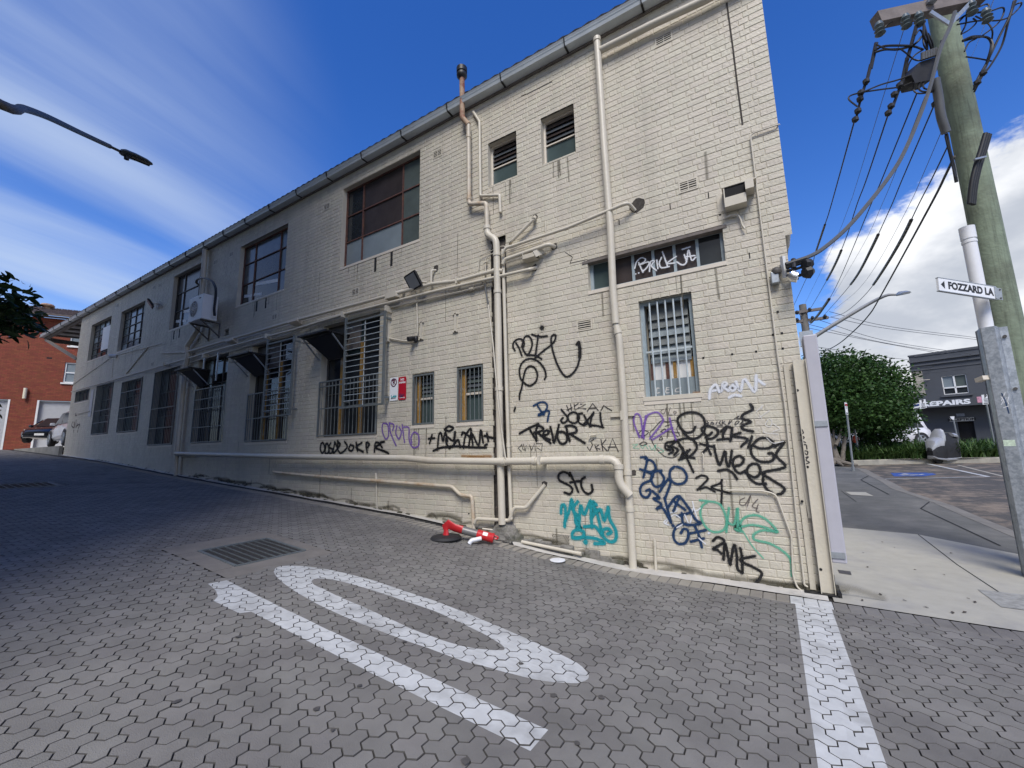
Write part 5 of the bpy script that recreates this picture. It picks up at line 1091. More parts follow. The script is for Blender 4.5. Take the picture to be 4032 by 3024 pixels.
graffiti('black numerals 24', K1, [[(568, 647), (610, 628), (652, 640), (650, 667), (578, 737)], [(578, 737), (612, 728), (650, 720), (712, 752)], [(767, 663), (750, 690), (685, 717), (740, 742), (830, 765)], [(762, 665), (766, 740), (762, 855)]], .010, S_black, smooth=True)
graffiti('black tag 2MK low by the corner', K1, [[(698, 1132), (730, 1103), (772, 1115), (780, 1142), (700, 1192), (730, 1200), (762, 1228)], [(778, 1275), (790, 1145), (818, 1270), (830, 1312)], [(830, 1312), (860, 1162), (880, 1240), (885, 1342), (917, 1375)], [(908, 1187), (920, 1260), (925, 1375)], [(1018, 1248), (905, 1277), (1000, 1330), (1067, 1370), (1062, 1412), (1018, 1468)]], .0125, S_black)
graffiti('navy spray lettering running diagonally down the wall', K1, [[(143, 488), (190, 500), (163, 642)], [(178, 500), (232, 520), (257, 572), (220, 602), (138, 580)], [(195, 602), (237, 625), (217, 665)], [(302, 590), (250, 600), (223, 650), (250, 712), (302, 700), (322, 650), (290, 598)], [(288, 752), (352, 658), (372, 682), (330, 805)], [(402, 560), (370, 590), (368, 650), (410, 692), (472, 685), (497, 640), (470, 583), (420, 560)],
 [(185, 745), (212, 735), (217, 760), (190, 797), (150, 780), (138, 730), (163, 690), (217, 668)], [(235, 750), (287, 800), (238, 805), (302, 850), (263, 885), (312, 880), (372, 985)], [(325, 798), (347, 880), (377, 992)], ([(390, 1015)], .018), [(352, 872), (425, 788), (500, 862), (560, 962), (602, 997), (478, 1002), (458, 918)], [(388, 818), (482, 892)], [(442, 788), (393, 902)], [(425, 940), (500, 920), (540, 905)],
 [(450, 1072), (472, 1040), (502, 1050), (507, 1102), (480, 1147), (430, 1152), (396, 1110), (400, 1050), (440, 1008), (490, 1000)], [(518, 1075), (642, 1048)], [(558, 1018), (590, 1090), (612, 1180)], [(627, 1112), (528, 1137)]], .014, S_blue)
graffiti('mint green spray letters CHS', K1, [[(598, 820), (690, 830), (752, 852), (792, 930), (802, 1000), (772, 1052), (700, 1062), (640, 1020), (603, 940), (610, 870), (652, 833)], [(820, 878), (800, 1062)], [(810, 992), (862, 1000), (887, 878), (890, 1045)], [(885, 1052), (930, 960), (1020, 933), (1112, 970), (1192, 1062), (1100, 1028), (1000, 1008), (920, 1022)], [(1192, 1062), (1080, 1050), (1013, 1080), (1020, 1122), (1130, 1150), (1222, 1200), (1292, 1272), (1305, 1400)], ([(930, 1060), (1000, 1170), (1085, 1265)], .008), [(870, 1040), (920, 1060), (900, 1030)]], .0145, S_green)
graffiti('white spray scrawl under the navy lettering', K1, [[(310, 890), (380, 840), (420, 900), (340, 920)], [(330, 1000), (400, 930), (470, 990), (420, 1030)], [(480, 930), (520, 1000), (545, 880), (580, 970)], [(350, 960), (320, 990), (360, 1010)], ([(665, 1072)], .014), [(590, 1110), (640, 1155)], [(540, 830), (560, 900), (600, 880)]], .008, S_white)
graffiti('purple spray tag under the barred louvre window', K1, [[(132, 335), (90, 220), (102, 158), (137, 170), (152, 250), (167, 345)], [(150, 335), (180, 205), (192, 175), (202, 160), (270, 143), (312, 190), (302, 230), (213, 345)], [(365, 188), (382, 260), (412, 352)], [(235, 352), (302, 310), (382, 258)], [(180, 170), (170, 260), (160, 330)]], .012, S_purple)
graffiti('thin black cloud outline over the purple tag', K1, [[(242, 270), (270, 238), (302, 208), (352, 216), (402, 203), (432, 230), (420, 270), (442, 320)], [(242, 270), (213, 300), (222, 350), (248, 400), (280, 442), (330, 482), (392, 492), (437, 460)], [(120, 312), (150, 283), (202, 295), (160, 327), (120, 312)], [(133, 385), (165, 370), (192, 385), (150, 397), (133, 385)], [(285, 350), (300, 330), (310, 350), (285, 355)], [(295, 290), (330, 270), (325, 300), (295, 290)], [(330, 250), (380, 235)], [(340, 290), (440, 300)], [(350, 270), (345, 340)], [(390, 260), (385, 300), (430, 330)]], .0042, S_marker)
graffiti('small faint marker initials under the barred window', KB, [[(345, 1540), (312, 1555), (315, 1585), (350, 1590), (372, 1525), (378, 1600)], [(420, 1520), (400, 1600), (440, 1610)], [(460, 1570), (470, 1600), (492, 1575), (465, 1565)]], .004, S_grey)
graffiti('small thin black word over the big lettering', K1, [[(650, 210), (665, 225), (645, 228), (670, 240)], [(690, 215), (680, 230), (705, 232), (690, 215)], [(730, 215), (720, 235)], [(755, 210), (745, 225), (760, 235)], [(770, 205), (768, 240)], [(790, 212), (772, 222), (795, 236)], [(830, 200), (815, 235), (845, 205)], [(865, 235), (880, 210), (900, 215), (870, 240)], [(905, 235), (930, 205), (915, 245), (945, 230)], [(862, 192), (900, 170), (880, 190), (925, 185)], [(730, 247), (770, 246)]], .0038, S_marker)
graffiti('faint dark marker letters dl near the corner', K1, [[(942, 800), (905, 820), (908, 852), (947, 850), (987, 780), (962, 862)], [(1042, 810), (1000, 862), (1040, 882)], [(1045, 850), (1030, 900), (1052, 912)]], .005, S_grey)
graffiti('thin white outline tag by the corner', K1, [[(1030, 140), (1082, 88), (1070, 112)], [(1050, 185), (1132, 130)], [(1052, 160), (1070, 190)], [(1120, 200), (1100, 240), (1140, 250), (1150, 210), (1130, 190)], [(1090, 270), (1095, 300), (1200, 310)], [(1160, 230), (1210, 270), (1160, 290)], [(1110, 340), (1160, 380), (1240, 365)]], .0042, S_whitem)
graffiti('small pale teal scribble left of the navy lettering', K1, [[(78, 395), (120, 388), (85, 415), (130, 420)], [(140, 400), (160, 420), (175, 395), (200, 425)], [(210, 400), (230, 430), (260, 390), (250, 440)], [(270, 410), (320, 440), (280, 455)]], .004, S_green)
graffiti('white spray word ARIOW right of the barred window', KB, [[(885, 1415), (897, 1310), (960, 1250), (1002, 1335)], [(890, 1332), (992, 1310)], [(1030, 1322), (1052, 1230), (1092, 1240), (1060, 1280), (1112, 1322)], [(1160, 1255), (1128, 1290), (1160, 1322), (1195, 1290), (1160, 1255)], [(1200, 1215), (1252, 1325), (1302, 1185), (1422, 1335), (1440, 1140)], [(1440, 1180), (1535, 1245)], [(1118, 1402), (1180, 1373), (1258, 1385)]], .0175, S_white)
graffiti('black letters EROS down the steel channel', K1, [[(1378, 272), (1392, 300), (1370, 318), (1398, 335), (1382, 352)], [(1382, 362), (1408, 375)], [(1390, 400), (1388, 362)], [(1388, 395), (1412, 392), (1420, 425)], [(1400, 455), (1420, 470), (1425, 445), (1402, 440), (1400, 455)], [(1410, 490), (1430, 485), (1412, 510), (1438, 528), (1405, 542)]], .0048, S_marker, yplane=-.0365, parent=GC)
a, b, c, d = M1
graffiti('white spray scrawl BRICK JA on the glass', KC, [[(330, 1540), (350, 1470), (400, 1425), (445, 1440), (430, 1472), (375, 1500)], [(372, 1475), (400, 1540), (420, 1580)], [(400, 1495), (482, 1470), (470, 1520), (420, 1572)], [(490, 1572), (502, 1470), (545, 1460), (512, 1512), (565, 1562)], [(570, 1450), (582, 1542)], [(622, 1420), (598, 1480), (620, 1532), (705, 1520)], [(632, 1360), (690, 1522)], [(782, 1410), (685, 1482), (762, 1482)], [(870, 1390), (892, 1470), (850, 1502), (788, 1470)], [(895, 1470), (915, 1340), (950, 1450), (992, 1420)], [(890, 1412), (985, 1400)], [(848, 1332), (932, 1305)], [(338, 1600)], [(372, 1590)]], .0095, S_white, yplane=.095, parent=WM1)
graffiti('faint white letters LEC on the lower pane', KB, [[(262, 1290), (258, 1348), (292, 1345)], [(262, 1292), (288, 1292)], [(375, 1285), (368, 1345), (405, 1345)], [(372, 1312), (402, 1310)], [(375, 1287), (405, 1285)], [(545, 1285), (490, 1300), (485, 1335), (550, 1330)]], .006, S_whitem, yplane=.122)
graffiti('small dark scrawl near the far end of the wall', KX, [[(1130, 1030), (1115, 1090), (1150, 1120), (1165, 1040)], [(1150, 1030), (1155, 1115)], [(1185, 1000), (1180, 1120), (1205, 1060)], [(1195, 1090), (1240, 1070), (1215, 1140)], [(1145, 1160), (1140, 1190)], [(1210, 1160), (1208, 1190)], [(1180, 895), (1172, 930), (1190, 930)]], .02, S_grey)
# ------------------------------------------------------------------ things fixed to the wall
def text(name, body, size, m_, loc, rot, parent=None, sx=1.0, align='CENTER', ext=0.0006, bold=0.0, width=None):
    cu = bpy.data.curves.new(name, 'FONT'); cu.body = body; cu.size = size; cu.align_x = align; cu.align_y = 'CENTER'; cu.extrude = ext; cu.offset = bold; cu.resolution_u = 4
    t = bpy.data.objects.new(name, cu); me = bpy.data.meshes.new_from_object(t); bpy.data.objects.remove(t); bpy.data.curves.remove(cu)
    n = len(me.vertices); co = np.zeros(n*3, np.float32); me.vertices.foreach_get('co', co); co = co.reshape(-1, 3)
    if width: sx = width/(co[:, 0].max()-co[:, 0].min())
    co[:, 0] *= sx; me.vertices.foreach_set('co', co.ravel()); me.materials.clear(); me.materials.append(m_); me.update(); me.name = name
    o = link(name, me, parent); o.rotation_euler = rot; o.location = Vector([float(c) for c in loc])-(wloc(parent) if parent else Vector((0, 0, 0)))
    return o
WR = (math.pi/2, 0, 0)
# air conditioner
ar = wp(*C2(434, 440), .0); x1 = float(wp(*C2(425, 520), .15)[0]); zb_ = float(wp(*C2(415, 600), .2)[2]); zt_ = float(wp(*C2(434, 445), .15)[2])
x0 = x1-.82; y0, y1 = -.52, -.14
AC = thing('air_conditioner', (x1-.4, -.3, zb_), 'white air conditioner unit bracketed to the wall below an upper window', 'air conditioner')
MB().bbox(x0, x1, y0, y1, zb_, zt_, .015).build('casing', M_white, AC)
fc = (x0+.30, (zb_+zt_)/2); m = MB(); n = 24
m.add([(fc[0]+.23*math.cos(6.283*k/n), y0-.004, fc[1]+.23*math.sin(6.283*k/n)) for k in range(n)], [tuple(range(n))]); m.build('fan_opening', M_fdark, AC, fix=False)
m = MB()
for r_ in (.06, .11, .16, .21): m.tube([(fc[0]+r_*math.cos(6.283*k/24), y0-.012, fc[1]+r_*math.sin(6.283*k/24)) for k in range(25)], .004, 5)
for k in range(8): m.beam((fc[0], y0-.012, fc[1]), (fc[0]+.23*math.cos(.785*k), y0-.012, fc[1]+.23*math.sin(.785*k)), .005, .005)
m.build('fan_guard', M_white, AC); MB().box(x0+.60, x0+.70, y0-.004, y0, zt_-.12, zt_-.09).build('badge', M_fdark, AC)
m = MB()
for x in (x0+.1, x1-.1): m.beam((x, y0+.02, zb_-.02), (x, 0, zb_-.02), .035, .035); m.beam((x, y0+.06, zb_-.03), (x, 0, zb_-.40), .03, .03); m.beam((x, -.012, zb_), (x, -.012, zb_-.44), .035, .02)
m.build('wall_bracket', M_fdark, AC)
m = MB()
for k, dx in enumerate((0, .05)):
    pts = [hit(*C2(px_+k*9, py_), (0, yy, 0), (0, 1, 0)) for px_, py_, yy in ((300, 368, -.02), (283, 352, -.06), (295, 330, -.10), (340, 325, -.2), (385, 345, -.25), (408, 390, -.28), (408, 450, -.28), (400, 520, -.30), (402, 568, -.30))]; m.tube(spline(pts, 5), .018, 8)
m.build('insulated_pipe', M_black, AC, smooth=True)
# floodlights and cameras
def floodlight(px_, s, label):
    c = wp(*px_, .22); F_ = thing('floodlight', (c[0], 0, c[2]), label, 'floodlight')
    n = np.array((-.25, -.80, -.55)); n /= np.linalg.norm(n); r_ = np.cross(n, (0, 0, 1)); r_ /= np.linalg.norm(r_); u_ = np.cross(r_, n); c = np.array(c)
    def ring(k, dz): return [c+r_*a*s*k+u_*b*s*.75*k+n*dz for a, b in ((-1, -1), (1, -1), (1, 1), (-1, 1))]
    MB().loft([ring(.8, -.07), ring(1, -.02), ring(1, 0)]).build('housing', M_black, F_); m = MB(); m.add(ring(.82, .004), [(0, 1, 2, 3)]); m.build('lens', mat('flood_lens', (.35, .36, .36), .25, var=.1), F_, fix=False)
    m = MB(); m.beam(c-n*.05, (c[0]+.15, 0, c[2]+.02), .03, .02); m.build('bracket', M_pipe, F_); return F_
floodlight(K8(1128, 625), .20, 'square black floodlight on the wall above the pipes near the caged window')
floodlight(C1(1085, 362), .19, 'small floodlight at the top corner of the far upper window')
CM = thing('security_camera', wp(*K8(1150, 1310)), 'small black twin camera on the wall between the caged window and signs', 'camera', None)
q = wp(*K8(1135, 1305), .07); MB().tube([q+np.array((0, .06, .0)), q, q+np.array((-.03, -.10, -.03))], .045, 12).build('camera_body', M_black, CM, smooth=True); q = wp(*K8(1170, 1312), .05); MB().lathe([(.03, -.05), (.045, -.01), (.04, .04), (.02, .06)], q, 10).build('mount', M_black, CM, smooth=True)
CM = thing('security_camera', wp(*KI(30, 350)), 'small dome camera with grey box beneath, by the street corner', 'camera')
q = wp(*KI(30, 352), .06); MB().lathe([(.01, -.05), (.045, -.03), (.055, .0), (.045, .03), (.02, .05)], q, 12).build('dome', M_fdark, CM, smooth=True); m = MB(); b_ = wp(*KI(0, 300)); m.box(b_[0]-.02, .42, -.05, -.0, b_[2]-.015, b_[2]+.01); m.build('bracket', M_pipe, CM)
b_ = wp(*KI(5, 460), .04); MB().bbox(b_[0]-.04, b_[0]+.04, -.09, -.003, b_[2]-.07, b_[2]+.07, .01).build('junction_box', M_galv, CM)
CM = thing('security_camera', wp(*C1(820, 740)), 'tiny pale camera on the dark wall between two far upper windows', 'camera'); q = wp(*C1(820, 740), .10); MB().tube([q+np.array((.05, .09, .02)), q, q+np.array((-.05, -.10, -.02))], .07, 10).build('camera_body', M_white, CM, smooth=True)
# parking plates
def plate(px4, label, m_, group=None):
    q = [wp(*p, .012) for p in px4]; a, b, c, d = (q[0][0]+q[3][0])/2, (q[1][0]+q[2][0])/2, (q[3][2]+q[2][2])/2, (q[0][2]+q[1][2])/2
    T = thing('parking_sign', ((a+b)/2, -.012, (c+d)/2), label, 'sign', group)
    pts = []; r_ = .03
    for cx0, cz0, a0 in ((b-r_, d-r_, 0), (a+r_, d-r_, 90), (a+r_, c+r_, 180), (b-r_, c+r_, 270)):
        for k in range(4): t = math.radians(a0+30*k); pts.append((cx0+r_*math.cos(t), -.012, cz0+r_*math.sin(t)))
    MB().prism(pts, (0, .004, 0)).build('plate', m_, T); return T, (a, b, c, d)
M_signw = mat('sign_white', (.80, .82, .84), .35, var=.04); M_signr = mat('sign_red', (.45, .012, .03), .35, var=.05); M_signk = mat('sign_maroon', (.10, .012, .04), .4, var=.05)
T, (a, b, c, d) = plate([C4(795, 682), C4(872, 674), C4(866, 892), C4(790, 898)], 'white no parking plate with circled P, left of the red plate', M_signw)
xm, w_, h_ = (a+b)/2, b-a, d-c
m = MB(); n = 28; rr = w_*.33; zc = d-h_*.22
m.tube([(xm+rr*math.cos(6.283*k/n), -.0135, zc+rr*math.sin(6.283*k/n)) for k in range(n+1)], .009, 5); m.beam((xm-rr*.7, -.0145, zc+rr*.7), (xm+rr*.7, -.0145, zc-rr*.7), .014, .002, (0, 1, 0)); m.build('prohibition_ring', M_signk, T)
text('letter', 'P', w_*.62, M_signk, (xm, -.0138, zc), WR, T, bold=.004)
m = MB(); m.box(xm-w_*.26, xm+w_*.26, -.0135, -.0125, c+h_*.085, c+h_*.105); m.add([(xm-w_*.34, -.0135, c+h_*.095), (xm-w_*.2, -.0135, c+h_*.13), (xm-w_*.2, -.0135, c+h_*.06)], [(0, 1, 2)]); m.build('arrow', M_signk, T)
graffiti('blue scribble', C4, [[(808, 845), (812, 870), (830, 848), (825, 865), (845, 845), (840, 868), (855, 850)]], .007, S_teal, yplane=-.0145, parent=T, name='scribble')
T, (a, b, c, d) = plate([C4(876, 676), C4(946, 669), C4(943, 885), C4(872, 890)], 'red no stopping plate with white lettering beside the white plate', M_signr)
xm, w_, h_ = (a+b)/2, b-a, d-c
text('letter', 'NO', w_*.30, M_signw, (xm, -.0130, d-h_*.12), WR, T, bold=.002); text('letter', 'STOPPING', w_*.23, M_signw, (xm, -.0130, d-h_*.25), WR, T, sx=.80, bold=.002)
m = MB(); m.box(xm-w_*.33, xm+w_*.28, -.0135, -.0125, c+h_*.085, c+h_*.105); m.add([(xm+w_*.38, -.0135, c+h_*.095), (xm+w_*.24, -.0135, c+h_*.13), (xm+w_*.24, -.0135, c+h_*.06)], [(0, 2, 1)]); m.build('arrow', M_signw, T)
graffiti('dark blue scribble', C4, [[(880, 850), (890, 830), (895, 860), (910, 830), (905, 860), (925, 835)]], .006, S_blue, yplane=-.0145, parent=T, name='scribble')
a = wp(*KL(322, 1090)); o = MB().box(a[0]-.16, a[0]+.16, -.02, -.004, a[2]-.55, a[2]+.55).build('notice_board', mat('pale_notice', (.50, .50, .50), .5, var=.1), None); tag(o, 'tall narrow pale notice on the far end of the wall', 'sign')
# service cable clamps at the street corner
IN = thing('cable_bracket', P(*KI(180, 330), 4.75), 'white wall bracket with black cable clamps and a silver can at the street corner', 'cable bracket')
q = [P(*KI(*p), 4.78) for p in ((120, 105), (165, 110), (205, 440), (160, 440))]; MB().prism(q, AF*.05).build('wall_plate', M_white, IN)
m = MB()
for a, b, r_ in (((175, 250), (490, 150), .030), ((180, 290), (500, 190), .022), ((290, 165), (300, 300), .025), ((190, 345), (300, 320), .018), ((300, 325), (455, 270), .016), ((200, 410), (260, 470), .016), ((260, 470), (370, 465), .012), ((355, 425), (470, 385), .018)): m.tube([P(*KI(*a), 4.72), P(*KI(*b), 4.66)], r_, 8)
m.build('clamp_arm', M_cable, IN, smooth=True)
m = MB(); m.tube([P(*KI(455, 240), 4.6), P(*KI(505, 240), 4.6), P(*KI(560, 215), 4.6)], [.055, .06, .05], 8); m.tube([P(*KI(460, 370), 4.6), P(*KI(530, 360), 4.6), P(*KI(600, 345), 4.6)], [.055, .075, .03], 8); m.tube([P(*KI(490, 330), 4.6), P(*KI(560, 330), 4.6)], .03, 6); m.build('cable_clamp', M_cable, IN)
MB().tube([P(*KI(255, 400), 4.62), P(*KI(300, 435), 4.6), P(*KI(360, 440), 4.58)], .058, 14).build('silver_can', mat('bare_steel', (.75, .75, .72), .25, .8, var=.1), IN, smooth=True)
YL = thing('round_sign', P(*KI(205, 580), 5.4), 'pale yellow rounded sign with dark red rim, edge on at the street corner', 'sign'); q0 = P(*KI(178, 470), 5.4)
q = [P(*KI(*p), 5.4) for p in ((165, 462), (205, 500), (240, 560), (250, 620), (235, 670), (200, 705), (190, 640), (175, 540))]; MB().prism(q, AF*.25).build('sign_face', mat('pale_yellow', (.66, .56, .30), .5, var=.05), YL); q = [P(*KI(*p), 5.39) for p in ((198, 708), (240, 672), (256, 622), (246, 622), (225, 655), (200, 680))]; MB().prism(q, AF*.02).build('sign_rim', mat('dark_red', (.13, .02, .02), .5, var=.05), YL)
# ------------------------------------------------------------------ street lamp and tree on the left
hx, hy = -10.2, -3.0
lp = hit(*KH(1500, 780), (hx, hy, 0), (0, 1, 0)); hx, hz = float(lp[0]), float(lp[2])
SL = thing('street_lamp', (hx+.1, -7.8, float(gz(hx, -7.8))), 'dark curved street lamp arm reaching over the lane from the left', 'street lamp')
pts = [hit(*KH(*p), (0, y, 0), (0, 1, 0)) for p, y in (((1365, 715), -3.15), ((1000, 545), -3.75), ((600, 355), -4.35), ((300, 245), -4.75), ((0, 190), -5.1))]
ex = [np.array((pts[-1][0]+.2, -5.9, pts[-1][2]+.02)), np.array((pts[-1][0]+.5, -7.0, pts[-1][2]-.3)), np.array((pts[-1][0]+.7, -7.8, pts[-1][2]-.9))]
MB().tube(spline(pts+ex, 5), .045, 12).build('arm', M_fdark, SL, smooth=True)
MB().tube([ex[-1], (ex[-1][0], -7.8, float(gz(-10, -7.8)))], [.08, .10], 12).build('pole', M_fdark, SL, smooth=True)
MB().tube([pts[0], lp], .028, 10).build('spigot', M_fdark, SL, smooth=True)
d_ = (np.array(lp)-pts[0]); d_ /= np.linalg.norm(d_); tipz = hit(*KH(1900, 945), (0, -2.45, 0), (0, 1, 0)); ax = tipz-np.array(lp); L_ = np.linalg.norm(ax); ax /= L_; sd = np.cross(ax, (0, 0, 1)); sd /= np.linalg.norm(sd); up_ = np.cross(sd, ax); rings = []
for t, w_, h_ in ((0, .09, .05), (.1, .14, .07), (.4, .15, .07), (.75, .12, .055), (.95, .06, .03), (1.0, .015, .012)): rings.append([np.array(lp)+ax*L_*t+sd*w_*math.cos(a)+up_*h_*(math.sin(a) if math.sin(a) > 0 else .35*math.sin(a)) for a in np.linspace(0, 6.283, 14, endpoint=False)])
HD = MB().loft(rings).build('lamp_head', mat('lamp_casing', (.13, .15, .155), .4, .2, var=.1), SL, smooth=True)
c = np.array(lp)+ax*.10-up_*.05; MB().tube([c, c-up_*.07], .045, 10).build('sensor', M_black, SL, smooth=True); c = np.array(lp)+ax*L_*.6-up_*.022; MB().tube([c-ax*.16, c+ax*.16], .05, 8).build('lens', M_carglass, HD)
def leafcloud(n, centers, size, asp=2.2, droop=.4, jit=1.0, fold=True):
    C = np.asarray(centers, float); a = rng.uniform(0, 2*np.pi, n); e = rng.normal(-droop*.5, .5, n); L_ = size*rng.uniform(.7, 1.25, n)
    dr = np.stack([np.cos(a)*np.cos(e), np.sin(a)*np.cos(e), np.sin(e)], 1); s_ = np.cross(dr, rng.normal(0, 1, (n, 3))); s_ /= np.linalg.norm(s_, axis=1)[:, None]; W_ = (L_/asp)[:, None]*s_; D_ = dr*L_[:, None]
    V = np.stack([C, C+D_*.45+W_*.5, C+D_, C+D_*.45-W_*.5], 1).reshape(-1, 3); i = np.arange(n)*4; return V, np.stack([i, i+1, i+2, i+3], 1)
def bigleaves(pts, size):
    V = []; F = []
    for p in pts:
        a = rng.uniform(0, 6.283); e = rng.uniform(-.9, .7); d_ = np.array((math.cos(a)*math.cos(e), math.sin(a)*math.cos(e), math.sin(e))); s_ = np.cross(d_, rng.normal(0, 1, 3)); s_ /= np.linalg.norm(s_); n_ = np.cross(d_, s_); L_ = size*rng.uniform(.75, 1.2)
        b = len(V); pr = ((0, .04), (.2, .26), (.45, .36), (.7, .30), (.9, .13), (1.0, .0))
        for t, w in pr:
            base = np.array(p)+d_*L_*t-n_*L_*.10*t*t
            V += [base+s_*L_*w*.5+n_*L_*w*.14, base, base-s_*L_*w*.5+n_*L_*w*.14]
        for k in range(5): q = b+3*k; F += [(q, q+1, q+4, q+3), (q+1, q+2, q+5, q+4)]
    return V, F
tp_ = P(*KT(330, 900), 6.2); trunk = np.array((tp_[0]-1.6, -7.6, float(gz(tp_[0]-1.6, -7.6))))
TR = thing('laneside_tree', trunk, 'dark large leaved tree leaning in from the left edge of the lane', 'tree')
MB().tube(spline([trunk, trunk+np.array((.05, .1, 1.6)), trunk+np.array((.2, .4, 3.2)), trunk+np.array((.2, .6, 6.0))], 4), [.16]*5+[.12]*4+[.09]*4, 10).build('trunk', M_bark, TR, smooth=True)
br = MB(); pts = []
tips = [KT(0, 640), KT(200, 760), KT(330, 720), KT(260, 900), KT(80, 900), KT(-250, 700), KT(-300, 400), KT(60, 330), KT(330, 480), KT(-120, 950), KT(430, 940), KT(-600, 300), KT(-500, 900), KX(-100, 830), KX(20, 850)]
for k, t_ in enumerate(tips):
    e_ = P(*t_, 6.2+random.uniform(-.5, .4)); s_ = trunk+np.array((.2, .5, min(3.6, e_[2]-.3)-trunk[2]*0)); s_[2] = min(max(e_[2]-.7, trunk[2]+1.2), trunk[2]+4)
    sp = spline([s_, s_+(e_-s_)*.5+np.array((0, 0, .2)), e_], 6); br.tube(sp, np.linspace(.03, .008, len(sp)), 6)
    for _ in range(46 if k not in (13, 14) else 5): pts.append(e_+rng.normal(0, .115 if k not in (13, 14) else .06, 3))
br.build('branch', M_bark, TR)
V, F = bigleaves(pts, .165); w_ = np.array(wloc(TR)); link('leaves', npmesh('leaves', np.array(V)-w_, F, M_bigleaf, True), TR)
cpts = []; 
for _ in range(90):
    c = trunk+np.array((-1.0, .2, 5.0))+rng.normal(0, 1, 3)*np.array((1.5, 1.1, 1.3)); 
    q_ = c-EYE
    cpts += [c+rng.normal(0, .28, 3) for _ in range(26)]
cp = np.array(cpts); dq = cp-EYE; dp = dq@AF; vis = (dp > .2) & (np.abs(dq@AR/np.maximum(dp, .01)*FPX) < 2080) & (np.abs(dq@AU/np.maximum(dp, .01)*FPX) < 1560); cp = cp[~vis]
V, F = leafcloud(len(cp), cp, .2, 2.2); link('crown', npmesh('crown', V-w_, F, M_bigleaf), TR)
# tall dark block out of view, added to shade the left of wall and lane
SHB = thing('shade_block', (-24, -14, 1), 'unseen dark block added beyond the left edge to shade the lane and wall', 'building')
m = MB(); m.box(-21.5, -3.2, -19, -8.25, -.5, 27.0); m.build('wall', M_shadeblk, SHB); m = MB()
# ------------------------------------------------------------------ far end of the lane: drive, cars, red brick flats
FP0 = np.array((-42.5, -4.0, 0)); FT = np.array((.5, .866, 0)); FN = np.array((.866, -.5, 0))
FP0[:2] += 0
zr = 2.05
tag(flat('driveway', [(-34.2, -9), (-34.2, .3), (-26.4, .3), (-26.4, 14), (-60, 40), (-60, -9)], mat('drive_concrete', (.36, .34, .31), .85, var=.12, scale=2), 0.0, kind=None), kind='structure')
o = bpy.data.objects['driveway']; 
for v in o.data.vertices: v.co.z = 2.03
m = MB(); pts_ = [(-34.0, .02), (-26.3, .02)]
m.prism([(-34.2, -.14, 1.9), (-26.25, -.14, 1.5), (-26.25, -.14, 2.06), (-34.2, -.14, 2.06)], (0, .12, 0)); o = m.build('low_wall', mat('stained_concrete', (.25, .24, .21), .9, var=.3, scale=2), None); tag(o, 'low stained concrete wall tapering along the far end of the lane', 'low wall')
def fpt(u, z, off=0.0): q = FP0+FT*u+FN*off; return np.array((q[0], q[1], z))
def fuz(p): q = hit(*p, FP0, FN); return float(np.dot(q-FP0, FT)), float(q[2])
RB = thing('red_brick_flats', fpt(8, zr), 'red brick block of flats with white roller doors and a tiled hip roof', 'building')
u_r, z_e = fuz(KT(1350, 890)); u_l, z_e2 = fuz(KT(560, 790)); ZE = (z_e+z_e2)/2
g1 = fuz(KX(590, 695)); g1b = fuz(KX(555, 900)); g2 = fuz(KX(165, 672)); wq = [fuz(KX(*p)) for p in ((1020, 105), (990, 420), (1205, 115))]
wu0 = min(wq[0][0], wq[1][0]); wz1, wz0 = wq[0][1], wq[1][1]; wu1 = wu0+1.9
gu = (g1[0]+g1b[0])/2; gz1 = g1[1]; hol = [(gu, gu+5.0, zr-.1, gz1), (g2[0]-5.0, g2[0], zr-.1, gz1), (wu0, wu1, wz0, wz1)]
uw = fuz(KT(1340, 1300)); uw2 = fuz(KT(1540, 1390)); hol.append((uw[0], uw[0]+1.8, uw2[1]-.0, uw2[1]+1.5))
U0, U1_ = -12.0, max(u_r+8, gu+9)
def bw(mb, u0, u1, z0, z1, off): 
    a, b, c, d = fpt(u0, z0, off), fpt(u1, z0, off), fpt(u1, z1, off), fpt(u0, z1, off); mb.add([a, b, c, d], [(0, 1, 2, 3)])
m = MB(); us = sorted({U0, U1_, *[h[0] for h in hol], *[h[1] for h in hol]}); zs = sorted({zr-.6, ZE, *[h[2] for h in hol], *[h[3] for h in hol]})
for i in range(len(us)-1):
    for j in range(len(zs)-1):
        um, zm = (us[i]+us[i+1])/2, (zs[j]+zs[j+1])/2
        if zs[j+1] <= ZE+.01 and not any(h[0] < um < h[1] and h[2] < zm < h[3] for h in hol): bw(m, us[i], us[i+1], zs[j], zs[j+1], 0)
for h in hol:
    for (ua, za, ub, zb2) in ((h[0], h[2], h[0], h[3]), (h[1], h[2], h[1], h[3]), (h[0], h[3], h[1], h[3]), (h[0], h[2], h[1], h[2])): m.add([fpt(ua, za, 0), fpt(ub, zb2, 0), fpt(ub, zb2, -.25), fpt(ua, za, -.25)], [(0, 1, 2, 3)])
a, b = fpt(U0, 0), fpt(U1_, 0); 
for u_ in (U0, U1_): m.add([fpt(u_, zr-.6, 0), fpt(u_, zr-.6, -9), fpt(u_, ZE, -9), fpt(u_, ZE, 0)], [(0, 1, 2, 3)])
m.build('wall', M_redmort, RB, fix=False)
V = []; F = []; ch = .086; uvis0, uvis1 = U0+6, U1_-2; nb = 0
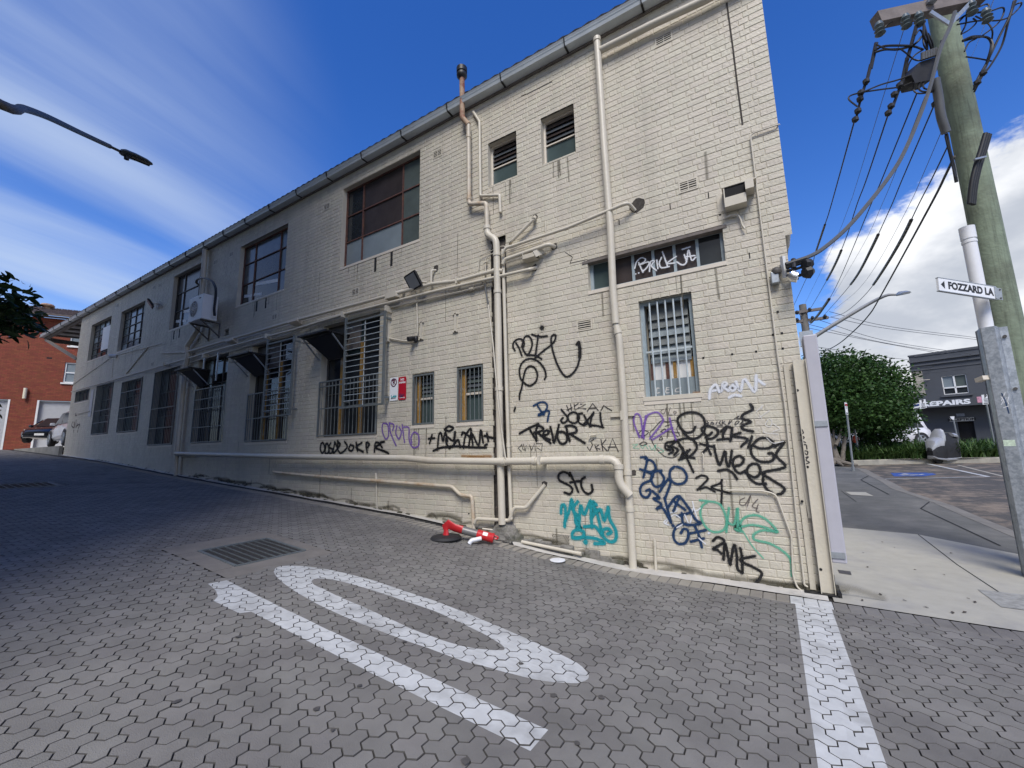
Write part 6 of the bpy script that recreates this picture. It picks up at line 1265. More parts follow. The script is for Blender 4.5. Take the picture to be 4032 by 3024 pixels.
for r_ in range(int((ZE-zr)/ch)):
    z0 = zr+r_*ch; u_ = uvis0+(.12 if r_ % 2 else 0)
    while u_ < uvis1:
        ua, ub = u_, u_+.23; u_ += .24; zm = z0+.038; pcs = [(ua, ub, z0, z0+.076)]
        for h in hol: pcs = subtract(pcs, h)
        for pa, pb, pc, pd in pcs:
            if pb-pa < .02 or pd-pc < .015: continue
            k = len(V); V += [fpt(pa, pc, .008), fpt(pb, pc, .008), fpt(pb, pd, .008), fpt(pa, pd, .008)]; F.append((k, k+1, k+2, k+3))
tag(link('brick_field', npmesh('brick_field', np.array(V)-np.array(RB.location), np.array(F), M_redbrick), RB), kind='stuff')
M_roller = mat('roller_door', (.66, .67, .68), .4, var=.05)
for h in hol[:2]:
    RD = MB(); bw(RD, h[0]+.02, h[1]-.02, h[2], h[3]-.02, -.2); RD = RD.build('roller_door', M_roller, RB, fix=False); n_ = int((h[3]-h[2])/.085)
    for k in range(n_):
        z = h[2]+k*.085; m = MB(); m.add([fpt(h[0]+.04, z, -.19), fpt(h[1]-.04, z, -.19), fpt(h[1]-.04, z+.07, -.165), fpt(h[0]+.04, z+.07, -.165), fpt(h[0]+.04, z+.078, -.19), fpt(h[1]-.04, z+.078, -.19)], [(0, 1, 2, 3), (3, 2, 5, 4)]); m.build('slat', M_roller, RD, fix=False)
    for u_ in (h[0]+.04, h[1]-.04): MB().beam(fpt(u_, h[2], .0), fpt(u_, h[3], .0), .09, .05, FN).build('door_post', M_white, RB)
for h in hol[2:]:
    m = MB(); u0, u1, z0, z1 = h; 
    for ua, za, ub, zb2 in ((u0+.03, z0, u0+.03, z1), (u1-.03, z0, u1-.03, z1), (u0, z0+.03, u1, z0+.03), (u0, z1-.03, u1, z1-.03), (u0, (z0+z1)/2, u1, (z0+z1)/2)): m.beam(fpt(ua, za, -.06), fpt(ub, zb2, -.06), .07, .05, FN)
    W_ = m.build('window', M_white, RB)
    for za, zb2 in ((z0, (z0+z1)/2), ((z0+z1)/2, z1)): m = MB(); bw(m, u0+.05, u1-.05, za+.04, zb2-.04, -.09); m.build('pane', G_frost, W_, fix=False)
    m = MB(); m.beam(fpt(u0-.08, z0-.05, .03), fpt(u1+.08, z0-.05, .03), .1, .1, FN); m.build('sill', M_white, W_)
q = fuz(KX(405, 590)); m = MB(); m.tube([fpt(q[0], q[1]-.33, .14), fpt(q[0], q[1]+.33, .14)], .085, 10); WL = m.build('wall_lamp', mat('cream_lamp', (.74, .68, .52), .5, var=.05), RB, smooth=True)
q = fuz(KX(768, 40)); m = MB(); bw(m, q[0]-.13, q[0]+.13, q[1]-.05, q[1]+.05, .012); m.build('air_vent', M_dark, RB, fix=False)
# hip roof with tile rows
zr_ = fuz(KT(930, 640)); rise = 1.75; dep_ = 4.6; eo = .55
EL, ER = U0-.5, U1_+.5
def rp(u, t): return fpt(u+(t*dep_ if u < (EL+ER)/2 else -t*dep_)*0, ZE+.10+rise*t, eo-(dep_+eo)*t)
peak = fuz(KT(930, 640))
RF = MB(); RF.add([rp(EL, 0), rp(ER, 0), rp(ER-4.6, 1), rp(EL+4.6, 1)], [(0, 1, 2, 3)]); RF.add([rp(ER, 0), fpt(ER, ZE+.1, -9.6), rp(ER-4.6, 1)], [(0, 1, 2)]); RF = RF.build('roof', M_tile, RB, fix=False)
V = []; F = []
for r_ in range(14):
    t0, t1 = r_/14, (r_+1)/14
    ua, ub = EL+4.6*t0, ER-4.6*t0; n_ = int((ub-ua)/.30)
    for k in range(n_):
        u0 = ua+k*.30; u1 = u0+.27; um = (u0+u1)/2; b = len(V)
        for u_, e_ in ((u0, .015), (um, .05), (u1, .02)): V += [rp(u_, t0-.012)+np.array((0, 0, e_+.03)), rp(u_, t1)+np.array((0, 0, e_))]
        F += [(b, b+2, b+3, b+1), (b+2, b+4, b+5, b+3)]
tag(link('roof_tile_field', npmesh('roof_tile_field', np.array(V)-np.array(RB.location), np.array(F), M_tile), RB), kind='stuff')
m = MB(); m.beam(rp(EL, 0)+FN*.05, rp(ER, 0)+FN*.05, .11, .11); m.build('gutter', mat('brown_gutter', (.11, .085, .075), .5, var=.1), RB); m = MB(); a, b = fpt(EL, ZE+.02, eo-.02), fpt(ER, ZE+.02, eo-.02); m.add([a, b, fpt(ER, ZE+.02, 0), fpt(EL, ZE+.02, 0)], [(0, 1, 2, 3)]); m.build('soffit', M_white if False else M_timber, RB, fix=False)
uv_, zv_ = fuz(KT(908, 600)); c = hit(*KT(908, 640), rp(0, .75), FN); MB().lathe([(.14, -.25), (.16, .02), (.34, .05), (.38, .14), (.30, .24), (.08, .28)], c, 16).build('roof_vent', M_rustpipe, RB, smooth=True)
# cars
def car(label, cat, loc, rotz, paint, suv=0.0, L_=4.4, W_=1.78, H_=1.46, plate=True):
    T = thing('parked_car', loc, label, cat, 'cars parked at the far end of the lane' if loc[0] < -20 else None); hw = W_/2; k = 1+suv*.16
    st = [(-L_/2, .78, .34, .72), (-L_/2+.12, .90, .26, .86), (-L_/2+.5, .97, .22, .93), (-.9, 1, .20, .95), (.6, 1, .20, .93), (1.15, .98, .20, .90), (L_/2-.55, .95, .22, .82), (L_/2-.15, .86, .25, .70), (L_/2, .72, .30, .58)]
    rings = []
    for x, wf, zl, zt in st:
        w = hw*wf; zt *= k; zl *= (1+suv*.4); rings.append([(x, -w*.90, zl), (x, w*.90, zl), (x, w, zl+.16), (x, w, zt*.72), (x, w*.96, zt-.10), (x, w*.82, zt), (x, 0, zt+.02), (x, -w*.82, zt), (x, -w*.96, zt-.10), (x, -w, zt*.72), (x, -w, zl+.16)])
    def b(mb, name, m_, parent=T, smooth=True):
        me = npmesh(name, mb.v, mb.f, m_, smooth); bm = bmesh.new(); bm.from_mesh(me); bmesh.ops.recalc_face_normals(bm, faces=bm.faces[:]); bm.to_mesh(me); bm.free(); me.set_sharp_from_angle(angle=math.radians(42)); return link(name, me, parent)
    b(MB().loft(rings), 'body', paint)
    zb_, zt_ = .88*k, H_*(1+suv*.13); cs = [(-L_/2+.28, .70, zb_), (-L_/2+.62+.2*(1-suv), .74, zt_-.05), (-.5, .78, zt_), (.25, .76, zt_-.03), (1.25, .80, zb_)]
    R2 = []
    for x, wf, z in cs: w = hw*wf; R2.append([(x, -hw*.90, zb_-.05), (x, hw*.90, zb_-.05), (x, w+.02, max(z-.06, zb_-.03)), (x, w*.85, z), (x, 0, z+.02), (x, -w*.85, z), (x, -w-.02, max(z-.06, zb_-.03))])
    b(MB().loft(R2), 'cabin', paint)
    def glass(pts, nm='window'): m = MB(); m.add(pts, [tuple(range(len(pts)))]); b(m, nm, M_carglass, smooth=False)
    def lerp(a, b_, t): return tuple(a[i]+(b_[i]-a[i])*t for i in range(3))
    for s in (-1, 1):
        y0, y1 = hw*.905, hw*.79; P0 = [(1.10, s*(y0+.004), zb_+.03), (.28, s*(y1+.035), zt_-.12), (-.5, s*(y1+.035), zt_-.09), (-L_/2+.95, s*(y1+.035), zt_-.14), (-L_/2+.50, s*(y0+.004), zb_+.05)]
        P0 = [(x, y+s*.012, z) for x, y, z in P0]
        mid0, mid1 = (-.30, s*(y0+.018), zb_+.04), (-.30, s*(y1+.05), zt_-.09); glass([P0[0], P0[1], (-.26, mid1[1], zt_-.1), (-.26, mid0[1], zb_+.04)]); glass([(-.36, mid0[1], zb_+.04), (-.36, mid1[1], zt_-.1), P0[2] if False else P0[3], P0[4]])
    glass([(1.235, -hw*.70, zb_+.035), (1.235, hw*.70, zb_+.035), (.30, hw*.60, zt_-.035), (.30, -hw*.60, zt_-.035)], 'windscreen'); glass([(-L_/2+.285, -hw*.62, zb_+.05), (-L_/2+.285, hw*.62, zb_+.05), (-L_/2+.68, hw*.56, zt_-.10), (-L_/2+.68, -hw*.56, zt_-.10)], 'rear_window')
    for x in (L_/2-.82, -L_/2+.80):
        for s in (-1, 1):
            r_ = .325*(1+suv*.14); yc = s*(hw-.10); wh = b(MB().tube([(x, yc-.11, r_), (x, yc-.09, r_), (x, yc+.09, r_), (x, yc+.11, r_)], [r_*.9, r_, r_, r_*.9], 20), 'wheel', M_rubber)
            m = MB(); yo = yc+s*.115
            for kk in range(5): a = 6.283*kk/5; m.beam((x, yo, r_), (x+r_*.62*math.cos(a), yo, r_+r_*.62*math.sin(a)), .07, .03, (0, 1, 0))
            m.tube([(x+r_*.64*math.cos(6.283*t/20), yo, r_+r_*.64*math.sin(6.283*t/20)) for t in range(21)], .022, 6); b(m, 'rim', M_galv, wh)
            m = MB(); m.add([(x+(r_+.05)*math.cos(t), s*(hw+.004), r_+(r_+.05)*math.sin(t)) for t in np.linspace(-.25, 3.39, 14)], [tuple(range(14))]); b(m, 'wheel_arch', M_black, smooth=False)
    for s in (-1, 1):
        m = MB(); m.loft([[(L_/2-.10, s*hw*.45, .56*k), (L_/2-.10, s*hw*.45, .66*k), (L_/2-.16, s*hw*.45, .67*k)], [(L_/2-.22, s*hw*.80, .58*k), (L_/2-.26, s*hw*.82, .70*k), (L_/2-.40, s*hw*.80, .72*k)], [(L_/2-.55, s*hw*.955, .64*k), (L_/2-.60, s*hw*.955, .72*k), (L_/2-.62, s*hw*.93, .73*k)]]); b(m, 'headlight', M_lamp)
        m = MB(); m.bbox(.80, .98, min(s*hw*.95, s*hw*1.13), max(s*hw*.95, s*hw*1.13), zb_+.0, zb_+.13, .03); b(m, 'mirror', paint)
    m = MB(); m.box(L_/2-.10, L_/2-.02, -hw*.42, hw*.42, .50*k, .53*k); m.box(L_/2-.12, L_/2-.03, -hw*.46, hw*.46, .58*k, .60*k); b(m, 'grille', M_galv, smooth=False)
    if plate: m = MB(); m.box(L_/2-.01, L_/2+.012, -.19, .19, .38, .49); b(m, 'number_plate', M_white, smooth=False)
    T.rotation_euler = (0, 0, rotz); return T
bx = P(*KX(560, 1350), 22.0); lw = hit(*KX(560, 1350), (0, 0, 2.03), (0, 0, 1))
fwd = math.atan2(-.20, 1.0)
qb = hit(*KX(570, 1355), (0, .55, 0), (0, 1, 0)); qs = hit(*KX(990, 1405), (0, .28, 0), (0, 1, 0)); 
car('black hatchback parked facing the lane, partly cut by the left edge', 'car', (qb[0]-1.55, 1.75, qb[2]), -.58, M_carblack)
car('white SUV parked half hidden behind the far end of the painted wall', 'car', (qs[0]-1.35, 1.20, qs[2]), 3.10, M_carwhite, suv=1.0, L_=4.5, W_=1.84, H_=1.5, plate=False)
#PART5
# ------------------------------------------------------------------ near utility pole
pb = P(3950, 1234, 5.35); pxy = (float(pb[0]), float(pb[1]))
topz_ = float(hit(3690, 20, (pxy[0], pxy[1], 0), AF*np.array((1, 1, 0)))[2])
UP = thing('utility_pole', (pxy[0], pxy[1], 0), 'thick greenish timber power pole with cables and a white conduit at the right edge', 'utility pole')
MB().tube([(pxy[0], pxy[1], z) for z in (-.3, 0, 1.5, 4, topz_+1.2)], [.175, .17, .165, .155, .138], 22).build('pole', M_pole, UP, smooth=True)
def pole_pt(px_, py_, dn=0.0): return P(px_, py_, 5.35-dn)
a, b = P(*CP(350, 195), 5.28), P(*CP(1330, -20), 5.28); MB().beam(a, b, .13, .15).build('crossarm', M_arm, UP)
m = MB(); m.beam(P(*CP(860, 110), 5.2), P(*CP(1040, 225), 5.2), .045, .02, AF); m.beam(P(*CP(1045, 225), 5.2), P(*CP(1230, 30), 5.2), .045, .02, AF); m.build('brace', M_galv, UP)
q = P(*CP(872, 10), 5.19); MB().lathe([(.05, -.02), (.05, .02)], q, 10).build('washer_plate', M_galv, UP)
def ins(px_, d=5.2, parent=UP):
    q = P(*CP(*px_), d); MB().lathe([(.03, -.10), (.055, -.08), (.03, -.05), (.055, -.03), (.03, .0), (.05, .03), (.035, .08)], q, 12).build('insulator', mat('grey_glaze', (.10, .13, .14), .3, var=.1) if 'grey_glaze' not in bpy.data.materials else bpy.data.materials['grey_glaze'], parent, smooth=True)
for p in ((385, 265), (755, 175), (1245, 70), (632, 195), (1385, 140)): ins(p)
loops = [[(400, 300), (440, 250), (510, 195)], [(345, 470), (420, 432), (560, 425), (700, 432), (800, 465)], [(340, 490), (440, 462), (560, 462), (680, 430), (740, 390), (780, 340)], [(355, 415), (450, 455), (580, 455)], [(580, 455), (640, 500), (700, 550), (760, 565), (810, 545)], [(680, 700), (560, 745), (400, 790), (240, 855), (120, 890), (102, 930), (180, 995)], [(690, 770), (580, 810), (400, 835), (230, 860)],
 [(640, 680), (660, 600), (710, 520), (790, 465)], [(790, 200), (820, 300), (860, 420), (880, 490)], [(800, 220), (800, 330), (830, 430), (820, 540)], [(840, 310), (880, 400), (885, 480)], [(720, 330), (760, 280), (790, 320), (800, 420), (850, 490)],
 [(1110, 190), (1220, 130), (1400, 110), (1530, 70), (1545, 120), (1490, 220), (1350, 330)], [(1110, 230), (1300, 195), (1500, 190), (1610, 150), (1700, 60), (1705, 25), (1640, 60), (1590, 170)], [(1130, 200), (1200, 140), (1330, 110)], [(1160, 385), (1290, 350), (1380, 345), (1425, 390), (1420, 470), (1380, 600)], [(1160, 380), (1260, 340), (1390, 350), (1440, 400), (1430, 480), (1370, 640), (1270, 800)], [(1180, 480), (1220, 400), (1290, 360)], [(1150, 320), (1220, 280), (1290, 210), (1260, 170)], [(1150, 310), (1190, 230), (1200, 120)], [(1280, 150), (1390, 210), (1440, 290), (1430, 400)], [(1640, 10), (1600, 150), (1500, 350), (1400, 560), (1300, 740), (1265, 840)], [(1660, 0), (1590, 200), (1530, 420), (1430, 600), (1340, 720), (1270, 860)], [(1195, 530), (1300, 545), (1430, 570)], [(1280, 80), (1380, 40), (1410, 60), (1400, 130)],
 [(705, 770), (705, 840), (740, 870), (800, 870), (900, 855)], [(755, 770), (755, 830), (800, 855), (900, 840)], [(795, 765), (800, 820), (850, 835), (910, 830)], [(960, 380), (960, 450), (930, 560), (900, 700)], [(1000, 1270), (1030, 1400), (1060, 1520), (1100, 1659)]]
for k, lp_ in enumerate(loops): d0 = 5.15 if k < 12 else (5.3 if k < 25 else 5.12); MB().tube(spline([P(*CP(*p), d0+.03*math.sin(i*2.1+k)) for i, p in enumerate(lp_)], 5), .0125 if k in (1, 2, 8, 9, 15, 16, 21, 22) else .009, 6).build('cable_loop', M_cable, UP, smooth=True)
m = MB()
for a, b, r0 in (((350, 400), (300, 640), .03), ((300, 600), (255, 790), .026), ((255, 760), (195, 960), .02), ((215, 880), (160, 1120), .014), ((725, 240), (640, 560), .028), ((640, 540), (590, 780), .03), ((590, 760), (505, 1000), .02), ((540, 900), (470, 1060), .014)):
    for s in range(2): MB().tube([P(*CP(a[0]+s*12, a[1]), 5.2), P(*CP(b[0]+s*10, b[1]), 5.2)], r0*.55, 6).build('dead_end', M_cable, UP)
for p in ((262, 760), (212, 865), (205, 925), (185, 1035), (160, 1115), (575, 795), (525, 880), (495, 990), (468, 1055), (1355, 680), (1300, 770), (905, 970)): q = P(*CP(*p), 5.18); MB().lathe([(.01, -.04), (.035, -.02), (.035, .02), (.01, .04)], q, 8).build('strain_clamp', M_cable, UP)
# mains box on the pole
cbx = [P(*CP(*p), 5.12) for p in ((760, 580), (940, 520), (930, 640), (880, 740), (720, 775), (680, 690))]; MB().prism(cbx, AF*.18).build('junction_box', mat('soot_black_box', (.022, .022, .024), .6, var=.3, scale=20), UP)
for k in range(6): q = P(*CP(790+k*24, 560-k*8), 5.1); MB().tube([q, q+AU*.09], .02, 8).build('terminal', M_gcable, UP)
MB().tube(spline([P(*CP(*p), 5.14) for p in ((905, 740), (935, 900), (960, 1080), (1010, 1240))], 4), .045, 10).build('cable_guard', M_gcable, UP, smooth=True); MB().tube(spline([P(*CP(*p), 5.16) for p in ((1010, 1250), (1040, 1400), (1075, 1540), (1105, 1700))], 4), .018, 8).build('black_cable', M_cable, UP, smooth=True)
m = MB()
for k, o_ in enumerate(((0, 0), (22, 6), (42, 12))): m.tube(spline([P(*CP(p[0]+o_[0]*.9, p[1]+o_[1]), 5.14+.01*k) for p in ((1375, 1245), (1330, 1400), (1280, 1560), (1245, 1720), (1225, 1900))], 5), .024, 10)
m.build('riser_cable', M_cable, UP, smooth=True); q0, q1 = P(*CP(1270, 1490), 5.1), P(*CP(1375, 1465), 5.1); MB().beam(q0, q1, .03, .02).build('cable_saddle', M_galv, UP)
pv = [P(*CS(*p), 5.10) for p in ((1695, 130), (1745, 420), (1835, 1030))]; ax = pv[0][:2]
px0, py0 = float(pv[2][0]), float(pv[2][1]); MB().tube([(px0, py0, pv[0][2]), (px0, py0, pv[2][2]-.1)], .066, 18).build('conduit', M_pvc, UP, smooth=True); MB().tube([(px0, py0, pv[0][2]+.0), (px0, py0, pv[0][2]-.16)], .074, 18).build('conduit_socket', M_pvc, UP, smooth=True)
MB().tube([(px0, py0, pv[0][2]-.01), (px0, py0, pv[0][2]+.005)], .05, 12).build('conduit_mouth', M_cable, UP)
zs_ = float(P(*CS(1720, 265), 5.1)[2]); MB().tube([(px0, py0, zs_-.015), (px0, py0, zs_+.015)], .072, 18).build('conduit_strap', M_pvc, UP, smooth=True)
# folded steel cable guard from head height to the ground
zt_ = float(P(*CS(1860, 1012), 5.05)[2]); rr = np.array((AR[0], AR[1], 0)); rr /= np.linalg.norm(rr); ff = np.array((AF[0], AF[1], 0)); ff /= np.linalg.norm(ff); c0 = np.array((px0+.0, py0, 0))+rr*.0
vd = np.array((px0, py0, 0))-np.array((EYE[0], EYE[1], 0)); vd /= np.linalg.norm(vd); vr = np.array((vd[1], -vd[0], 0))
sec = [c0+vr*a+vd*b for a, b in ((-.098, .10), (-.09, .10), (-.056, -.07), (-.046, -.085), (.062, -.085), (.075, -.07), (.10, .06), (.165, .075), (.165, .085), (.09, .075), (.06, -.06), (-.04, -.06), (-.08, .10))]
GD = MB().loft([[p+np.array((0, 0, -.02)) for p in sec], [p+np.array((0, 0, zt_)) for p in sec]]).build('steel_guard', mat('spangled_galv', (.40, .43, .46), .45, .55, var=.22, scale=40, col2=(.30, .33, .36), c2at=(.48, .56)), UP)
m = MB()
for z in (zt_-.12, zt_-.75, zt_-1.5): q = c0+vr*.13+vd*.062; m.tube([q+np.array((0, 0, z)), q-vd*.02+np.array((0, 0, z))], .018, 8)
m.build('coach_screw', M_fdark, GD)
q = c0-vd*.075-vr*.14; MB().beam(c0-vr*.15-vd*.0+np.array((0, 0, zt_-.62)), c0-vr*.08-vd*.09+np.array((0, 0, zt_-.60)), .06, .05).build('strap_band', M_sill, GD)
def gscr(pts, K, w, m_, nm='scrawl'):   # scrawl lies on the guard face
    mb = MB(); dv = []; qs = []
    o_ = c0-vd*.0855; 
    for st in pts:
        qq = [hit(*K(*p), o_-vd*.001, vd) for p in st]; L2 = [np.array((np.dot(p-o_, vr), p[2])) for p in qq]; b0 = len(mb.v); ribbon(mb, dv, L2, w, 0.0)
        for i in range(b0, len(mb.v)): x_, y_, z_ = mb.v[i]; mb.v[i] = tuple(o_-vd*(.0012+len(qs)*.0001)+vr*x_+np.array((0, 0, z_)))
        qs.append(1)
    me = npmesh(nm, np.array(mb.v)-np.array(wloc(GD)), mb.f, m_, attr={'d': dv}); link(nm, me, GD)
gscr([[KR(1185, 690), KR(1230, 590)], [KR(1180, 640), KR(1215, 680), KR(1180, 740), KR(1225, 700)], [KR(1235, 660), KR(1270, 640), KR(1260, 700), KR(1275, 730)], [KR(1210, 770), KR(1270, 750)]], lambda x, y: (x, y), .006, S_white); gscr([[KR(1190, 600), KR(1235, 700), KR(1275, 835)]], lambda x, y: (x, y), .007, S_blue)
q = hit(*KR(1280, 1190), c0-vd*.087, vd); MB().prism([q+vr*a*.045+np.array((0, 0, b*.035)) for a, b in ((-1, -1), (1, -1), (1, 1), (-1, 1))], vd*.001).build('sticker', mat('pale_green_sticker', (.55, .66, .52), .5, var=.3, scale=40), GD)
# street name blade
A_, B_, C_, D_ = P(*CS(1428, 603), 4.86), P(*CS(1900, 680), 4.99), P(*CS(1905, 793), 4.99), P(*CS(1442, 722), 4.86)
hgt = np.linalg.norm(B_-C_); dx = B_-A_; dx[2] *= 1; wl = np.linalg.norm(dx[:2]); dirx = np.array((dx[0], dx[1], 0))/wl; nrm = np.array((dirx[1], -dirx[0], 0))
zc_ = (A_[2]+D_[2]+B_[2]+C_[2])/4; slope = math.atan2((B_[2]-A_[2]+C_[2]-D_[2])/2, wl)
NS = thing('street_sign', (pxy[0], pxy[1], zc_), 'white street name blade with black lettering and left arrow on the timber pole', 'street sign')
NR = Matrix.Rotation(math.atan2(dirx[1], dirx[0]), 4, 'Z') @ Matrix.Rotation(-slope, 4, 'Y'); cen = (A_+B_+C_+D_)/4
def ns(x, y, z): v = NR @ Vector((x, y, z)); return np.array((cen[0]+v.x, cen[1]+v.y, cen[2]+v.z))
def nbox(x0, x1, y0, y1, z0, z1): return [ns(*p) for p in ((x0, y0, z0), (x1, y0, z0), (x1, y1, z0), (x0, y1, z0), (x0, y0, z1), (x1, y0, z1), (x1, y1, z1), (x0, y1, z1))]
BFc = [(0, 3, 2, 1), (4, 5, 6, 7), (0, 1, 5, 4), (1, 2, 6, 5), (2, 3, 7, 6), (3, 0, 4, 7)]
MB().add(nbox(-wl/2, wl/2, -.012, .012, -hgt/2+.006, hgt/2-.006), BFc).build('blade', M_signw, NS); m = MB(); m.add(nbox(-wl/2-.003, wl/2, -.015, .015, hgt/2-.006, hgt/2+.001), BFc); m.add(nbox(-wl/2-.003, wl/2, -.015, .015, -hgt/2-.001, -hgt/2+.006), BFc); m.build('edge_strip', M_galv, NS)
m = MB(); m.add(nbox(wl/2+.001, wl/2+.10, -.004, .004, -hgt/2+.01, hgt/2-.01), BFc); m.add(nbox(wl/2-.03, wl/2+.0, -.02, .02, -hgt/2+.01, hgt/2-.01), BFc); m.build('mount_plate', M_galv, NS)
m = MB()
for z in (-.10, .10): m.tube([ns(wl/2+.07, -.004, z*hgt*3.2), ns(wl/2+.07, -.012, z*hgt*3.2)], .010, 6)
m.build('bolt', M_fdark, NS)
er = NR.to_euler(); rt = (NR @ Matrix.Rotation(math.pi/2, 4, 'X')).to_euler()
o = text('letters', 'FOZZARD LA', hgt*.72, M_black, ns(wl*.05, -.0135, -.002), rt, NS, bold=.005, width=wl*.79)
m = MB(); m.add([ns(-wl*.465, -.0132, 0), ns(-wl*.40, -.0132, hgt*.30), ns(-wl*.40, -.0132, -hgt*.30)], [(0, 1, 2)]); m.build('arrow', M_black, NS, fix=False)
m = MB(); q = P(*KR(1440, 300), 5.15); m.prism([q+AR*a*.05+np.array((0, 0, b*.16)) for a, b in ((-.35, -1), (1, -1), (1, 1), (-.35, 1))], AF*.01); o = m.build('pole_plate', M_signw, UP)
MB().beam(P(*KR(1255, 98), 5.18), P(*KR(1450, 100), 5.14), .03, .004, AF).build('paint_band', M_white, UP)
# ------------------------------------------------------------------ far pole, lamp, wires
p2 = P(*KI(433, 870), 23.0); b2 = (float(p2[0]), float(p2[1])); g2 = float(TZ(b2[1]))
FP2 = thing('utility_pole', (b2[0], b2[1], g2), 'grey timber power pole with two crossarms beyond the building corner', 'utility pole')
MB().tube([(b2[0], b2[1], g2), (b2[0], b2[1], p2[2])], [.21, .17], 14).build('pole', M_pole2, FP2, smooth=True)
for a, b in (((120, 1025), (735, 930)), ((180, 1155), (832, 1068))): MB().beam(P(*KI(*a), 23.0), P(*KI(*b), 22.6), .14, .14).build('crossarm', M_timber, FP2)
m = MB()
for p in ((350, 1105), (590, 1075), (785, 1050), (350, 990), (545, 945)): MB().lathe([(.05, -.1), (.09, 0), (.05, .1)], P(*KI(*p), 22.5), 8).build('insulator', M_cable, FP2)
for a, b in (((360, 985), (415, 1040)), ((500, 1000), (545, 955)), ((350, 1110), (430, 1170)), ((540, 1150), (590, 1090))): MB().beam(P(*KI(*a), 22.6), P(*KI(*b), 22.6), .05, .02, AF).build('brace', M_timber, FP2)
q = P(*KI(497, 1395), 22.5); MB().box(q[0]-.3, q[0]+.3, q[1]-.1, q[1]+.1, q[2]-.4, q[2]+.4).build('lamp_bracket', M_galv, FP2)
sp = spline([P(*KI(535, 1420), 22.6), P(*KI(900, 1190), 22.0), P(*CS(850, 835), 21.2), P(*CS(1010, 755), 20.6), P(*CS(1105, 745), 20.3)], 6)
MB().tube(sp, np.linspace(.11, .06, len(sp)), 10).build('lamp_arm', mat('grey_lamp_arm', (.36, .36, .35), .5, .2, var=.1), FP2, smooth=True)
a, b = P(*CS(1105, 745), 20.2), P(*CS(1213, 728), 20.0); d_ = b-a; MB().loft([[a+d_*t+np.array((0, 0, h_))*s_+AF*w_*c_ for s_, c_ in ((1, 0), (.3, 1), (-.5, .8), (-.5, -.8), (.3, -1))] for t, h_, w_ in ((0, .05, .08), (.15, .13, .2), (.7, .12, .2), (1, .03, .05))]).build('lamp_head', M_galv, FP2, smooth=True)
M_tail = None
def stripes():
    m, nt, N, L, B = nodes('striped_cable_cover'); at = N.new('ShaderNodeAttribute'); at.attribute_name = 's'; mm = N.new('ShaderNodeMath'); mm.operation = 'SINE'; L.new(at.outputs['Fac'], mm.inputs[0]); gt = N.new('ShaderNodeMath'); gt.operation = 'GREATER_THAN'; gt.inputs[1].default_value = .35; L.new(mm.outputs[0], gt.inputs[0]); mx = N.new('ShaderNodeMixRGB'); L.new(gt.outputs[0], mx.inputs[0]); mx.inputs[1].default_value = (.016, .016, .018, 1); mx.inputs[2].default_value = (.13, .115, .085, 1); L.new(mx.outputs[0], B.inputs['Base Color']); B.inputs['Roughness'].default_value = .5; return m
M_tail = stripes()
def wire3(pts, d0, d1, n=8):
    q = [np.array((*p, 0)) for p in pts]; q = spline(q, n) if len(q) > 2 else [q[0]+(q[1]-q[0])*t for t in np.linspace(0, 1, n*2)]
    L_ = np.concatenate([[0], np.cumsum([np.linalg.norm(b-a) for a, b in zip(q[:-1], q[1:])])]); L_ /= L_[-1]
    return [P(p[0], p[1], 1/((1-t)/d0+t/d1)) for p, t in zip(q, L_)]
def wire(label, pts, d0, d1, r, m_=M_cable, marks=(), grp='overhead wires between the two poles', name='overhead_wire'):
    w = wire3(pts, d0, d1); o = MB().tube(w, r, 6).build(name, m_, None, smooth=True); tag(o, label, 'wire', grp)
    for (t0, t1, rm) in marks:
        i0, i1 = int(t0*(len(w)-1)), max(int(t1*(len(w)-1)), int(t0*(len(w)-1))+1); seg = w[i0:i1+1]; fine = []
        for a, b in zip(seg[:-1], seg[1:]): fine += [a+(b-a)*t for t in np.linspace(0, 1, 14, endpoint=False)]
        fine.append(seg[-1]); mb = MB().tube(fine, rm, 8); s_ = np.concatenate([[0], np.cumsum([np.linalg.norm(b-a) for a, b in zip(fine[:-1], fine[1:])])])
        me = npmesh('striped_cover', mb.v, mb.f, M_tail, True, attr={'s': np.repeat(s_, 8)*28}); link('striped_cover', me, o)
wire('overhead wire with a striped cover, nearest the building corner', [CP(155, 1120), CS(570, 0), CS(515, 175), CS(435, 415), CS(400, 530), CS(235, 890)], 5.3, 22, .009, marks=((.42, .62, .022),))
wire('overhead wire with a short striped cover, second from the building', [CP(470, 1060), CP(270, 1659), CS(780, 0), CS(685, 290), CS(575, 545), CS(390, 870), CS(350, 915)], 5.3, 22, .009, marks=((.58, .72, .03),))
wire('overhead wire with the thick dark cover running down to the far pole', [CP(735, 870), CP(415, 1659), CS(895, 0), CS(630, 630), CS(490, 870), CS(390, 990)], 5.3, 22, .009, marks=((.72, .99, .05),))
wire('overhead wire with a long striped cover in the middle of the span', [CP(905, 960), CP(605, 1659), CS(1055, 25), CS(885, 390), CS(750, 630), CS(520, 900), CS(480, 930)], 5.3, 22, .009, marks=((.44, .70, .032),))
wire('overhead wire with a striped cover, nearest the street sign', [CP(1030, 1350), CP(880, 1659), CS(1285, 0), CS(1145, 285), CS(975, 570), CS(845, 745), CS(680, 890), CS(540, 935)], 5.3, 22, .009, marks=((.36, .66, .030),))
wire('heavy sagging communications cable looping low to the far pole', [CP(1085, 1460), CP(1000, 1640), CS(1385, 0), CS(980, 740), CS(860, 930), CS(700, 1090), CS(600, 1165), CS(520, 1200), CS(450, 1198), CS(385, 1168)], 5.2, 22.8, .016)
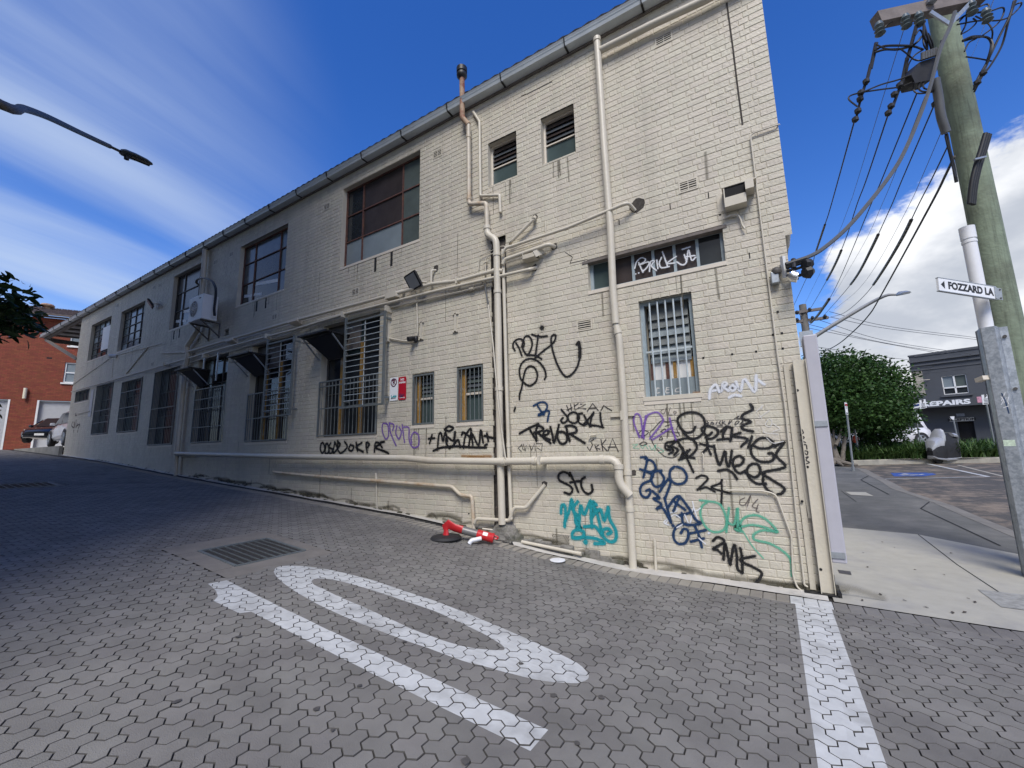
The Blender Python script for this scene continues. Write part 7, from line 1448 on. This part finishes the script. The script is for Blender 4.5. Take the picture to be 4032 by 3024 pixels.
wire('thick grey service bundle swooping from the pole to the building corner', [CP(1090, 110), CP(1040, 260), CP(950, 470), CP(830, 900), CP(640, 1370), CP(470, 1659), CS(730, 165), CS(500, 370), CS(350, 450), CS(205, 500)], 5.1, 4.72, .022, M_gcable, grp=None, name='service_cable')
for k, (lab, pts) in enumerate((('thin overhead wire between the first and second striped covers', [CP(630, 220), CP(190, 1659), CS(720, 0), CS(590, 330), CS(355, 815)]), ('thin overhead wire left of the long striped cover', [CP(810, 900), CP(515, 1659), CS(985, 0), CS(870, 260), CS(700, 560), CS(580, 760)]), ('thin overhead wire right of the long striped cover', [CP(1010, 1120), CP(780, 1659), CS(1210, 0), CS(980, 430), CS(800, 690), CS(590, 870)]), ('thin overhead wire passing high behind the pole', [CP(1450, 0), CP(1330, 330), CP(1210, 610)]))): wire(lab, pts, 5.6, 22, .0045, M_gcable)
for k, (pts, d1) in enumerate((([CS(550, 885), CS(1000, 1000), CS(1770, 1100)], 28), ([CS(560, 930), CS(1000, 1020), CS(1770, 1116)], 28), ([CS(455, 950), CS(1000, 1120), CS(1800, 1245)], 28), ([CS(385, 990), CS(1000, 1140), CS(1800, 1262)], 28), ([CS(385, 1020), CS(900, 1125), CS(1500, 1235)], 28), ([CS(390, 1165), CS(900, 1240), CS(1200, 1280)], 30))): wire(['topmost', 'second from top', 'third', 'fourth', 'fifth', 'lowest, level'][k]+' of the thin wires fanning from the far pole over the shop', pts, 22.6, d1, .013, M_gcable, grp='thin wires fanning out over the shop')
wire('pale wire stretched level in front of the shop window', [CS(1180, 1452), CS(1500, 1432), CS(1830, 1405)], 29.3, 28.5, .018, M_sill, grp=None); 
for lb_, pts in (('upper', [CS(870, 1368), CS(1400, 1330), CS(1800, 1288)]), ('lower', [CS(900, 1392), CS(1400, 1352), CS(1800, 1300)])): wire(lb_+' thin pale wire crossing below the shop parapet', pts, 29.2, 28.8, .012, M_gcable, grp='thin pale wires crossing the shop parapet')
# ------------------------------------------------------------------ shop
sl_ = P(*CR(990, 115), 30); sA = np.array((float(sl_[0]), float(sl_[1]), 0))
# facade direction from the parapet line
sr_ = hit(*CR(1580, 35), (0, 0, float(sl_[2])), (0, 0, 1)); sd_ = sr_-sl_; sd_[2] = 0; sd_ /= np.linalg.norm(sd_); sn = np.array((sd_[1], -sd_[0], 0))
if np.dot(sn, EYE-sA) < 0: sn = -sn
ZS = float(sl_[2])
def spt(u, z, off=0.0): q = sA+sd_*u+sn*off; return np.array((q[0], q[1], z))
def suz(p, off=0.0): q = hit(*p, sA+sn*off, sn); return float(np.dot(q-sA, sd_)), float(q[2])
SHP = thing('shop', spt(4, TZ(34)), 'charcoal painted two storey repair shop with white lettered awning', 'building')
def sbox(mb, u0, u1, z0, z1, o0, o1): V = [spt(u, z, o) for z in (z0, z1) for u, o in ((u0, o0), (u1, o0), (u1, o1), (u0, o1))]; return mb.add(V, BFc)
gS = float(TZ(34))-.5; SWD = 11.0
w0 = suz(CR(1255, 272)); w1 = suz(CR(1462, 255)); w2 = suz(CR(1480, 408)); w3 = suz(CR(1280, 425)); wu0, wu1 = (w0[0]+w3[0])/2, (w1[0]+w2[0])/2; wz0, wz1 = (w2[1]+w3[1])/2, (w0[1]+w1[1])/2
d0 = suz(CR(1385, 645)); du0 = d0[0]; du1 = suz(CR(1520, 640))[0]; dz1 = d0[1]
hol = [(wu0, wu1, wz0, wz1), (du0, du1, gS-1, dz1)]
m = MB(); us = sorted({0, SWD, *[h[0] for h in hol], *[h[1] for h in hol]}); zs = sorted({gS, ZS, *[max(h[2], gS) for h in hol], *[h[3] for h in hol]})
for i in range(len(us)-1):
    for j in range(len(zs)-1):
        um, zm = (us[i]+us[i+1])/2, (zs[j]+zs[j+1])/2
        if not any(h[0] < um < h[1] and h[2] < zm < h[3] for h in hol): m.add([spt(us[i], zs[j]), spt(us[i+1], zs[j]), spt(us[i+1], zs[j+1]), spt(us[i], zs[j+1])], [(0, 1, 2, 3)])
for h in hol:
    for ua, za, ub, zb2 in ((h[0], max(h[2], gS), h[0], h[3]), (h[1], max(h[2], gS), h[1], h[3]), (h[0], h[3], h[1], h[3])): m.add([spt(ua, za), spt(ub, zb2), spt(ub, zb2, -.3), spt(ua, za, -.3)], [(0, 1, 2, 3)])
m.build('wall', M_shop, SHP, fix=False)
m = MB(); m.add([spt(0, gS), spt(0, gS, -9), spt(0, ZS, -9), spt(0, ZS)], [(0, 1, 2, 3)]); m.add([spt(SWD, gS), spt(SWD, gS, -9), spt(SWD, ZS, -9), spt(SWD, ZS)], [(0, 1, 2, 3)]); m.build('side_wall', M_shop, SHP, fix=False)
m = MB(); sbox(m, 0, SWD, ZS-1.3, ZS-1.32, 0, -9); m.build('roof', M_shop, SHP)
m = MB(); sbox(m, -.04, SWD, ZS, ZS+.09, -.3, .06); zz = suz(CR(1000, 165))[1]; sbox(m, .3, SWD-.3, zz+.38, zz+.46, .001, .05); sbox(m, -.03, SWD, zz-.02, zz+.10, .001, .12); sbox(m, -.03, SWD, zz-.30, zz-.20, .001, .10); sbox(m, .2, SWD-.2, zz-.62, zz-.56, .001, .04); m.build('cornice', M_shop2, SHP)
a, b = suz(CR(1015, 235)), suz(CR(1090, 440)); m = MB(); sbox(m, -.004, .55, suz(CR(1050, 440))[1], a[1], .001, .004); m.build('pale_edge_patch', M_shoppale, SHP)  # pale mottled strip at the facade's left edge
m = MB()
for ua, za, ub, zb2 in ((wu0, wz0, wu0, wz1), (wu1, wz0, wu1, wz1), (wu0, wz0, wu1, wz0), (wu0, wz1, wu1, wz1), ((wu0+wu1)/2, wz0, (wu0+wu1)/2, wz1), (wu0, wz0+(wz1-wz0)*.36, wu1, wz0+(wz1-wz0)*.36)): m.beam(spt(ua, za, -.08), spt(ub, zb2, -.08), .085, .06, sn)
SWI = m.build('window', M_white, SHP)
um = (wu0+wu1)/2; zm = wz0+(wz1-wz0)*.36
for (ua, ub), (za, zb2), g in (((wu0, um), (zm, wz1), G_frost), ((um, wu1), (zm, wz1), G_green), ((wu0, um), (wz0, zm), G_dark), ((um, wu1), (wz0, zm), G_dark)): m = MB(); m.add([spt(ua, za, -.12), spt(ub, za, -.12), spt(ub, zb2, -.12), spt(ua, zb2, -.12)], [(0, 1, 2, 3)]); m.build('pane', g, SWI, fix=False)
m = MB(); sbox(m, wu0-.15, wu1+.15, wz0-.16, wz0-.05, .001, .14); m.build('sill', M_shop2, SWI)
# awning with lettering
aw0 = suz(CR(1120, 545), 1.2); aw1 = suz(CR(1560, 492), 1.2); at0 = suz(CR(1500, 447), 1.2); zA0, zA1 = (aw0[1]+aw1[1])/2, at0[1]
m = MB(); sbox(m, -1.2, SWD, zA0, zA1, 1.15, 1.2); sbox(m, -1.2, SWD, zA1-.05, zA1, 0.001, 1.15); sbox(m, -1.2, SWD, zA0+.02, zA0+.05, .001, 1.15); AWN = m.build('awning', M_shop, SHP)
l0 = suz(CR(1150, 500), 1.21); l1 = suz(CR(1495, 475), 1.21); wtxt = l1[0]-l0[0]
srot = (Matrix(((sd_[0], 0, sn[0], 0), (sd_[1], 0, sn[1], 0), (0, 1, 0, 0), (0, 0, 0, 1)))).to_euler()
o = text('letters', 'REPAIRS', (zA1-zA0)*.86, M_signw, spt(l0[0], (zA0+zA1)/2, 1.208), srot, AWN, bold=.02, width=wtxt*7/6.05); o.location += Vector([float(c) for c in sd_*(wtxt*.5-wtxt/6.05*.5)])
rs = suz(CR(1560, 465), 1.22); m = MB(); sbox(m, rs[0]-.05, rs[0]+.75, zA0+.12, zA1+.02, 1.205, 1.215); o = m.build('pink_panel', mat('pink_panel', (.62, .30, .38), .5, var=.4, scale=9), AWN)
r0, r1 = suz(CR(1325, 630), .05), suz(CR(1525, 625), .05); zr0 = suz(CR(1420, 640), .05)[1]; zr1 = suz(CR(1420, 612), .05)[1]
m = MB(); sbox(m, r0[0], r1[0], zr0, zr1, .03, .06); o = m.build('reception_board', mat('pale_board', (.50, .49, .45), .5, var=.08), SHP); text('letters', 'RECEPTION', (zr1-zr0)*.95, M_black, spt((r0[0]+r1[0])/2, (zr0+zr1)/2, .064), srot, o, sx=1.15, bold=.01)
q0, q1 = suz(CR(1378, 578), .05), suz(CR(1450, 598), .05); m = MB(); sbox(m, q0[0], q1[0], q1[1], q0[1], .03, .05); m.build('small_board', mat('small_board', (.22, .25, .31), .5, var=.4, scale=12), SHP)
m = MB(); sbox(m, du0-.02, du1+.02, gS, dz1+.02, -.30, -.28); m.build('dark_doorway', M_dark, SHP)  # near-black sheet; the unlit interior is put into its colour
# low dark buildings behind the tree
HB = thing('distant_shops', P(3300, 1720, 48), 'dark low buildings behind the street tree', 'building'); q = P(3050, 1720, 46); q2 = P(3660, 1720, 46); m = MB(); zt_ = float(P(3300, 1560, 46)[2]); zb_ = 1.0; m.prism([(q[0], q[1], zb_), (q2[0], q2[1], zb_), (q2[0], q2[1], zt_), (q[0], q[1], zt_)], AF*6); m.build('wall', mat('dark_wall', (.045, .045, .045), .8, var=.3, scale=.6), HB)
m = MB()
for k in range(5): a = q+(q2-q)*(k+.3)/5; b = q+(q2-q)*(k+.7)/5; m.prism([(a[0], a[1], zb_+1.2), (b[0], b[1], zb_+1.2), (b[0], b[1], zb_+2.6), (a[0], a[1], zb_+2.6)], -AF*.06)
m.build('window', G_mid, HB)
# ------------------------------------------------------------------ garden bed, kerb, tree, posts
k0, k1, k2 = tp(*CR(560, 965)), tp(*CR(1100, 955)), tp(*CR(1730, 940))
bl0, bl1 = P(*CR(560, 960), 17.0), P(*CR(1730, 935), 17.4); 
def onT(px_, d): q = P(*px_, d); return np.array((q[0], q[1], float(TZ(q[1]))))
KA, KBp, KC_ = [tp(*p) for p in (CR(545, 988), CR(1150, 972), CR(1750, 965))]
kk = [KA, KBp, KC_, KC_+(KC_-KBp)*.8]; m = MB()
nk = np.array((-(KC_-KA)[1], (KC_-KA)[0], 0)); nk /= np.linalg.norm(nk)
if np.dot(nk, AF) < 0: nk = -nk
for a, b in zip(kk[:-1], kk[1:]):
    rings = []
    for p in (a, b): z = float(TZ(p[1]))-.06; rings.append([(p[0], p[1], z-.1), (p[0], p[1], z+.17), (p[0]+nk[0]*.03, p[1]+nk[1]*.03, z+.20), (p[0]+nk[0]*.16, p[1]+nk[1]*.16, z+.20), (p[0]+nk[0]*.16, p[1]+nk[1]*.16, z-.1)])
    m.loft(rings)
tag(m.build('kerb', M_kerb, None), kind='structure')
BED = flat('garden_bed', [KA+nk*.16, KC_+(KC_-KBp)*.8+nk*.16, KC_+(KC_-KBp)*.8+nk*5, KA+nk*5], mat('garden_soil', (.06, .045, .03), .95, var=.4, scale=8), .13)
def strap(n, u0, u1, w0, w1, hgt_, dens=None):
    V = []; F = []; L_ = KC_-KA
    for _ in range(n):
        u = rng.uniform(u0, u1); w = rng.uniform(w0, w1); cl = (math.floor(u*26)+.5)/26, (math.floor(w*1.6)+.5)/1.6
        base = KA+L_*(cl[0]*.75+u*.25)+nk*(cl[1]*.7+w*.3)+rng.normal(0, .07, 3)*np.array((1, 1, 0)); base[2] = float(TZ(base[1]))+.12
        a = rng.uniform(0, 6.283); ln = hgt_*rng.uniform(.6, 1.15); out_ = np.array((math.cos(a), math.sin(a), 0)); lean = rng.uniform(.35, 1.25); sw = np.array((-out_[1], out_[0], 0))*.018; b = len(V)
        for t, wd_ in ((0, 1.0), (.4, 1.1), (.75, .8), (1, .05)):
            p = base+out_*lean*ln*t**1.6*.8+np.array((0, 0, ln*(t-.45*lean*t*t*1.2))); V += [p-sw*wd_, p+sw*wd_]
        for k in range(3): F.append((b+2*k, b+2*k+1, b+2*k+3, b+2*k+2))
    return V, F
V, F = strap(9000, .0, 1.7, .25, 3.6, .78); tag(link('strap_leaf_planting', npmesh('strap_leaf_planting', V, F, M_strap)), kind='stuff')
for p, lab in ((CR(640, 835), 'white plank lying among the strap leaved plants left of the sign post'), ): pass
tb = tp(*KJ(620, 1225)); TD = float(np.dot(tb-EYE, AF))
ST = thing('street_tree', tb, 'dense dark green rounded tree with several leaning grey trunks across the side street', 'tree')
m = MB()
for pts, r0 in (([KJ(520, 1225), KJ(470, 1050), KJ(410, 850), KJ(330, 500)], .13), ([KJ(640, 1210), KJ(600, 1000), KJ(520, 760), KJ(430, 440)], .11), ([KJ(690, 1160), KJ(620, 980), KJ(590, 800), KJ(580, 620)], .07), ([KJ(740, 1160), KJ(760, 950), KJ(790, 700), KJ(860, 400)], .09), ([KJ(620, 900), KJ(680, 780), KJ(720, 600)], .07)):
    q = [P(*p, TD+.15*i) for i, p in enumerate(pts)]; sp = spline(q, 4); m.tube(sp, np.linspace(r0, r0*.55, len(sp)), 9)
m.build('trunk', M_bark, ST, smooth=True)
m = MB(); q = tp(*KJ(620, 1232))
for k in range(10): a = 6.283*k/10; e_ = q+np.array((math.cos(a), math.sin(a), 0))*random.uniform(.35, .8); m.tube([q+np.array((0, 0, .16)), q+(e_-q)*.5+np.array((0, 0, .06)), e_+np.array((0, 0, -.02))], [.12, .07, .03], 7)
m.build('root', M_bark, ST, smooth=True)
lob = []
for p, rx, dd in (((3215, 1510), 1.5, 0), ((3300, 1475), 1.3, .2), ((3390, 1490), 1.2, -.2), ((3460, 1520), 1.2, .1), ((3515, 1565), .95, .3), ((3550, 1612), .62, .3), ((3250, 1600), 1.5, -.4), ((3340, 1590), 1.4, -.8), ((3430, 1610), 1.3, -.7), ((3500, 1650), 1.1, -.5), ((3525, 1672), .7, .4), ((3480, 1710), .75, -.3), ((3400, 1690), .9, .6), ((3200, 1650), 1.2, .2), ((3300, 1530), 1.6, 1.2), ((3450, 1590), 1.5, 1.3)): lob.append((P(p[0]-(45 if p[0] > 3480 else 0), p[1], TD+1.5+dd), rx*(TD+1.5)/17.6))
C = []
for c, rx in lob:
    n_ = int(420*rx*rx); d_ = rng.normal(0, 1, (n_, 3)); d_ /= np.linalg.norm(d_, axis=1)[:, None]; rr_ = rx*np.clip(rng.normal(.86, .16, n_), .3, 1.15); C.append(c+d_*rr_[:, None]*np.array((1, 1, .78)))
C = np.concatenate(C); 
V, F = leafcloud(len(C)*4, np.repeat(C, 4, 0)+rng.normal(0, .075, (len(C)*4, 3)), .15, 1.9); tl = np.array(ST.location); link('crown', npmesh('crown', V-tl, F, M_leaf), ST)
def post(label, foot, d, toppx, panels, lean=None, rpx=.03):
    b = tp(*foot) if d == 15.4 else onT(foot, d); d = float(np.dot(b-EYE, AF)) if d == 15.4 else d; t = P(*toppx, d); T = thing('sign_post', b, label, 'sign post', 'galvanised sign posts round the parking bay'); MB().tube([b-np.array((0, 0, .1)), t], rpx, 10).build('post', M_galv, T, smooth=True); MB().tube([b, b+(t-b)*.06], rpx*1.5, 10).build('socket', M_galv, T, smooth=True)
    for q4, kind in panels:
        q = [P(*p, d-.05) for p in q4]; PL = MB().prism(q, AF*.012).build('sign_panel', M_signw, T)
        cA = sum(q)/4-AF*.003; ex_ = (q[1]-q[0]+q[2]-q[3])/2; ey_ = (q[0]-q[3]+q[1]-q[2])/2; R_ = Matrix((( *(ex_/np.linalg.norm(ex_)), 0), (*(ey_/np.linalg.norm(ey_)), 0), (*(-AF), 0), (0, 0, 0, 1))).transposed().to_euler()
        if kind in ('P', 'N', 'D'):
            if kind == 'D': mm = MB(); mm.prism([cA+ex_*a+ey_*b_ for a, b_ in ((-.40, .05), (.40, .05), (.40, .40), (-.40, .40))], -AF*.002); mm.build('blue_square', M_blue, PL)
            else: text('letter', 'P', np.linalg.norm(ex_)*.62, M_black if kind == 'P' else M_signk, cA+ey_*.30-AF*.002, R_, PL, bold=.008)
            if kind == 'N': mm = MB(); mm.tube([cA+ey_*.30-AF*.004+ex_*.36*math.cos(t_)+ey_/np.linalg.norm(ey_)*np.linalg.norm(ex_)*.36*math.sin(t_) for t_ in np.linspace(0, 6.283, 20)], .012, 5); mm.build('ring', M_signr, PL)
            mm = MB()
            for k in range(3 if kind == 'P' else 1): mm.beam(cA+ex_*-.28+ey_*(.05-.14*k)-AF*.001, cA+ex_*.28+ey_*(.05-.14*k)-AF*.001, .02, .004, -AF)
            mm.beam(cA+ex_*-.38+ey_*-.38-AF*.001, cA+ex_*.38+ey_*-.38-AF*.001, .03, .004, -AF); mm.build('small_print', M_black, PL)
    return T
post('galvanised post with a narrow white sign beside the street tree trunks', KJ(930, 1345), 15.4, KJ(795, 155), [([KJ(773, 150), KJ(818, 160), KJ(842, 365), KJ(800, 360)], 'N')])
post('short galvanised post behind the strap leaved plants, no panel', KJ(1045, 1140), 17.6, KJ(955, 620), [])
post('galvanised post with two white signs left of the covered scooter', CR(1108, 935), 18.1, CR(1030, 500), [([CR(1020, 505), CR(1082, 490), CR(1088, 535), CR(1032, 543)], 'D'), ([CR(1078, 470), CR(1128, 460), CR(1140, 530), CR(1086, 540)], 'P')])
post('galvanised post with one white sign right of the covered scooter', CR(1710, 925), 17.1, CR(1612, 425), [([CR(1585, 425), CR(1645, 420), CR(1660, 498), CR(1597, 505)], 'P')])
post('thin post with a small tilted plate behind the covered scooter', CR(1395, 790), 22, CR(1352, 600), [([CR(1328, 602), CR(1365, 600), CR(1362, 628), CR(1345, 625)], None)], rpx=.028)
q = P(*KJ(958, 790), 18.0); o = MB().lathe([(.05, -.16), (.09, -.10), (.10, .04), (.06, .12), (.02, .16)], q, 10).build('orange_marker', mat('orange_marker', (.75, .12, .06), .4, var=.2, scale=8), None, smooth=True); tag(o, 'small bright orange marker beside the short post by the tree', 'marker')
for pa, pb_, lab, nm in ((KJ(1010, 840), KJ(1240, 855), 'white low edging plank in the plants right of the orange marker', 'edging_plank'), (KJ(1870, 870), KJ(2060, 880), 'white low edging plank in the plants left of the scooter', 'edging_plank')):
    o = MB().beam(P(*pa, 19.8), P(*pb_, 19.9), .10, .12).build(nm, M_white, None); tag(o, lab, 'edging', 'white planks among the plants')
# covered scooter
sc_ = onT(KR(640, 1440), 16.0); f0, f1 = P(*KR(385, 1380), 16.4), P(*KR(660, 1440), 15.8); sx_ = np.array((AR[0]*.95+AF[0]*.22, AR[1]*.95+AF[1]*.22, 0)); sx_ /= np.linalg.norm(sx_); f0 = P(*KR(372, 1380), 16.2); sy_ = np.array((-sx_[1], sx_[0], 0)); zg = float(TZ(sc_[1]))-.06; o0 = np.array((f0[0], f0[1], zg))
SCO = thing('covered_scooter', sc_, 'motor scooter under a black and silver cover parked in the bay', 'scooter')
Ls = 1.02
prof = [(-.10, .30, .62, .12), (.0, .22, .86, .22), (.14, .20, .96, .27), (.30, .18, .98, .30), (.42, .18, 1.22, .26), (.50, .19, 1.30, .24), (.58, .19, 1.16, .28), (.80, .20, 1.16, .34), (.98, .22, 1.12, .36), (1.06, .26, 1.00, .30), (1.12, .34, .60, .20)]
def scs(t0, t1, zf0, zf1, grow): 
    R_ = []
    for t, zl, zt, w in prof:
        if not (t0 <= t <= t1): continue
        z0 = zl+(zt-zl)*zf0; z1 = zl+(zt-zl)*zf1; w = w*grow*.8; c = o0+sx_*t*Ls
        R_.append([c+sy_*a*w+np.array((0, 0, b)) for a, b in ((-1.0, z0), (-1.05, z0+(z1-z0)*.4), (-.85, z0+(z1-z0)*.85), (-.45, z1), (.45, z1), (.85, z0+(z1-z0)*.85), (1.05, z0+(z1-z0)*.4), (1.0, z0))])
    return R_
M_cvb = mat('black_cover', (.012, .012, .014), .55, var=.2, bump=.4, bscale=9); M_cvs = mat('silver_cover', (.42, .43, .45), .32, .35, var=.1, bump=.6, bscale=14)
MB().loft(scs(-1, 2, 0, 1, 1)).build('cover', M_cvb, SCO, smooth=True, sharp=28); MB().loft(scs(-.11, .50, .62, 1.03, 1.06)).build('silver_panel', M_cvs, SCO, smooth=True, sharp=28); MB().loft(scs(.90, 2, .06, 1.02, 1.04)).build('silver_panel', M_cvs, SCO, smooth=True, sharp=28); MB().loft(scs(.75, 2, .86, 1.03, 1.05)).build('silver_panel', M_cvs, SCO, smooth=True, sharp=28); MB().loft(scs(-1, 2, -.06, .08, 1.02)).build('silver_hem', M_cvs, SCO, smooth=True, sharp=28)
for t in (.26, .98):
    c = o0+sx_*t*Ls+np.array((0, 0, .23)); MB().tube([c-sy_*.06, c-sy_*.045, c+sy_*.045, c+sy_*.06], [.19, .23, .23, .19], 18).build('wheel', M_rubber, SCO, smooth=True)
q = tp(*KR(1175, 1385))
vn = onT(KJ(1420, 860), 25); car('white van half hidden behind the street tree and plants', 'van', (vn[0], vn[1], float(TZ(vn[1]))), math.atan2(AR[1], AR[0])+math.pi, M_carwhite, suv=1.3, L_=4.7, W_=1.85, H_=1.7, plate=False)
q = onT(KJ(420, 960), 24); car('grey car in the shade behind the leaning tree trunks', 'car', (q[0]+.2, q[1], float(TZ(q[1]))), 1.2, M_cargrey, plate=False)

S_rust = spray('rust_stain', (0.36, 0.17, 0.045), 0.9, 0.55); S_grime = spray('grime_stain', (0.10, 0.09, 0.06), 0.95, 0.45); S_bare = spray('bare_plaster_patch', (0.50, 0.47, 0.41), 0.35, 0.8)
graffiti('orange rust run on the wall over the big drain pipe', C7, [[(250, 612), (330, 618), (480, 616)], [(300, 622), (420, 626)]], .03, S_rust, name='stain', off=.0038)
graffiti('rust run under the cracked sill of the barred window', KB, [[(700, 1350), (760, 1345)], [(740, 1360), (735, 1420)]], .02, S_rust, name='stain', off=.0038)
rng2 = random.Random(5); st = []
for k in range(60):
    x = rng2.uniform(-14, .25); g = float(gz(x, 0)); w = rng2.uniform(.1, .5); st.append(([(x, g+rng2.uniform(.0, .07)), (x+w, g+rng2.uniform(.0, .09)), (x+w*1.7, g+rng2.uniform(0, .05))], rng2.uniform(.02, .07)))
mb = MB(); dv = []
for k, (pts, w) in enumerate(st): ribbon(mb, dv, [p[:2] for p in spline([np.array((*p, 0)) for p in pts], 6)], w, -.0030-k*2e-5)
me = npmesh('stain', np.array(mb.v)-np.array(wloc(FB)), mb.f, S_grime, attr={'d': dv}); tag(link('stain', me, FB), kind='stuff')
st = []
for k in range(46):
    x = rng2.uniform(-12, .2); z = rng2.uniform(.4, 7.6); h = rng2.uniform(.2, .9)
    if any(o_[0]-.1 < x < o_[1]+.1 and z-h < o_[3]+.05 and z > o_[2]-.05 for o_ in OPEN+[CH]): continue
    st.append(([(x, z), (x+rng2.uniform(-.01, .01), z-h)], rng2.uniform(.008, .03)))
for o_ in OPEN[:10]:
    for k in range(5): x = rng2.uniform(o_[0]+.05, o_[1]-.05); st.append(([(x, o_[2]-.05), (x+rng2.uniform(-.01, .01), o_[2]-rng2.uniform(.15, .6))], rng2.uniform(.008, .025)))
mb = MB(); dv = []
for k, (pts, w) in enumerate(st): ribbon(mb, dv, [np.array(pts[0])+(np.array(pts[1])-np.array(pts[0]))*t for t in np.linspace(0, 1, 5)], w, -.0028-k*1e-5)
me = npmesh('stain', np.array(mb.v)-np.array(wloc(FB)), mb.f, S_grime, attr={'d': dv}); tag(link('stain', me, FB), kind='stuff')
